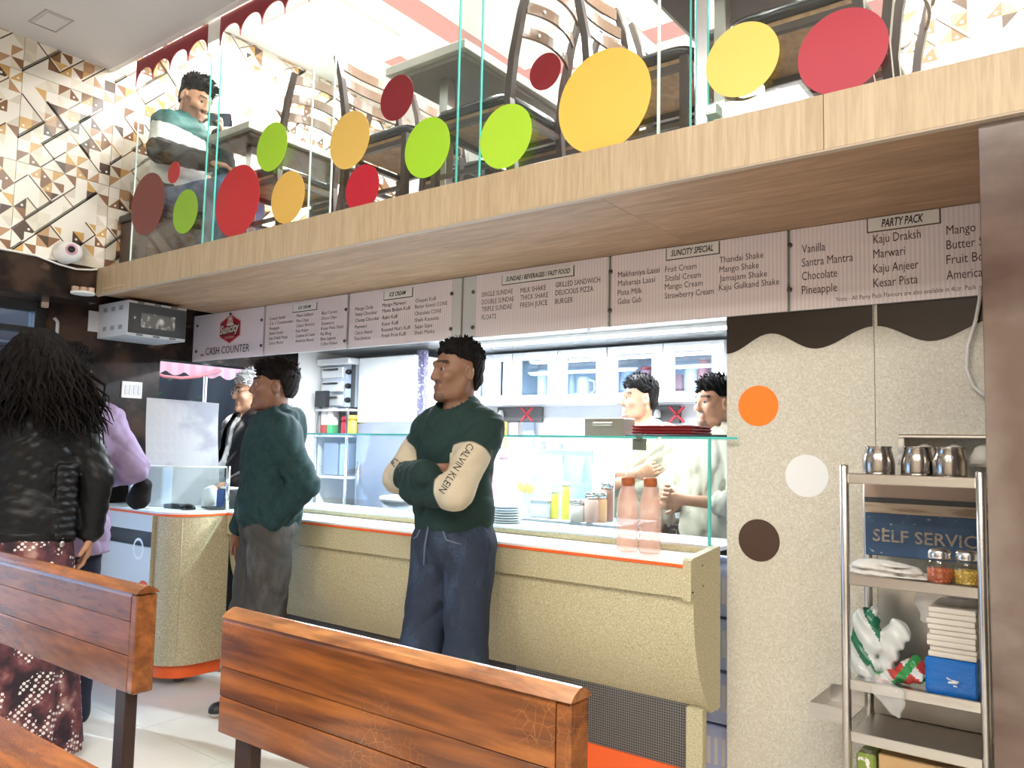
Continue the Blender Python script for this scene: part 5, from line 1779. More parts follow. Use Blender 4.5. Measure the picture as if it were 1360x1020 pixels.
# second steel dispenser frame behind
d0, d1 = at(1196, 580, 'y', 2.84), at(1345, 580, 'y', 2.84)
df = thing('wall_basin_frame', 'steel wall shelf with stacked white bowls behind the rack', 'wall shelf', ((d0[0] + d1[0]) / 2, 2.84, 1.2))
zt_ = at(1200, 577, 'y', 2.80)[2]
box('top', (d0[0], 2.79, zt_ - .012), (d1[0], YP - .002, zt_), M_steel_b, df, bevel=.003)
box('side', (d0[0], 2.79, zt_ - .088), (d0[0] + .02, YP - .002, zt_ - .012), M_steel_b, df, bevel=.002)
box('shelf', (d0[0], 2.79, zt_ - .098), (d1[0], YP - .002, zt_ - .088), M_steel_b, df, bevel=.002)
for q, x in enumerate((1229, 1268, 1306)):
    p = at(x, 606, 'y', 2.835)
    V, Fc = lathe_data([(.036, 0), (.034, .012), (.022, .026), (.006, .031)], 20)
    tag(obj('bowl', [(p[0] + a, 2.835 + b, zt_ - .0875 + c * 1.9) for a, b, c in V], Fc, mat('ivory bowl', (0.66, 0.62, 0.54), 0.35), smooth=True), ['upturned ivory bowl at the open end of the steel wall shelf', 'upturned ivory bowl in the middle of the steel wall shelf', 'upturned ivory bowl on the wall shelf next to the pillar'][q], 'bowl', 'bowls on the wall shelf')
# steel tumblers on the top shelf
for k, (x, dy) in enumerate(((1167, .05), (1219, .05), (1262, .02))):
    y = RY0 + .05 + dy
    p = at(x, 635, 'y', y)
    t = lathe('steel_tumbler', [(.050, 0), (.052, .012), (.052, .045), (.047, .060), (.041, .080), (.044, .086), (.046, .088), (.043, .0875), (.038, .080), (.044, .058), (.046, .012), (.02, .008)], mat('polished steel', (0.42, 0.39, 0.36), 0.20, 1.0), c=(p[0], y, zs_[0] + .0005), n=28)
    t.data.polygons.foreach_set('use_smooth', np.ones(len(t.data.polygons), dtype=bool))
    for v in t.data.vertices:
        v.co.x = p[0] + (v.co.x - p[0]) * .86
        v.co.y = y + (v.co.y - y) * .86
    tag(t, ['steel tumbler at the left end of the rack top, light streak', 'steel tumbler in the middle of the rack top', 'steel tumbler on the rack top next to the pillar'][k], 'tumbler', 'steel tumblers on the rack')
# shakers on the second shelf
M_gl = glass_mat('shaker glass', (0.93, 0.93, 0.91), 0.08)
for x, c2, lb, dy in ((1249, (0.36, 0.085, 0.03), 'glass shaker of red chilli flakes with a chrome lid', .06), (1285, (0.46, 0.30, 0.05), 'glass shaker of yellow oregano with a chrome lid', .07)):
    y = RY0 + dy
    p = at(x, 775, 'y', y)
    t = thing('shaker', lb, 'shaker', (p[0], y, zs_[1] + .001), group='shakers on the rack')
    lathe('jar', [(.030, 0), (.034, .006), (.035, .05), (.030, .062), (.028, .068)], M_gl, parent=t, world=False, n=20)
    lathe('contents', [(.028, .003), (.031, .008), (.032, .038), (.028, .041)], mat('flakes ' + lb[16:22], c2, 0.7, noise=(tuple(min(1, v * 2.2) for v in c2), 180.0, 0.5, 0.6, 2)), parent=t, world=False, n=20)
    lathe('lid', [(.030, .068), (.031, .072), (.031, .086), (.026, .094), (.012, .097)], M_steel_b, parent=t, world=False, n=20)
# pile of napkins
f = Field((rx0 + .01, RY0, zs_[1] - .01), (rx0 + .30, RY1, zs_[1] + .09), .005)
c0 = at(1178, 760, 'y', RY0 + .09)
for k in range(6):
    a = .3 * math.sin(k * 2.3)
    f.cone((c0[0] - .075 + .008 * k, RY0 + .07 + .012 * (k % 3), zs_[1] + .008 + k * .0065), (c0[0] + .085 - .012 * k, RY0 + .08 + .012 * ((k + 1) % 3), zs_[1] + .006 + k * .006), .05, .045, .003, flat=((0, 0, 1), .09))
f.wrinkle(lambda X, Y, Z: .0022 * np.sin(130 * X + 40 * Y) * np.sin(90 * Y + 30 * Z))
P, Fq = f.skin()
P[:, 2] = np.maximum(P[:, 2], zs_[1] + .0008)
P[:, 1] = np.maximum(P[:, 1], RY0 + .008)
tag(np_obj('napkin_pile', P, Fq, mat('napkin white', (0.62, 0.60, 0.56), 0.8)), 'loose pile of white paper napkins on the rack', 'napkins')
# blue napkin pack with folded white napkins above
pk0, pk1 = at(1229, 900, 'y', RY0 + .03), at(1299, 900, 'y', RY0 + .03)
pz1 = at(1245, 873, 'y', RY0 + .03)[2]
bp = tag(box('napkin_pack', (pk0[0], RY0 + .02, zs_[2] + .001), (pk1[0], RY1 - .04, pz1), mat('blue plastic wrap', (0.008, 0.13, 0.46), 0.18, bump=((30, 30, 50), .5)), bevel=.012, seg=3), 'bright blue plastic napkin pack on the rack', 'napkin pack')
lp_ = at(1257, 903, 'y', RY0 + .019)
for (x0_, z0_), (x1_, z1_), r_ in (((0, .006), (.014, -.001), .0022), ((.004, -.006), (.026, -.005), .0032), ((.014, .0), (.030, -.002), .0028), ((.016, -.013), (.026, -.014), .002)):
    tube('printed_mark', [(lp_[0] + x0_, RY0 + .0195, lp_[2] + z0_), (lp_[0] + x1_, RY0 + .0195, lp_[2] + z1_)], r_, mat('white print', (0.7, 0.72, 0.75), 0.5), bp, n=6)
wz1 = at(1245, 806, 'y', RY0 + .03)[2]
nl = 9
for k in range(nl):
    z0 = pz1 + .001 + (wz1 - pz1 - .002) * k / nl
    z1 = pz1 + .001 + (wz1 - pz1 - .002) * (k + .985) / nl
    o = .004 * math.sin(k * 1.9)
    tag(box('napkin_bundle', (pk0[0] + .008 + o, RY0 + .028 + o, z0), (pk1[0] - .002 + o * .3, RY1 - .05, z1), mat('folded napkin', (0.63, 0.58, 0.50), 0.8), bevel=.004, seg=2), ['lowest', 'second lowest', 'third lowest', 'fourth lowest', 'middle', 'fourth from top', 'third from top', 'second from top', 'topmost'][k] + ' folded cream napkin bundle of the stack on the blue pack', 'napkins', 'folded napkin stack')
# clear bag over the napkins, a knotted carrier bag, wrappers
M_film = mat('clear film', (0.75, 0.75, 0.73), 0.12, alpha=0.28, spec=0.8)
M_bagw = mat('white carrier film', (0.66, 0.68, 0.66), 0.25, alpha=.80)
M_bagg = mat('green print film', (0.02, 0.13, 0.07), 0.25)


def lump(name, label, cat, prims, m, wr, lo, hi, h=.006, floor_=None, fmf=None, mats=None):
    f = Field(lo, hi, h)
    for a in prims:
        f.cone(*a[:4], k=.012, flat=a[4] if len(a) > 4 else None)
    f.wrinkle(wr)
    P, Fq = f.skin()
    if floor_ is not None:
        P[:, 2] = np.maximum(P[:, 2], floor_)
    fm = None
    if fmf is not None:
        fm = fmf(P[Fq].mean(1))
    return tag(np_obj(name, P, Fq, mats or m, fm=fm), label, cat)


crk = lambda s, a: (lambda X, Y, Z: a * np.sin(s * X + .6 * s * Z + 2 * np.sin(s * .7 * Y)) * np.sin(s * .8 * Z - .5 * s * Y + 1.5 * np.sin(.6 * s * X)))
g1 = at(1150, 840, 'y', RY0 + .10)
g2 = at(1183, 835, 'y', RY0 + .09)
zf_ = zs_[2] + .0015
lump('carrier_bag', 'knotted white carrier bag with dark green print on the rack', 'bag',
     [((g1[0], RY0 + .11, zf_ + .03), (g1[0] - .005, RY0 + .11, zf_ + .16), .045, .035), ((g1[0] + .02, RY0 + .10, zf_ + .09), (g2[0] + .02, RY0 + .09, zf_ + .13), .03, .032), ((g1[0] + .045, RY0 + .09, zf_ + .02), (g2[0] + .02, RY0 + .09, zf_ + .14), .028, .03), ((g1[0] + .0, RY0 + .10, zf_ + .15), (g1[0] + .02, RY0 + .11, zf_ + .185), .028, .014)],
     None, crk(85, .009), (rx0 + .005, RY0 + .01, zf_ - .01), (rx0 + .24, RY1 - .05, zs_[1] - .03), .005, zf_,
     fmf=lambda C: np.where((np.sin(70 * C[:, 0] + 45 * C[:, 2]) > .55) & (C[:, 0] < g1[0] + .045), 1, 0), mats=[M_bagw, M_bagg])
w_ = at(1200, 890, 'y', RY0 + .07)
lump('snack_wrapper', 'crinkled red and green snack wrapper on the rack', 'wrapper',
     [((w_[0] - .05, RY0 + .06, zf_ + .012), (w_[0] + .035, RY0 + .07, zf_ + .03), .028, .03, ((0, 0, 1), .6)), ((w_[0] + .0, RY0 + .08, zf_ + .03), (w_[0] + .03, RY0 + .09, zf_ + .06), .025, .02)],
     None, crk(110, .006), (rx0 + .01, RY0 + .008, zf_ - .01), (pk0[0] - .004, RY1 - .04, zf_ + .12), .005, zf_,
     fmf=lambda C: np.where(np.sin(95 * C[:, 0] - 60 * C[:, 2]) > .3, 1, np.where(np.sin(60 * C[:, 0] + 90 * C[:, 2]) > .6, 2, 0)), mats=[mat('wrapper red', (0.42, 0.05, 0.04), 0.25), mat('wrapper green', (0.03, 0.22, 0.06), 0.25), M_bagw])
v_ = at(1175, 915, 'y', RY0 + .02)
lump('film_bag', 'clear crinkled film bag hanging over the shelf edge', 'bag',
     [((v_[0] - .06, RY0 + .03, zf_ + .03), (v_[0] + .04, RY0 - .015, zf_ - .02), .022, .026, ((0, 1, 0), .5)), ((v_[0] + .0, RY0 - .012, zf_ + .0), (v_[0] + .035, RY0 - .022, zf_ - .05), .03, .018, ((0, 1, 0), .45))],
     M_film, crk(120, .006), (rx0 - .01, RY0 - .05, zf_ - .09), (pk0[0], RY0 + .1, zf_ + .09), .005)
e_ = at(1236, 806, 'y', RY0 + .05)
lump('film_cover', 'clear film puffed up over the folded napkins', 'film', [((e_[0] - .015, RY0 + .07, wz1 + .018), (pk1[0] - .02, RY0 + .09, wz1 + .022), .024, .02), ((e_[0] - .012, RY0 + .06, wz1 + .005), (e_[0] - .012, RY0 + .06, wz1 - .04), .028, .016)],
     M_film, crk(100, .006), (e_[0] - .07, RY0 + .005, wz1 - .08), (pk1[0] + .01, RY1 - .02, zs_[1] - .024), .005)
# bottom shelf: cardboard and packets
cb0 = at(1170, 1010, 'y', RY0 + .05)
slab_thing('cardboard_box', 'tan cardboard box below the fourth shelf', 'box', (cb0[0], RY0 + .02, .2015), (rx1 - .02, RY1 - .02, at(1200, 1003, 'y', RY0 + .05)[2]), mat('cardboard', (0.50, 0.32, 0.15), 0.7), .003)
slab_thing('tea_packet', 'green and white packet beside the cardboard box', 'packet', (rx0 + .018, RY0 + .02, .2015), (cb0[0] - .008, RY1 - .05, at(1140, 995, 'y', RY0 + .05)[2]), mat('packet green', (0.20, 0.26, 0.05), 0.4, noise=((0.7, 0.68, 0.6), 35.0, .55, .6)), .006)
tag(tube('floor_cable', [(-1.22, 2.83, .02), (-1.16, 2.86, .06), (-1.12, 2.90, .10), (-1.14, 2.96, .03)], .008, M_dgrey), 'dark cable at the gap beside the counter end', 'cable')

# ================================================================== mezzanine furniture
M_chair = mat('dark brown chair frame', (0.045, 0.030, 0.026), 0.28)
M_slat = mat('chair slat wood', (0.13, 0.075, 0.048), 0.25)
M_seat = mat('black seat vinyl', (0.014, 0.014, 0.015), 0.22)
M_seatply = wood_mat('seat plywood', (0.42, 0.25, 0.13), (0.30, 0.17, 0.085), (6, 3, 3), rough=.6, bumpy=0)


def make_chair():
    """faces -X locally; origin on the floor under the seat centre"""
    t = thing('dining_chair', 'x', 'chair')
    W, D, H = .40, .42, .45
    sp_ = Field((-D / 2, -W / 2, H - .02), (D / 2, W / 2, H + .05), .006)
    sp_.fn(lambda X, Y, Z: (np.maximum(np.maximum(np.abs(X) / (D / 2), np.abs(Y) / (W / 2)) ** 1.0, 0) * 1.0 - 1.0) * .2, (0, 0, 0), (0, 0, 0)) if False else None
    V, Fc = [], []
    rows = [(0.96, 0.0), (1.0, .012), (1.0, .028), (.96, .042), (.85, .050), (.5, .055)]
    n = 32
    for s_, z in rows:
        for k in range(n):
            a = 2 * PI * k / n
            ca, sa = math.cos(a), math.sin(a)
            e = 0.32
            V.append((D / 2 * s_ * math.copysign(abs(ca) ** e, ca), W / 2 * s_ * math.copysign(abs(sa) ** e, sa), H - .012 + z))
    for j in range(len(rows) - 1):
        for k in range(n):
            q = (k + 1) % n
            Fc.append((j * n + k, j * n + q, (j + 1) * n + q, (j + 1) * n + k))
    Fc.append(tuple((len(rows) - 1) * n + k for k in range(n)))
    Fc.append(tuple(reversed(range(n))))
    obj('seat_cushion', V, Fc, M_seat, t, smooth=True, world=False)
    box('seat_board', (-D / 2 + .02, -W / 2 + .02, H - .03), (D / 2 - .02, W / 2 - .02, H - .012), M_seatply, t, world=False)
    for s in (-1, 1):
        y = s * (W / 2 - .02)
        tube('leg', [(-D / 2 + .03, y, 0), (-D / 2 + .03, y, H - .012)], [.019, .021], M_chair, t, n=4, world=False)
        tube('leg', [(D / 2 + .055, y, 0), (D / 2 + .01, y, .25), (D / 2 - .005, y, H), (D / 2 + .012, y, .62), (D / 2 + .05, y, .80), (D / 2 + .095, y, .93)], [.019, .021, .022, .021, .019, .016], M_chair, t, n=4, world=False)
        tube('side_rail', [(-D / 2 + .03, y, H - .045), (D / 2, y, H - .045)], .016, M_chair, t, n=4, world=False)
        tube('side_stretcher', [(-D / 2 + .03, y, .20), (D / 2 + .015, y, .20)], .012, M_chair, t, n=4, world=False)
    tube('front_rail', [(-D / 2 + .03, -W / 2 + .03, H - .045), (-D / 2 + .03, W / 2 - .03, H - .045)], .016, M_chair, t, n=4, world=False)
    tube('back_rail', [(D / 2 - .005, -W / 2 + .03, H - .045), (D / 2 - .005, W / 2 - .03, H - .045)], .016, M_chair, t, n=4, world=False)
    tube('cross_stretcher', [(0, -W / 2 + .03, .20), (0, W / 2 - .03, .20)], .012, M_chair, t, n=4, world=False)
    for z, hh in ((.90, .045), (.81, .045), (.72, .045)):
        x = D / 2 + .012 + (z - .62) / (.93 - .62) * .083
        V, Fc = [], []
        n = 10
        for i in range(n + 1):
            u = i / n * 2 - 1
            bow = .035 * (1 - u * u)
            yy = u * (W / 2 - .03)
            for dx, dz in ((-.006, -hh / 2), (.006, -hh / 2), (.006, hh / 2), (-.006, hh / 2)):
                V.append((x + bow + dx, yy, z + dz + .010 * (1 - u * u)))
        for i in range(n):
            for k in range(4):
                q = (k + 1) % 4
                Fc.append((4 * i + k, 4 * i + q, 4 * (i + 1) + q, 4 * (i + 1) + k))
        Fc += [(3, 2, 1, 0), tuple(4 * n + k for k in range(4))]
        o = obj('slat', V, Fc, M_slat, t, world=False)
        for yy in (-.09, .09):
            k = 1 - (yy / (W / 2 - .03)) ** 2
            Vd, Fd = lathe_data([(.008, 0), (.006, .004)], 8)
            Vd = [(x + .035 * k + .0062 + c, yy + a, z + .01 * k + b) for a, b, c in Vd]
            q = obj('screw_cap', Vd, Fd, MATS['pale glass edge'], o, world=False)
    return t


ch0 = make_chair()
# (x of the chair's back plane, y centre, facing, label)
CH = [(-3.325, 2.60, 0, 'dark slat chair at the first mezzanine table'), (-2.82, 2.60, PI, 'chair with lit cream slats beside the second mezzanine table'), (-1.86, 2.60, 0, 'large ladder back chair by the glass behind the lime dots'),
      (-1.53, 2.65, PI, 'cream slat chair behind the biggest ochre dot'), (-0.56, 2.60, 0, 'chair behind the crimson dot, black seat seen from below'),
      (-3.325, 3.12, 0, 'farther chair beyond the dark slat chair'), (-2.82, 3.12, PI, 'farther chair beyond the lit cream slats'), (-1.86, 3.12, 0, 'farther chair beyond the large ladder back chair'), (-1.53, 3.15, PI, 'farther chair beyond the biggest ochre dot'), (-0.56, 3.10, 0, 'farther chair beyond the crimson dot')]
for i, (bx, y, a, lb) in enumerate(CH):
    o = ch0 if i == 0 else copy_tree(ch0)
    x = bx - .21 if a == 0 else bx + .21
    o.location = (x, y, ZM + .0005)
    o.rotation_euler = (0, 0, a)
    tag(o, lb, 'chair', 'slat back chairs on the mezzanine')
M_ttop = mat('pale stone table top', (0.50, 0.49, 0.44), 0.35, noise=((0.40, 0.39, 0.35), 6, .4, .65))
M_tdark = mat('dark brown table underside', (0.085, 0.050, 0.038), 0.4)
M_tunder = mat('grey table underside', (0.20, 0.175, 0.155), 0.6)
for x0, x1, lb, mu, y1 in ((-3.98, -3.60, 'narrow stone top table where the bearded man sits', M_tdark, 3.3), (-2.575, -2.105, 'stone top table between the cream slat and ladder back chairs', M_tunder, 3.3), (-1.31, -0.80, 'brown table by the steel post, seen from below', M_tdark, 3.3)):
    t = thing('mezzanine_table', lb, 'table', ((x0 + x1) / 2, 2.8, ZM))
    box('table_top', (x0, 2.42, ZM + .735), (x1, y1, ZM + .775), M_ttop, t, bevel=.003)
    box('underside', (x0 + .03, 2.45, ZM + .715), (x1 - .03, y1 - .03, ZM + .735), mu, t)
    xm = (x0 + x1) / 2
    for y in (2.58, y1 - .16):
        box('column', (xm - .025, y - .025, ZM + .02), (xm + .025, y + .025, ZM + .715), M_steel, t, bevel=.002)
        box('foot', (xm - .20, y - .03, ZM), (xm + .20, y + .03, ZM + .02), M_black, t, bevel=.002)
wlp = at(1196, 48, 'y', 3.59)  # added glowing disc imitates a lamp's glare on the glass
wlm = thing('glare_disc', 'small round white lamp on the bright patterned wall', 'wall lamp', tuple(wlp))
for nm, r0, y0, y1, m in (('base', .05, 3.608 - .0075, 3.575, M_white), ('glare', .042, 3.575, 3.535, mat('lamp bulb', (1, 1, 1), .3, emit=40.0))):
    V, Fc = lathe_data([(r0, 0), (r0, .7), (r0 * .6, 1.0)], 20)
    obj(nm, [(wlp[0] + x, y0 + (y1 - y0) * z, wlp[2] + y) for x, y, z in V], Fc, m, wlm)
# ================================================================== street beyond the opening
gnd = struct(box('ground', (-16, -8, -.16), (-4.95, 12, -.10), mat('street ground', (0.30, 0.29, 0.27), 0.8)))
aw = thing('street_awning', 'faded pink scalloped awning outside the opening', 'awning', (-6.2, 3.6, 2.4))
V, Fc = [], []
ny = 72
for i in range(ny + 1):
    y = 2.9 + (4.32 - 2.9) * i / ny
    sc_a = abs(math.sin(PI * (y - 2.9) / .16))
    V += [(-6.9, y, 2.75), (-6.0, y, 2.28), (-5.98, y, 1.83 - .035 * sc_a)]
for i in range(ny):
    a = 3 * i
    Fc += [(a, a + 1, a + 4, a + 3), (a + 1, a + 2, a + 5, a + 4)]
o = obj('canvas', V, Fc, stripe_mat('awning stripes', (0.62, 0.36, 0.40), (0.55, 0.29, 0.34), 3.0, 'Y', 0.7), aw)
sm = o.modifiers.new('thick', 'SOLIDIFY')
sm.thickness = .006
for y in (2.92, 4.30):
    tube('strut', [(-6.0, y, 2.27), (-6.9, y, 2.4)], .015, M_steel, aw)
    tube('post', [(-6.9, y, -.1), (-6.9, y, 2.75)], .02, M_steel, aw)
stl = thing('street_stall', 'dark blue tarpaulin stall across the lane', 'stall', (-8.6, 3.5, 0))
V, Fc = [], []
for i in range(61):
    y = 0.5 + i * .12
    fx = .06 * math.sin(i * .9) + .03 * math.sin(i * 2.3)
    for z in (-.1, 1.2, 1.95, 2.25, 2.9):
        V.append((-8.4 + fx * (1.4 if z < 1.5 else .6) + (.35 if 1.9 < z < 2.3 else 0), y, z))
for i in range(60):
    for j in range(4):
        k = i * 5 + j
        Fc.append((k, k + 1, k + 6, k + 5))
o = obj('tarpaulin', V, Fc, mat('navy tarpaulin', (0.006, 0.007, 0.011), 0.7), stl, smooth=True)
o.modifiers.new('thick', 'SOLIDIFY').thickness = .01
tube('ridge_pole', [(-8.0, .5, 2.12), (-8.0, 7.7, 2.12)], .03, M_black, stl)
for y in (.6, 4.1, 7.6):
    tube('pole', [(-8.0, y, -.1), (-8.0, y, 2.12)], .025, M_black, stl)
tag(tube('red_rope', [(-5.975, 3.22, 1.82), (-5.95, 3.35, 1.775), (-5.95, 3.5, 1.775), (-5.95, 3.65, 1.80), (-5.97, 3.86, 1.87)], .012, mat('pink rope', (0.62, 0.18, 0.18), 0.6)), 'pinkish rope looped under the awning', 'rope')
# shrub behind the sheet
V, Fc = [], []
r = random.Random(5)
for i in range(420):
    c = Vector((-7.75 + r.gauss(0, .14), 4.3 + r.gauss(0, .35), 1.05 + r.gauss(0, .32)))
    d = Vector((r.gauss(0, 1), r.gauss(0, 1), r.gauss(0, 1))).normalized()
    e = d.orthogonal().normalized()
    L, w = r.uniform(.05, .10), r.uniform(.018, .03)
    k = len(V)
    V += [c - d * L / 2, c + e * w, c + d * L / 2, c - e * w]
    Fc.append((k, k + 1, k + 2, k + 3))
sh_ = thing('potted_shrub', 'leafy green shrub standing in the lane', 'shrub', (-7.75, 4.3, -.1))
tag(obj('foliage', V, Fc, mat('shrub leaf', (0.035, 0.09, 0.03), 0.5), sh_), kind='stuff')
tube('stem', [(-7.75, 4.3, .2), (-7.75, 4.3, 1.2)], [.03, .015], M_legbrown, sh_)
lathe('pot', [(.16, 0), (.22, .38), (.24, .4), (.2, .4)], mat('clay pot', (0.35, 0.13, 0.07), 0.7), c=(-7.75, 4.3, -.1), parent=sh_, n=20)

# ================================================================== people
def skin_set(tag_, col, lips, stubble):
    return [mat('skin ' + tag_, col, 0.5, bump=(240, .04)), mat('lips ' + tag_, lips, 0.45), mat('brow ' + tag_, tuple(c * .18 for c in col), 0.7), mat('stubble ' + tag_, stubble, 0.6)]


def rz3(a):
    c, s = math.cos(a), math.sin(a)
    return np.array([[c, -s, 0], [s, c, 0], [0, 0, 1.0]])


def rx3(a):
    c, s = math.cos(a), math.sin(a)
    return np.array([[1.0, 0, 0], [0, c, -s], [0, s, c]])


def nrm(v):
    v = np.array(v, float)
    return v / np.linalg.norm(v)


def two_tone(name, a, b, na, nb):
    m = mat(name, a, .85)
    nt = m.node_tree
    bs = nt.nodes['Principled BSDF']
    at_ = nt.nodes.new('ShaderNodeAttribute')
    at_.attribute_name = 'mask'
    gtn = nt.nodes.new('ShaderNodeMapRange')
    gtn.inputs['From Min'].default_value = -.012
    gtn.inputs['From Max'].default_value = .012
    tc = nt.nodes.new('ShaderNodeTexCoord')
    n = nt.nodes.new('ShaderNodeTexNoise')
    n.inputs['Scale'].default_value = 130
    mxs = []
    for c1, c2 in ((a, na), (b, nb)):
        q = nt.nodes.new('ShaderNodeMix')
        q.data_type = 'RGBA'
        q.inputs[6].default_value = (*c1, 1)
        q.inputs[7].default_value = (*c2, 1)
        nt.links.new(n.outputs['Fac'], q.inputs[0])
        mxs.append(q)
    o = nt.nodes.new('ShaderNodeMix')
    o.data_type = 'RGBA'
    nt.links.new(tc.outputs['Object'], n.inputs['Vector'])
    nt.links.new(at_.outputs['Fac'], gtn.inputs[0])
    nt.links.new(gtn.outputs[0], o.inputs[0])
    nt.links.new(mxs[0].outputs[2], o.inputs[6])
    nt.links.new(mxs[1].outputs[2], o.inputs[7])
    nt.links.new(o.outputs[2], bs.inputs['Base Color'])
    return m


def folds(seed, amp, f0=32, f1=72):
    r = np.random.default_rng(seed)
    D = [nrm(r.normal(size=3) * [1, 1, 1.3]) * r.uniform(f0, f1) for _ in range(5)]
    W = [nrm(r.normal(size=3)) * r.uniform(9, 16) for _ in range(5)]
    ph = r.uniform(0, 6, 10)

    def fn(X, Y, Z):
        o = 0
        for i in range(5):
            w = 1.6 * np.sin(W[i][0] * X + W[i][1] * Y + W[i][2] * Z + ph[5 + i])
            g = np.sin(D[i][0] * X + D[i][1] * Y + D[i][2] * Z + w + ph[i])
            o = o + (1 - 2.2 * np.abs(g) ** .8) * (.6 + .4 * np.sin(W[i][2] * X + W[i][0] * Z + ph[i]))
        return amp * .42 * o
    return fn


def hand(F, w, d, n, lside, curl=.5, s=1.0, k=.005):
    """w wrist, d finger direction, n palm normal, lside: +1/-1 which side the thumb is on"""
    w = np.array(w, float)
    d = nrm(d)
    n = np.array(n, float)
    n = nrm(n - d * (n @ d))
    l = np.cross(d, n) * lside
    F.cone(w - d * .02, w + d * .03, .026 * s, .028 * s, .01, flat=(n, .75))
    F.cone(w + d * .03 * s + l * .012 * s, w + d * .078 * s + l * .012 * s, .027 * s, .026 * s, .01, flat=(n, .5))
    F.cone(w + d * .03 * s - l * .012 * s, w + d * .076 * s - l * .014 * s, .026 * s, .024 * s, .01, flat=(n, .5))
    L = [.040, .045, .041, .032]
    for i in range(4):
        b = w + (d * (.086 - .004 * abs(i - 1)) + l * (.030 - .0195 * i)) * s
        c1, c2 = curl * (.7 + .12 * i), curl * (1.7 + .15 * i)
        p1 = b + (d * math.cos(c1) + n * math.sin(c1)) * L[i] * s
        p2 = p1 + (d * math.cos(c2) + n * math.sin(c2)) * L[i] * .85 * s
        F.cone(b - d * .012 * s, p1, .0088 * s, .0082 * s, k)
        F.cone(p1, p2, .0082 * s, .0070 * s, .003)
    tb = w + (d * .030 + l * .030) * s
    t1 = tb + nrm(d * .75 + l * .75 + n * .35) * .036 * s
    t2 = t1 + nrm(d * .9 + l * .25 + n * (.3 + curl * .5)) * .030 * s
    F.cone(tb, t1, .0135 * s, .0105 * s, .008)
    F.cone(t1, t2, .0105 * s, .0085 * s, .003)


HAIRLINE = dict(short=([-.2, -.085, -.06, -.035, -.012, .004, .022, .04, .06, .2], [.085, .070, .062, .055, .030, -.012, .035, .02, -.055, -.065]))


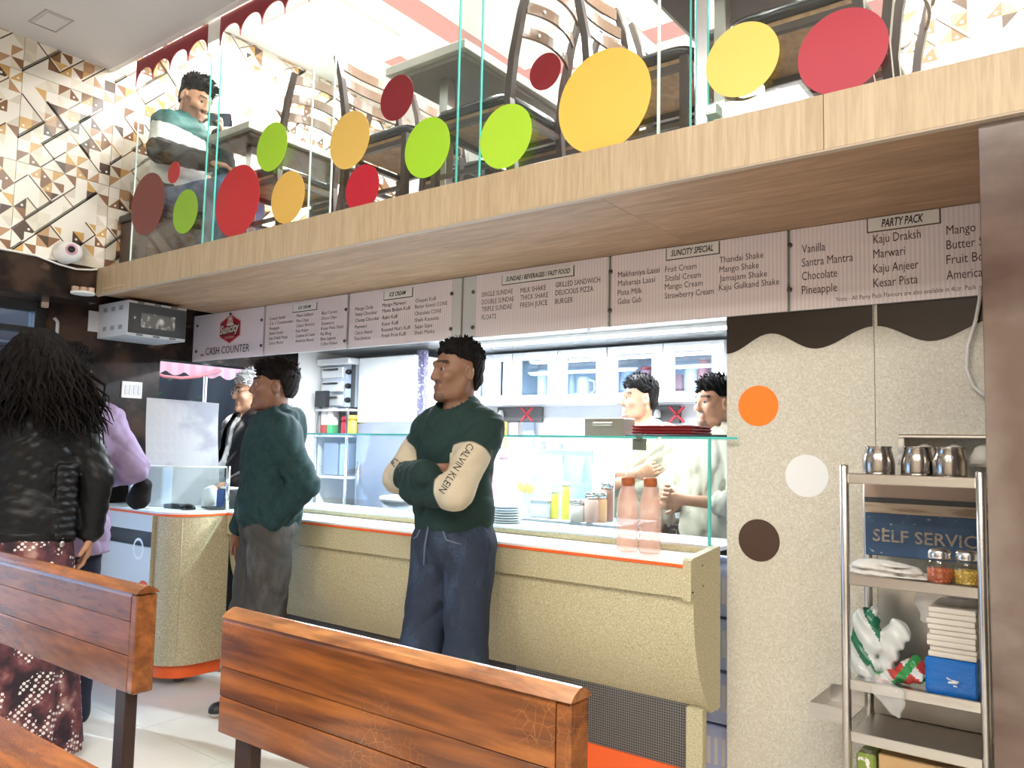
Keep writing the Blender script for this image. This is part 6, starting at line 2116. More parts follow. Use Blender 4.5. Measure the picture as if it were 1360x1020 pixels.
class Person:
    def __init__(s, name, label, loc, face, skin, H=1.70, head_yaw=0, head_pitch=0, head_roll=0, arms=None, legs=None, drop=0.0, lean=0.0, belly=0.0, wide=1.0, hands=(True, True), vox=.0065, beard=None, head_shift=(0, 0, 0)):
        s.root = thing(name, label, 'person', loc, math.radians(face) + PI / 2)
        s.k = k = H / 1.70
        s.drop, s.lean, s.wide = drop, lean, wide
        s.skin = skin
        s.hip = np.array([0, 0, .93 * k - drop])
        s.RU = rx3(lean)                      # lean > 0: forward (towards -Y)
        arms = arms or {}
        s.arm = {}
        for sd in ('R', 'L'):
            sx = -1 if sd == 'R' else 1
            sh = s.U((sx * .165 * wide, .005, 1.362))
            a = arms.get(sd)
            if a is None:
                a = [(sx * .23, .02, 1.10), (sx * .23, -.06, .86)]
            s.arm[sd] = [sh] + [np.array(p, float) * (k if drop == 0 else 1) for p in a[:2]] + list(a[2:])
        s.leg = {}
        for sd in ('R', 'L'):
            sx = -1 if sd == 'R' else 1
            h = np.array([sx * .085, 0, .90]) * k - [0, 0, drop]
            a = (legs or {}).get(sd) or [np.array([sx * .095, -.01, .48]) * k, np.array([sx * .10, .02, .09]) * k]
            s.leg[sd] = [h, np.array(a[0], float), np.array(a[1], float)]
        s.hc = s.U(np.array([0, -.008, 1.585]) + np.array(head_shift))
        s.RH = s.RU @ rz3(head_yaw) @ rx3(head_pitch) @ np.array([[math.cos(head_roll), 0, math.sin(head_roll)], [0, 1, 0], [-math.sin(head_roll), 0, math.cos(head_roll)]])
        s.hands = hands
        s.belly = belly
        s.vox = vox
        s.beard = beard
        s.body()

    def U(s, p):
        p = np.array(p, float) * s.k - [0, 0, s.drop]
        return s.hip + s.RU @ (p - s.hip)

    def hp(s, v):
        return s.hc + s.RH @ (np.array(v, float) * s.k)

    def bounds(s, pad=.2):
        pts = [p for a in s.arm.values() for p in a[:3]] + [p for l in s.leg.values() for p in l] + [s.hc, s.hip]
        P = np.array(pts)
        return P.min(0) - pad, P.max(0) + pad

    def torso(s, F, g=0.0, z0=.90, z1=1.46, k=.05, hem=None):
        w, q = s.wide, s.k
        def E(c, r):
            F.ell(s.U(c), (np.array(r) + g) * q, k, rot=s.RU)
        if z0 < .95:
            E((0, .005, .95), (.148 * w, .100, .115))
        E((0, -.005 - s.belly * .5, 1.08), (.138 * w + s.belly * .3, .098 + s.belly * .6, .15))
        E((0, .0, 1.25), (.158 * w, .108, .17))
        for sx in (-1, 1):
            F.cone(s.U((sx * .02, .012, 1.41)), s.U((sx * .150 * w, .006, 1.362)), (.046 + g * .8) * q, (.046 + g) * q, k)
        F.cone(s.U((-.11 * w, .006, 1.33)), s.U((.11 * w, .006, 1.33)), (.06 + g) * q, None, k)
        F.cone(s.U((0, .015, 1.36)), s.U((0, .012, 1.44)), (.085 + g * .6) * q, (.055 + g * .4) * q, k)

    def body(s):
        lo, hi = s.bounds(.17)
        lo[2] = min(lo[2], 0)
        F = Field(lo, hi, s.vox)
        q = s.k
        s.torso(F, -.012)
        for sd in ('R', 'L'):
            a = s.arm[sd]
            F.cone(a[0], a[1], .044 * q, .036 * q, .03)
            F.cone(a[1], a[2], .036 * q, .026 * q, .02)
            l = s.leg[sd]
            F.cone(l[0], l[1], .075 * q, .050 * q, .04)
            F.cone(l[1], l[2], .050 * q, .036 * q, .02)
            fd = np.array([0, -1.0, 0])
            F.cone(l[2] - [0, 0, .045], l[2] + fd * .13 - [0, 0, .06], .034, .026, .02)
            if s.hands[0 if sd == 'R' else 1]:
                d = a[3] if len(a) > 3 else nrm(a[2] - a[1])
                n = a[4] if len(a) > 4 else np.array([-1.0 if sd == 'L' else 1.0, 0, 0])
                cu = a[5] if len(a) > 5 else .45
                ls = a[6] if len(a) > 6 else (1 if sd == 'L' else -1)
                hand(F, a[2], d, n, ls, cu, q)
        F.cone(s.U((0, .014, 1.42)), s.hp((0, .022, -.055)), .056 * q, .054 * q, .03)
        # head
        h = s.hp
        e = lambda c, r, k=.02, cut=False: F.ell(h(c), np.array(r) * q, k, rot=s.RH, cut=cut)
        c = lambda a, b, r1, r2=None, k=.012: F.cone(h(a), h(b), r1 * q, (r2 or r1) * q, k)
        e((0, .014, .032), (.074, .091, .086))
        e((0, -.030, -.030), (.060, .058, .085), .03)
        for sx in (-1, 1):
            c((sx * .052, .006, -.045), (sx * .040, -.02, -.085), .020, .018, .03)
            c((sx * .040, -.02, -.085), (sx * .010, -.068, -.100), .018, .017, .02)
            e((sx * .042, -.062, -.022), (.020, .022, .020), .02)
            c((sx * .016, -.086, .030), (sx * .046, -.072, .030), .0115, .010, .014)
            e((sx * .080, .015, -.006), (.012, .021, .033), .004)
            e((sx * .092, .007, -.002), (.010, .010, .018), cut=True)
        c((0, -.081, -.100), (0, -.072, -.098), .0195, .019, .015)
        for sx in (-1, 1):
            e((sx * .031, -.0925, .007), (.0165, .011, .0075), cut=True)
            c((sx * .018, -.0825, .0165), (sx * .045, -.0745, .0135), .0052, .0045, .004)
        c((0, -.085, .020), (0, -.103, -.026), .0085, .0118, .012)
        for sx in (-1, 1):
            e((sx * .011, -.097, -.031), (.009, .011, .008), .008)
        c((-.019, -.0845, -.0605), (.019, -.0845, -.0605), .0075, None, .008)
        c((-.016, -.0835, -.0735), (.016, -.0835, -.0735), .0085, None, .008)
        P, Q = F.skin()
        C = P[Q].mean(1)
        L = ((C - s.hc) @ s.RH) / q
        x, y, z = np.abs(L[:, 0]), L[:, 1], L[:, 2]
        fm = np.zeros(len(Q), dtype=int)
        head = (np.linalg.norm(L, axis=1) < .17)
        if s.beard:
            low = head & (y < .0) & (z < -.040) & (z > -.13) & ~((x < .032) & (z > -.052) & (y < -.06))
            mo = head & (y < -.075) & (z < -.038) & (z > -.056) & (x < .030)
            if s.beard == 'full':
                side = head & (y < .004) & (y > -.035) & (z < .0) & (z > -.06) & (x > .045)
                fm[low | mo | side] = 3
            elif s.beard == 'light':
                fm[mo] = 3
                fm[head & (y < -.05) & (z < -.088) & (x < .03)] = 3
        fm[head & (y < -.078) & (z < -.054) & (z > -.080) & (x < .0235)] = 1
        fm[head & (y < -.060) & (z > .029 - .09 * np.maximum(x - .035, 0)) & (z < .0405 - .10 * np.maximum(x - .034, 0)) & (x > .013) & (x < .054)] = 2
        body = bpy.data.objects.new('body', np_mesh('body', P, Q, s.skin, fm))
        link(body, s.root)
        s.bodyo = body
        for sx in (-1, 1):
            bm = bmesh.new()
            bmesh.ops.create_icosphere(bm, subdivisions=3, radius=.0112 * q)
            for f_ in bm.faces:
                f_.smooth = True
                cc = f_.calc_center_median() / (.0112 * q)
                if cc.y < -.60:
                    f_.material_index = 1
            R4 = Matrix(s.RH.tolist()).to_4x4()
            bm.transform(Matrix.Translation(Vector(h((sx * .031, -.0742, .006)))) @ R4)
            bm_mesh('eye', bm, [mat('eye white', (0.30, 0.27, 0.25), .3), mat('iris', (0.02, 0.012, 0.008), .15)], s.root, world=False)

    # ---- hair cut to a hairline given as z over y in head space
    def hair(s, m, th=.010, line='short', top=.0, amp=.003, freq=150, fade=None, name='hair', part=0.0, back=0.0, tuft=260, tlen=.022):
        ys, zs = line if not isinstance(line, str) else HAIRLINE[line]
        F = Field(s.hc - .17, s.hc + .17, .0048)

        def f(X, Y, Z):
            P = (np.stack([X, Y, Z], -1) - s.hc) @ s.RH / s.k
            x, y, z = P[..., 0], P[..., 1], P[..., 2]
            zl0 = np.interp(y, ys, zs)
            t = (th + top * np.clip((z - .03) / .08, 0, 1) + back * np.clip(y / .08, 0, 1)) * np.clip((z - zl0) / .04, .12, 1)
            t = t * (1 - .45 * np.clip((np.abs(x) - .05) / .03, 0, 1) * np.clip((.06 - z) / .04, 0, 1)) + .0025
            r = np.stack([.074 + t * .8, .091 + t, .086 + t], -1)
            v = np.stack([x, y - .014, z - .032], -1)
            k0 = np.sqrt(((v / r) ** 2).sum(-1))
            k1 = np.sqrt(((v / (r * r)) ** 2).sum(-1)) + 1e-9
            d = k0 * (k0 - 1) / k1
            # back of the head and nape
            v2 = np.stack([x, y - .038, z + .02], -1)
            r2 = np.stack([.062 + t * .6 + 0 * x, .062 + t, .075 + 0 * x], -1)
            k0 = np.sqrt(((v2 / r2) ** 2).sum(-1))
            k1 = np.sqrt(((v2 / (r2 * r2)) ** 2).sum(-1)) + 1e-9
            d = np.minimum(d, k0 * (k0 - 1) / k1)
            d = d + amp * (np.sin(freq * x + 1.3 * freq * z * .5 + 3 * np.sin(40 * y)) * np.sin(freq * .8 * y + 2 * np.sin(35 * x)))
            zl = np.interp(y, ys, zs) + .004 * np.sin(160 * x)
            d = np.maximum(d, (zl - z) * .8)
            ear = np.maximum(np.abs(y - .012) / .022, np.abs(z + .004) / .034)
            d = np.maximum(d, (1 - ear) * .02)
            return d * s.k
        F.fn(f, s.hc - .17, s.hc + .17)
        P, Q = F.skin()
        o = np_obj(name, P, Q, m, s.root)
        if tuft:
            r = np.random.default_rng(int(abs(s.hc[2]) * 1e4) + tuft)
            L = ((P - s.hc) @ s.RH) / s.k
            cand = np.where(L[:, 2] > .045)[0]
            V, Fc = [], []
            for i in r.choice(cand, tuft):
                p = L[i]
                n = nrm(p - [0, .014, .02])
                d = nrm(np.array([r.normal(0, .35), -.75 + r.normal(0, .3), .1]) + n * .75)
                side = nrm(np.cross(d, n))
                ln = tlen * r.uniform(.6, 1.2)
                w = .0055
                pts = [p - d * .008 - n * .004, p + d * ln * .5 + n * ln * .10, p + d * ln + n * ln * .02]
                k0 = len(V)
                for q, ww in zip(pts, (w, w * .8, .0008)):
                    for a in range(4):
                        v = q + side * ww * math.cos(a * PI / 2) + n * ww * .6 * math.sin(a * PI / 2)
                        V.append(s.hc + s.RH @ (v * s.k))
                for j in range(2):
                    for a in range(4):
                        b = (a + 1) % 4
                        Fc.append((k0 + 4 * j + a, k0 + 4 * j + b, k0 + 4 * j + 4 + b, k0 + 4 * j + 4 + a))
            obj('hair_tufts', V, Fc, m, o, smooth=True, world=False)
        return o

    def sleeve(s, F, sd, r0=.062, r1=.052, r2=.045, upto=1.0, k=.03):
        a = s.arm[sd]
        q = s.k
        F.cone(a[0] + (s.RU @ np.array([0, 0, -.005])), a[1], r0 * q, r1 * q, k)
        F.cone(a[1], a[1] + (a[2] - a[1]) * upto, r1 * q, r2 * q, .02)

    def top(s, name, mats, g=.022, hem=.955, neck=1.455, amp=.004, seed=1, r=(.064, .056, .046), upto=(.96, .96), bulge=.0, fm=None, extra=None, vneck=0.0, vox=.0075, hemr=None, k=.035):
        lo, hi = s.bounds(.16)
        lo[2] = s.U((0, 0, hem))[2] - .12
        F = Field(lo, hi, vox)
        s.torso(F, g, k=.05)
        w = s.wide
        if bulge:
            F.ell(s.U((0, -.005, hem + .10)), np.array([.165 * w + bulge, .125 + bulge, .12]) * s.k, .05, rot=s.RU)
        if hemr:
            F.cone(s.U((-.05 * w, 0, hem + .12)), s.U((-.05 * w, 0, hem - .1)), hemr, hemr, .03)
            F.cone(s.U((.05 * w, 0, hem + .12)), s.U((.05 * w, 0, hem - .1)), hemr, hemr, .03)
        for sd, u in (('R', upto[0]), ('L', upto[1])):
            s.sleeve(F, sd, *r, upto=u, k=k)
        if extra:
            extra(F)
        F.wrinkle(folds(seed, amp))
        # clean hem and neckline
        up = s.RU @ np.array([0, 0, 1.0])
        hz = s.U((0, 0, hem))

        def cutf(X, Y, Z):
            return (X - hz[0]) * up[0] + (Y - hz[1]) * up[1] + (Z - hz[2]) * up[2]
        arms_low = min(s.arm[sd][2] @ up for sd in ('R', 'L'))

        def hemcut(X, Y, Z):
            d = cutf(X, Y, Z)
            near = np.full(X.shape, 1e3)
            P = np.stack([X, Y, Z], -1)
            for sd in ('R', 'L'):
                a = s.arm[sd]
                for p0, p1 in ((a[0], a[1]), (a[1], a[2])):
                    ba = p1 - p0
                    t = np.clip(((P - p0) @ ba) / (ba @ ba), 0, 1)
                    near = np.minimum(near, np.linalg.norm(P - p0 - t[..., None] * ba, axis=-1))
            core = np.linalg.norm((P - s.hip)[..., :2] * [1 / (.21 * w), 1 / .17], axis=-1)
            return np.where((near < .075) & (core > .95), 1.0, d)
        F.fn(hemcut, F.lo, F.lo + F.h * F.n, cut=True)
        nc_ = s.U((0, -.012 - vneck * .3, neck + .03))
        F.ell(nc_, np.array([.068, .07 + vneck, .062 + vneck]) * s.k, 0, rot=s.RU, cut=True)
        P, Q = F.skin()
        C = P[Q].mean(1)
        f = fm(C) if fm else None
        s.topdata = (P, Q)
        return np_obj(name, P, Q, mats, s.root, fm=f)

    def trousers(s, m, g=.02, waist=1.0, r=(.098, .078, .066), amp=.004, seed=3, name='trousers', length=.0, vox=.0075):
        lo, hi = s.bounds(.17)
        lo[2] = min(s.leg['R'][2][2], s.leg['L'][2][2]) - .1
        F = Field(lo, hi, vox)
        q = s.k
        F.ell(s.U((0, .008, .955)), (np.array([.148 * s.wide, .105, .10]) + g) * q, .04, rot=s.RU if s.drop == 0 else None)
        F.ell(s.hip + [0, 0, -.01], (np.array([.15 * s.wide, .11, .09]) + g) * q, .04)
        for sd in ('R', 'L'):
            l = s.leg[sd]
            end = l[2] + nrm(l[2] - l[1]) * (.05 + length)
            F.cone(l[0], l[1], r[0] * q, r[1] * q, .03)
            F.cone(l[1], end, r[1] * q, r[2] * q, .03)
        F.wrinkle(folds(seed, amp, 22, 50))
        up = s.RU @ np.array([0, 0, 1.0])
        wz = s.U((0, 0, waist))
        if s.drop == 0:
            F.fn(lambda X, Y, Z: -((X - wz[0]) * up[0] + (Y - wz[1]) * up[1] + (Z - wz[2]) * up[2]), F.lo, F.lo + F.h * F.n, cut=True)
        P, Q = F.skin()
        return np_obj(name, P, Q, m, s.root)

    def shoes(s, m, sole):
        for sd in ('R', 'L'):
            a = s.leg[sd][2]
            lo, hi = a - [.1, .24, .12], a + [.1, .12, .05]
            F = Field(lo, hi, .006)
            z = a[2] - .045
            F.cone(a + [0, .02, -.04], a + [0, -.02, -.045], .043, .045, .02)
            F.cone(a + [0, -.02, -.05], a + [0, -.16, -.062], .043, .036, .03)
            F.fn(lambda X, Y, Z: Z - (a[2] - .088), F.lo, F.lo + F.h * F.n, cut=True)
            P, Q = F.skin()
            C = P[Q].mean(1)
            np_obj('shoe', P, Q, [m, sole], s.root, fm=(C[:, 2] < a[2] - .068).astype(int))


def armparam(s, C, sd):
    """for points: distance to the arm line and position along it (0 shoulder, 1 elbow, 2 wrist)"""
    a = s.arm[sd]
    best = np.full(len(C), 9.0)
    par = np.zeros(len(C))
    for i in (0, 1):
        ba = a[i + 1] - a[i]
        t = np.clip(((C - a[i]) @ ba) / (ba @ ba), 0, 1)
        d = np.linalg.norm(C - a[i] - t[:, None] * ba, axis=1)
        m = d < best
        best[m] = d[m]
        par[m] = i + t[m]
    return best, par


SK_A = skin_set('a', (0.205, 0.104, 0.062), (0.165, 0.078, 0.055), (0.120, 0.064, 0.041))
SK_B = skin_set('b', (0.165, 0.076, 0.045), (0.14, 0.058, 0.043), (0.09, 0.045, 0.03))
SK_C = skin_set('c', (0.50, 0.27, 0.17), (0.42, 0.21, 0.145), (0.24, 0.13, 0.09))
SK_D = skin_set('d', (0.42, 0.21, 0.13), (0.36, 0.165, 0.115), (0.20, 0.115, 0.08))
M_hair = mat('black hair', (0.009, 0.008, 0.008), .62, spec=.10, bump=((420, 420, 120), .6))
M_hair2 = mat('dark brown hair', (0.008, 0.0055, 0.005), .55, spec=.10, bump=((380, 380, 60), .8))
M_hairw = mat('white hair', (0.62, 0.61, 0.60), .7, bump=((420, 420, 120), .6))
M_cgreen = mat('deep green fleece', (0.010, 0.044, 0.038), .8, sheen=.15, noise=((0.014, 0.058, 0.050), 60.0, .45, .6))
M_csand = mat('sand fleece', (0.56, 0.49, 0.36), .85, noise=((0.47, 0.41, 0.30), 90.0, .5, .65))
M_tealf = mat('teal fleece', (0.0038, 0.024, 0.027), .85, noise=((0.006, 0.033, 0.036), 60.0, .45, .6))
M_jean = mat('blue denim', (0.015, 0.025, 0.048), .8, noise=[((0.032, 0.052, 0.095), (16, 16, 7), .5, .68), ((0.010, 0.016, 0.032), 130.0, .55, .7, 2)], bump=(260, .12))
M_jeang = mat('grey denim', (0.042, 0.039, 0.036), .85, noise=[((0.075, 0.070, 0.064), (14, 14, 6), .5, .66), ((0.035, 0.033, 0.03), 120.0, .55, .7, 2)], bump=(260, .12))
M_dkpants = mat('dark trousers', (0.016, 0.017, 0.022), .7)
M_beige = mat('beige work shirt', (0.44, 0.41, 0.32), .8, noise=((0.38, 0.35, 0.27), 12.0, .45, .65))
M_leather = mat('black leather', (0.009, 0.009, 0.010), .40, bump=((160, 160, 130), .08), spec=.22)
M_shoe = mat('dark shoe', (0.02, 0.018, 0.017), .5)
M_sole = mat('pale sole', (0.45, 0.43, 0.40), .6)

# ---------------------------------------------------------------- man in the green sweater with sand sleeves
pa = Person('person', 'man in a dark green sweater with sand sleeves, arms crossed, blue jeans', (-2.065, 2.385, 0), -90, SK_A, H=1.685, head_yaw=-.38, head_pitch=.02, wide=.88, beard='light',
            arms={'R': [(-.262, -.045, 1.155), (.030, -.218, 1.185), nrm((.80, .58, .05)), nrm((0, .8, .2)), .4, -1], 'L': [(.170, -.190, 1.125), (-.085, -.165, 1.115), nrm((-.75, .65, .1)), nrm((0, 1, 0)), .4, 1]},
            legs={'R': [(-.10, -.06, .49), (-.11, -.04, .09)], 'L': [(.10, -.03, .49), (.12, .02, .09)]})
pa.hair(M_hair, th=.007, top=.012, amp=.0035, tlen=.013, line=([-.2, -.085, -.06, -.035, -.012, .004, .022, .04, .06, .2], [.088, .074, .068, .060, .052, .045, .040, .005, -.075, -.085]), back=.004)


swa = pa.top('sweater', [two_tone('green and sand fleece', (0.005, 0.021, 0.019), (0.55, 0.485, 0.36), (0.008, 0.031, 0.027), (0.47, 0.41, 0.30))], g=.024, hem=.955, neck=1.425, amp=.0065, seed=11, r=(.062, .062, .047), bulge=.012, upto=(1.12, .95))


def sleeve_mask(P, o):
    f = np.full(len(P), -.3)
    dR, pR = armparam(pa, P, 'R')
    dL, pL = armparam(pa, P, 'L')
    for d, p, other, lo_, hi_ in ((dR, pR, dL, .36, 1.36), (dL, pL, dR, .40, 1.18)):
        v = np.minimum(p - lo_, hi_ - p)
        m_ = (d < .085) & (d <= other)
        f[m_] = np.maximum(f[m_], v[m_])
    a_ = o.data.attributes.new('mask', 'FLOAT', 'POINT')
    a_.data.foreach_set('value', f.astype(np.float32))


sleeve_mask(pa.topdata[0], swa)
pa.trousers(M_jean, waist=1.0, seed=5, amp=.006)
pa.shoes(M_shoe, M_sole)
# jeans details: fly, pocket seams
for pts in ([(-.01, -.135, .975), (-.012, -.150, .90), (-.02, -.142, .83)], [(.055, -.125, .965), (.075, -.128, .93), (.125, -.095, .915)], [(-.055, -.125, .965), (-.075, -.128, .93), (-.125, -.095, .915)]):
    tube('seam', pts, .0035, mat('denim stitch', (0.10, 0.13, 0.19), .7), pa.root, n=6, world=False)
from mathutils.bvhtree import BVHTree
bvh = BVHTree.FromPolygons([Vector(p) for p in pa.topdata[0]], [tuple(int(i) for i in f) for f in pa.topdata[1]])
RA = wmat(pa.root)


def conform_to(view):
    vw = Vector(view).normalized()

    def fn(P):
        out = []
        inv = RA.inverted()
        for p in P:
            q = inv @ Vector(p)
            hit = bvh.ray_cast(q - vw * .25, vw, .6)
            if hit[0] is None:
                near = bvh.find_nearest(q)
                out.append(RA @ (near[0] + near[1] * .002))
            else:
                out.append(RA @ (hit[0] - vw * .0025))
        return np.array([list(v) for v in out])
    return fn


vdir = nrm(np.array([-2.065, 2.385, 0]))        # from the camera to him
La = [RA @ Vector(p) for p in pa.arm['L'][:3]]
u0 = Vector(pa.arm['L'][0]) * .52 + Vector(pa.arm['L'][1]) * .48
# lettering runs down the upper sleeve then along the forearm, as seen from the hall
tA = at(626, 590, 'y', 2.25)
tB = at(587, 650, 'y', 2.25)
rdir = Vector(tB - tA)
LEN = rdir.length
rdir.normalize()
nvec = Vector(-vdir)
updir = nvec.cross(rdir).normalized()
text('CALVIN KLEIN', M_inkb, Vector(tA) - updir * .012, rdir, updir, .026, LEN * 1.0, swa, 'sleeve_print', bold=.0, conform=conform_to(vdir))
tC = at(517, 612, 'y', 2.25)
tD = at(534, 622, 'y', 2.25)
r2 = Vector(tD - tC)
u2 = nvec.cross(r2.normalized()).normalized()
text('CK', M_inkb, Vector(tC) - u2 * .012, r2, u2, .030, r2.length * 1.1, swa, 'sleeve_print', conform=conform_to(vdir))

# ---------------------------------------------------------------- man in the teal hoodie
pb_ = Person('person', 'man in a teal hoodie and grey jeans, left hand in his pocket', (-3.21, 2.37, 0), -114, SK_B, H=1.655, head_yaw=-.25, head_pitch=-.04, head_roll=0, wide=1.0,
             arms={'R': [(-.235, .0, 1.10), (-.195, -.10, .875), nrm((.05, -.12, -1)), nrm((1, .2, 0)), .35, -1], 'L': [(.245, .10, 1.12), (.150, -.020, .935), nrm((-.3, -.2, -1)), nrm((-1, 0, 0)), .3, 1]},
             legs={'R': [(-.095, -.05, .48), (-.10, -.02, .09)], 'L': [(.095, -.02, .48), (.11, .03, .09)]})
pb_.hair(M_hair2, th=.011, top=.014, amp=.004, freq=120, line=([-.2, -.085, -.06, -.035, -.012, .004, .022, .04, .06, .2], [.070, .050, .048, .045, .030, -.005, .035, .01, -.045, -.05]), back=.006)


def hood(F):
    c = pb_.U((0, .03, 1.43))
    for i in range(12):
        a0, a1 = 2 * PI * i / 12, 2 * PI * (i + 1) / 12
        P0 = pb_.U((.098 * math.cos(a0), .02 + .085 * math.sin(a0), 1.415 + .030 * math.sin(a0)))
        P1 = pb_.U((.098 * math.cos(a1), .02 + .085 * math.sin(a1), 1.415 + .030 * math.sin(a1)))
        F.cone(P0, P1, .034, .034, .02)
    F.ell(pb_.U((0, .11, 1.37)), (.10, .05, .085), .03)


hd = pb_.top('hoodie', [M_tealf], g=.034, hem=.895, amp=.006, seed=23, r=(.074, .066, .055), bulge=.02, extra=hood, upto=(.93, .90))
pb_.trousers(M_jeang, waist=.99, seed=8, amp=.007, r=(.105, .088, .078))
pb_.shoes(M_shoe, M_sole)

# ---------------------------------------------------------------- older man with white hair
pc_ = Person('person', 'older man with white hair and glasses in a dark leather jacket', (-4.36, 3.04, 0), -98, SK_C, H=1.705, head_yaw=-.12, head_pitch=.10, wide=1.06, belly=.05,
             arms={'R': [(-.25, .02, 1.10), (-.20, -.14, .93), nrm((.2, -1, -.2)), nrm((.5, 0, -1)), .4, -1], 'L': [(.26, .03, 1.12), (.20, -.18, 1.02), nrm((-.5, -1, -.1)), nrm((-.3, 0, -1)), .4, 1]})
pc_.hair(M_hairw, th=.012, top=.010, amp=.005, freq=110, line=([-.2, -.085, -.06, -.035, -.012, .004, .022, .04, .06, .2], [.085, .068, .060, .050, .020, -.02, .035, .02, -.055, -.06]), back=.008)
pc_.top('shirt', [mat('pale grey blue shirt', (0.30, 0.34, 0.36), .7)], g=.014, hem=.90, amp=.004, seed=31, r=(.055, .05, .045), bulge=.05, vneck=.02)


def jacket_open(F):
    pass


jk = pc_.top('jacket', [M_leather], g=.040, hem=.88, amp=.006, seed=33, r=(.075, .066, .052), bulge=.045, vneck=.03)
# open the jacket front: drop faces in a wedge at the front
bm = bmesh.new()
bm.from_mesh(jk.data)
kill = [f_ for f_ in bm.faces if (lambda c: c.y < -.06 and abs(c.x + .01) < .065 + .10 * max(0, 1.35 - c.z) and c.z < 1.5 and abs(c.x) < .17)(f_.calc_center_median())]
bmesh.ops.delete(bm, geom=kill, context='FACES')
bm.to_mesh(jk.data)
bm.free()
sol = jk.modifiers.new('thick', 'SOLIDIFY')
sol.thickness = .006
pc_.trousers(M_dkpants, waist=.96, seed=35)
pc_.shoes(M_shoe, M_sole)
h = pc_.hp
gls = thing('eyeglasses', None, None)
bpy.data.objects.remove(gls)
for sx in (-1, 1):
    ringp = [h((sx * .033 + .021 * math.cos(a), -.104 + .006 * abs(math.cos(a)), .004 + .016 * math.sin(a))) for a in np.linspace(0, 2 * PI, 17)]
    tube('eyeglass_rim', ringp, .0016, M_steel_b, pc_.root, n=6, world=False)
    tube('eyeglass_temple', [h((sx * .054, -.098, .008)), h((sx * .074, -.05, .010)), h((sx * .079, .012, .012))], .0016, M_black, pc_.root, n=6, world=False)
tube('eyeglass_bridge', [h((-.012, -.106, .006)), h((0, -.110, .009)), h((.012, -.106, .006))], .0015, M_steel_b, pc_.root, n=6, world=False)

# ---------------------------------------------------------------- kitchen workers
pd = Person('person', 'worker in a beige shirt behind the glass, arms crossed, looking aside', (-2.125, 4.02, 0), -82, SK_D, H=1.675, head_yaw=-.92, head_pitch=.0, wide=1.04, beard='light',
            arms={'R': [(-.27, -.04, 1.13), (.05, -.20, 1.17), nrm((.9, .3, .25)), nrm((0, 1, .2)), .5, -1], 'L': [(.255, -.06, 1.12), (-.06, -.19, 1.11), nrm((-.9, .2, -.1)), nrm((0, 1, 0)), .4, 1]})
pd.hair(M_hair, th=.008, top=.018, amp=.004, line=([-.2, -.085, -.06, -.035, -.012, .004, .022, .04, .06, .2], [.082, .064, .060, .058, .045, .02, .035, .01, -.055, -.065]))
pd.top('shirt', [M_beige], g=.030, hem=.84, amp=.008, seed=41, r=(.072, .062, .052), bulge=.02, upto=(.45, .62), vneck=.015)
pd.trousers(M_dkpants, seed=43, waist=.98)
pd.shoes(M_shoe, M_sole)
wa = pd.arm['L']
V, Fc = tube_data([wa[2] + (wa[1] - wa[2]) * .10, wa[2] + (wa[1] - wa[2]) * .20], .031, 14)
obj('wristwatch', V, Fc, M_black, pd.root, world=False)
pe = Person('person', 'curly haired worker in a beige shirt rubbing his hands beside the partition', (-1.555, 3.72, 0), -112, SK_D, H=1.625, head_yaw=-.10, head_pitch=.05, wide=1.02, beard='light',
            arms={'R': [(-.235, -.06, 1.08), (-.045, -.27, 1.13), nrm((.4, -.8, .1)), nrm((1, .3, 0)), .7, -1], 'L': [(.235, -.06, 1.08), (.035, -.25, 1.10), nrm((-.4, -.8, -.1)), nrm((-1, .3, 0)), .7, 1]})
pe.hair(M_hair, th=.012, top=.014, amp=.008, freq=170, line=([-.2, -.085, -.06, -.035, -.012, .004, .022, .04, .06, .2], [.082, .066, .060, .055, .03, -.005, .035, .01, -.05, -.06]))
pe.top('shirt', [M_beige], g=.030, hem=.84, amp=.008, seed=51, r=(.072, .062, .056), bulge=.02, upto=(.30, .30), vneck=.012)
pe.trousers(M_dkpants, seed=53, waist=.98)
pe.shoes(M_shoe, M_sole)

# ---------------------------------------------------------------- woman in the leather jacket, seen from behind
wpos = np.array([0, 0, CAMH]) + (R_ * (50 - 680) / FPX + F_) * 3.30
pw_ = Person('person', 'woman seen from behind with long dark curly hair, black leather jacket and maroon skirt', (wpos[0], wpos[1], 0), 150, SK_D, H=1.70, wide=.94,
             arms={'R': [(-.245, .03, 1.12), (-.225, -.02, .88), nrm((.05, -.1, -1)), nrm((1, 0, 0)), .4, -1], 'L': [(.24, .03, 1.12), (.20, -.14, .95), nrm((0, -.3, -1)), nrm((-1, 0, 0)), .4, 1]})


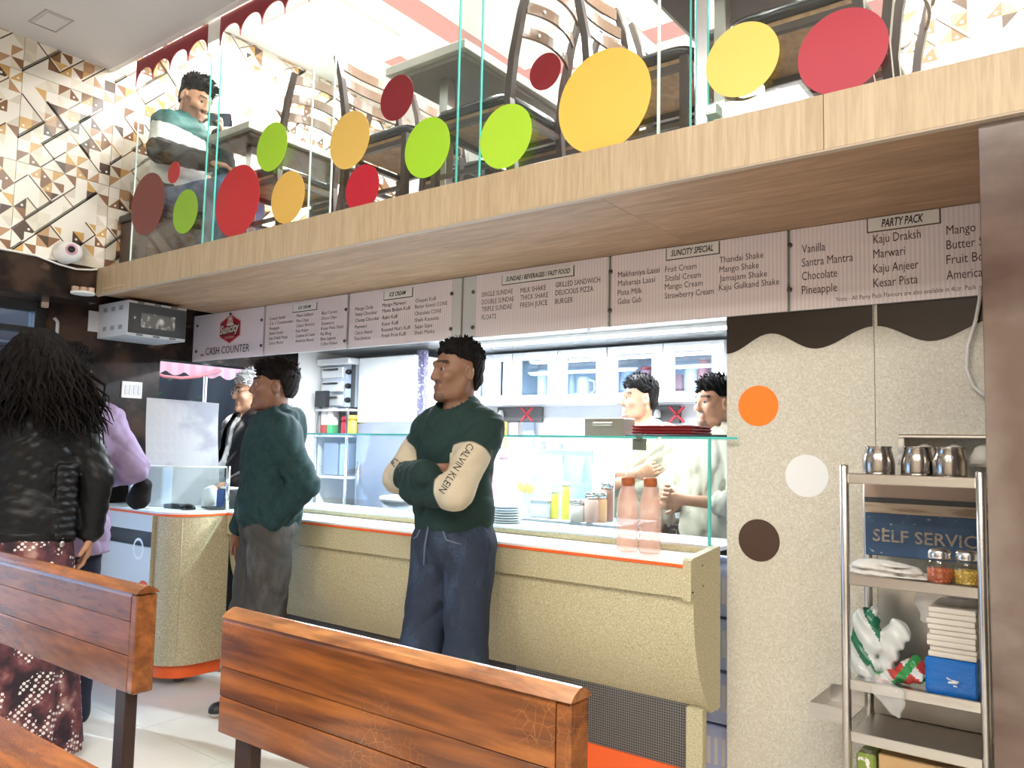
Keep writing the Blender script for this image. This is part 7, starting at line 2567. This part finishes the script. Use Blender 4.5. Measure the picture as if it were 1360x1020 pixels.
def longhair():
    c = pw_.hc
    F = Field((-.22, -.16, 1.30), (.22, .26, 1.86), .008)
    F.ell(c + [0, .02, .04], (.096, .112, .098), .03)
    F.ell(c + [0, .06, -.06], (.118, .090, .13), .05)
    F.ell(c + [0, -.12, -.04], (.07, .10, .12), 0, cut=True)
    P, Q = F.skin()
    base = np_obj('hair', P, Q, M_hair2, pw_.root)
    r = np.random.default_rng(12)
    V, Fc = [], []
    for i in range(620):
        a = r.uniform(-.15 * PI, 1.15 * PI)          # round the back of the head
        el = r.uniform(.1, 1.45)
        p = c + np.array([.094 * math.cos(a) * math.cos(el), .02 + .108 * math.sin(a) * math.cos(el), .045 + .092 * math.sin(el)])
        out = nrm([math.cos(a), .25 + .8 * math.sin(a), .15])
        swing = np.array([-.10, .02, 0]) * min(1.1, max(0, r.normal(.5, .5))) * (1 if math.cos(a) < .3 else .3)
        L = r.uniform(.26, .42)
        n = 11
        ph, wl, am = r.uniform(0, 6.28), r.uniform(.075, .12), r.uniform(.007, .016)
        sd = nrm(np.cross(out, [0, 0, 1]))
        w0 = r.uniform(.008, .014)
        pts = []
        for j in range(n):
            t = j / (n - 1)
            q = p + out * (.075 * math.sin(min(t * 1.6, 1.57)) + .03 * t) * r.uniform(.9, 1.1) + np.array([0, 0, -1]) * L * (t ** 1.25) + swing * t ** 2
            q = q + sd * am * math.sin(ph + L * t / wl * 6.28) * t ** .5 + out * am * math.cos(ph + L * t / wl * 6.28) * t ** .5
            pts.append(q)
        Vt, Ft = tube_data(pts, [w0 * (1 - .85 * (j / (n - 1)) ** 2) for j in range(n)], 5)
        k = len(V)
        V += Vt
        Fc += [tuple(k + x for x in f_) for f_ in Ft]
    tag(obj('hair_locks', V, Fc, M_hair2, base, smooth=True, world=False), kind='stuff')
    return base


longhair()


def ribs(F):
    # quilted ribs beside the waist and on the shoulder
    for i in range(10):
        z = 1.16 - i * .030
        F.cone(pw_.U((-.165, .075, z)), pw_.U((-.115, .118, z - .003)), .014, .014, .008)
    for i in range(5):
        F.cone(pw_.U((-.19 - .01 * i, .035, 1.41 - i * .022)), pw_.U((-.15 - .01 * i, .075, 1.40 - i * .022)), .014, .014, .008)


pw_.top('leather_jacket', [M_leather], g=.036, hem=.845, amp=.0055, seed=61, r=(.068, .060, .048), bulge=.018, extra=ribs)
# waist band and buckles
F = Field((-.26, -.22, .80), (.26, .22, .95), .0075)
F.ell(pw_.U((0, 0, .885)), (.182, .148, .10), 0)
F.fn(lambda X, Y, Z: np.abs(Z - .868) - .036, F.lo, F.lo + F.h * F.n) if False else None
q_ = F.V.copy()
X, Y, Z = np.meshgrid(*F.ax, indexing='ij')
F.V = np.maximum(q_, (np.abs(Z - .870) - .036)).astype(np.float32)
P, Q = F.skin()
np_obj('waist_band', P, Q, M_leather, pw_.root)
for z in (.885, .853):
    V, Fc = lathe_data([(.012, 0), (.012, .006), (.006, .009)], 12)
    Rb = Vector((-.72, .69, 0)).to_track_quat('Z', 'Y').to_matrix()
    obj('buckle', [Vector((-.135, .107, z)) + Rb @ Vector(v) for v in V], Fc, M_steel, pw_.root, world=False)


# skirt: flared surface with folds; pattern of maroon cloth with white beaded patches
def skirt_mat():
    m = bpy.data.materials.new('maroon patterned skirt')
    m.use_nodes = True
    nt = m.node_tree
    b = nt.nodes['Principled BSDF']
    b.inputs['Roughness'].default_value = .8
    tc = nt.nodes.new('ShaderNodeTexCoord')
    n1 = nt.nodes.new('ShaderNodeTexNoise')
    n1.inputs['Scale'].default_value = 14
    n1.inputs['Detail'].default_value = 6
    r1 = nt.nodes.new('ShaderNodeValToRGB')
    r1.color_ramp.elements[0].position = .40
    r1.color_ramp.elements[0].color = (0.018, 0.006, 0.012, 1)
    r1.color_ramp.elements[1].position = .58
    r1.color_ramp.elements[1].color = (0.13, 0.035, 0.042, 1)
    e = r1.color_ramp.elements.new(.72)
    e.color = (0.34, 0.20, 0.17, 1)
    mp = nt.nodes.new('ShaderNodeMapping')
    mp.inputs['Rotation'].default_value = (0, PI / 4, .4)
    ck = nt.nodes.new('ShaderNodeTexVoronoi')
    ck.inputs['Scale'].default_value = 62
    ck.inputs['Randomness'].default_value = 0.0
    lt = nt.nodes.new('ShaderNodeMath')
    lt.operation = 'LESS_THAN'
    lt.inputs[1].default_value = .40
    n2 = nt.nodes.new('ShaderNodeTexNoise')
    n2.inputs['Scale'].default_value = 6.5
    gt_ = nt.nodes.new('ShaderNodeMath')
    gt_.operation = 'GREATER_THAN'
    gt_.inputs[1].default_value = .53
    mu = nt.nodes.new('ShaderNodeMath')
    mu.operation = 'MULTIPLY'
    mx = nt.nodes.new('ShaderNodeMix')
    mx.data_type = 'RGBA'
    mx.inputs[7].default_value = (0.62, 0.58, 0.55, 1)
    for a in (n1, n2):
        nt.links.new(tc.outputs['Object'], a.inputs['Vector'])
    nt.links.new(tc.outputs['Object'], mp.inputs[0])
    nt.links.new(mp.outputs[0], ck.inputs['Vector'])
    nt.links.new(n1.outputs['Fac'], r1.inputs[0])
    nt.links.new(ck.outputs['Distance'], lt.inputs[0])
    nt.links.new(n2.outputs['Fac'], gt_.inputs[0])
    nt.links.new(lt.outputs[0], mu.inputs[0])
    nt.links.new(gt_.outputs[0], mu.inputs[1])
    nt.links.new(mu.outputs[0], mx.inputs[0])
    nt.links.new(r1.outputs[0], mx.inputs[6])
    nt.links.new(mx.outputs[2], b.inputs['Base Color'])
    return m


V, Fc = [], []
na, nz_ = 96, 26
for j in range(nz_):
    t_ = j / (nz_ - 1)
    z = .90 - t_ * .875
    for i in range(na):
        a = 2 * PI * i / na
        rx_, ry_ = .160 + .085 * t_ ** .8, .130 + .095 * t_ ** .8
        w_f = 1 + t_ ** .7 * (.055 * math.sin(9 * a + 1.5 * t_) + .03 * math.sin(17 * a + 2 * t_))
        V.append((rx_ * w_f * math.cos(a), .01 + ry_ * w_f * math.sin(a), z))
for j in range(nz_ - 1):
    for i in range(na):
        q = (i + 1) % na
        Fc.append((j * na + i, (j + 1) * na + i, (j + 1) * na + q, j * na + q))
sk_ = obj('skirt', V, Fc, skirt_mat(), pw_.root, smooth=True, world=False)
sk_.modifiers.new('thick', 'SOLIDIFY').thickness = .004
for sd in ('R', 'L'):
    a = pw_.leg[sd][2]
    tube('sandal', [a + [0, .05, -.082], a + [0, -.06, -.082], a + [0, -.17, -.082]], [.032, .034, .026], M_sole, pw_.root, n=12, world=False)

# ---------------------------------------------------------------- person in the lilac sweatshirt
lpos = np.array([0, 0, CAMH]) + (R_ * (92 - 680) / FPX + F_) * 3.70
pl = Person('person', 'person in a long lilac sweatshirt and navy trousers behind the leather jacket', (lpos[0], lpos[1], 0), 158, SK_D, H=1.69, head_yaw=.2, wide=1.0,
            arms={'R': [(-.285, -.02, 1.15), (-.21, -.25, 1.10), nrm((.3, -1, .1)), nrm((0, 0, -1)), .5, -1], 'L': [(.24, .0, 1.10), (.16, -.2, 1.05), nrm((-.2, -1, 0)), nrm((0, 0, -1)), .5, 1]})
pl.hair(M_hair, th=.012, top=.01, amp=.004)
M_lilac = mat('lilac fleece', (0.36, 0.28, 0.45), .85, noise=((0.32, 0.245, 0.40), 18, .45, .65))
pl.top('sweatshirt', [M_lilac], g=.040, hem=.755, amp=.006, seed=71, r=(.080, .074, .060), bulge=.0, hemr=.152, upto=(.75, .75))
pl.trousers(mat('navy trousers', (0.010, 0.013, 0.035), .7), seed=73, waist=.95)
pl.shoes(M_black, M_black)
f = Field((-.52, -.30, .88), (-.20, .05, 1.20), .007)
f.chain([(-.35, -.10, 1.05), (-.335, -.12, .99)], [.04, .055], .03)
f.wrinkle(folds(88, .004))
P, Fq = f.skin()
bgo = np_obj('shoulder_bag', P, Fq, mat('matte black cloth', (.008, .008, .009), .9))
bgo.matrix_world = wmat(pl.root)
tag(bgo, 'black pouch held at the elbow of the lilac sweatshirt', 'bag')

# ---------------------------------------------------------------- bearded man seated upstairs
ps = Person('person', 'bearded man in a teal and white jacket seated upstairs with a phone', (-4.345, 2.43, ZM + .0005), 24, SK_C, H=1.70, head_yaw=-.12, head_pitch=.30, drop=.50, lean=.17, beard='full', wide=1.02, head_shift=(0, -.01, -.01),
            arms={'R': [(-.25, -.10, .67), (-.17, -.36, .61), nrm((.1, -1, -.15)), nrm((.2, 0, -1)), .4, -1], 'L': [(.22, -.20, .69), (.05, -.27, .86), nrm((-.3, -.1, 1)), nrm((-.6, .6, 0)), .9, 1]},
            legs={'R': [(-.12, -.43, .47), (-.11, -.34, .09)], 'L': [(.12, -.43, .47), (.12, -.44, .09)]})
ps.hair(M_hair, th=.010, top=.022, amp=.003, line=([-.2, -.085, -.06, -.035, -.012, .004, .022, .04, .06, .2], [.078, .066, .060, .052, .040, -.01, .035, .01, -.05, -.06]))


def fm_s(C):
    f = np.ones(len(C), dtype=int)
    zl = ((C - ps.hip) @ ps.RU)[:, 2]
    f[zl > .415] = 0
    f[zl < .10] = 2
    for sd in ('R', 'L'):
        d, p = armparam(ps, C, sd)
        f[(d < .085) & (p > .85)] = 2
    return f


ps.top('jacket', [mat('jacket teal', (0.015, 0.10, 0.095), .7), mat('jacket white', (0.66, 0.66, 0.65), .7), mat('jacket black', (0.012, 0.012, 0.014), .7)], g=.030, hem=.93, amp=.005, seed=81, r=(.072, .064, .052), fm=fm_s)
ps.trousers(mat('light denim', (0.05, 0.085, 0.17), .75, noise=((0.11, 0.16, 0.27), (14, 14, 8), .5, .66)), seed=83, waist=.97, amp=.005)
ps.shoes(M_white, mat('cream sole', (0.62, 0.56, 0.42), .7))
ph_ = ps.arm['L'][2]
phn = thing('mobile_phone', 'black phone held at the mouth of the bearded man', 'phone', tuple(wmat(ps.root) @ Vector(ph_)))
bm = bmesh.new()
bmesh.ops.create_cube(bm, size=1.0)
for v in bm.verts:
    v.co = Vector((v.co.x * .074, v.co.y * .010, v.co.z * .15))
bmesh.ops.bevel(bm, geom=list(bm.edges), offset=.004, segments=2, affect='EDGES')
bm.transform(wmat(ps.root) @ Matrix.Translation(Vector(ph_) + Vector((-.045, -.02, .075))) @ Matrix.Rotation(1.25, 4, 'Y') @ Matrix.Rotation(.5, 4, 'X'))
bm_mesh('phone_body', bm, M_blackgl, phn)
wb = thing('banquette', 'black upholstered banquette under the bearded man', 'bench', (-4.35, 2.7, ZM))
box('seat_cushion', (-4.488, 2.20, ZM + .30), (-4.14, 3.30, ZM + .345), M_seat, wb, bevel=.015, seg=3)
box('base', (-4.488, 2.22, ZM + .0005), (-4.18, 3.28, ZM + .30), M_tdark, wb)
flush_text()
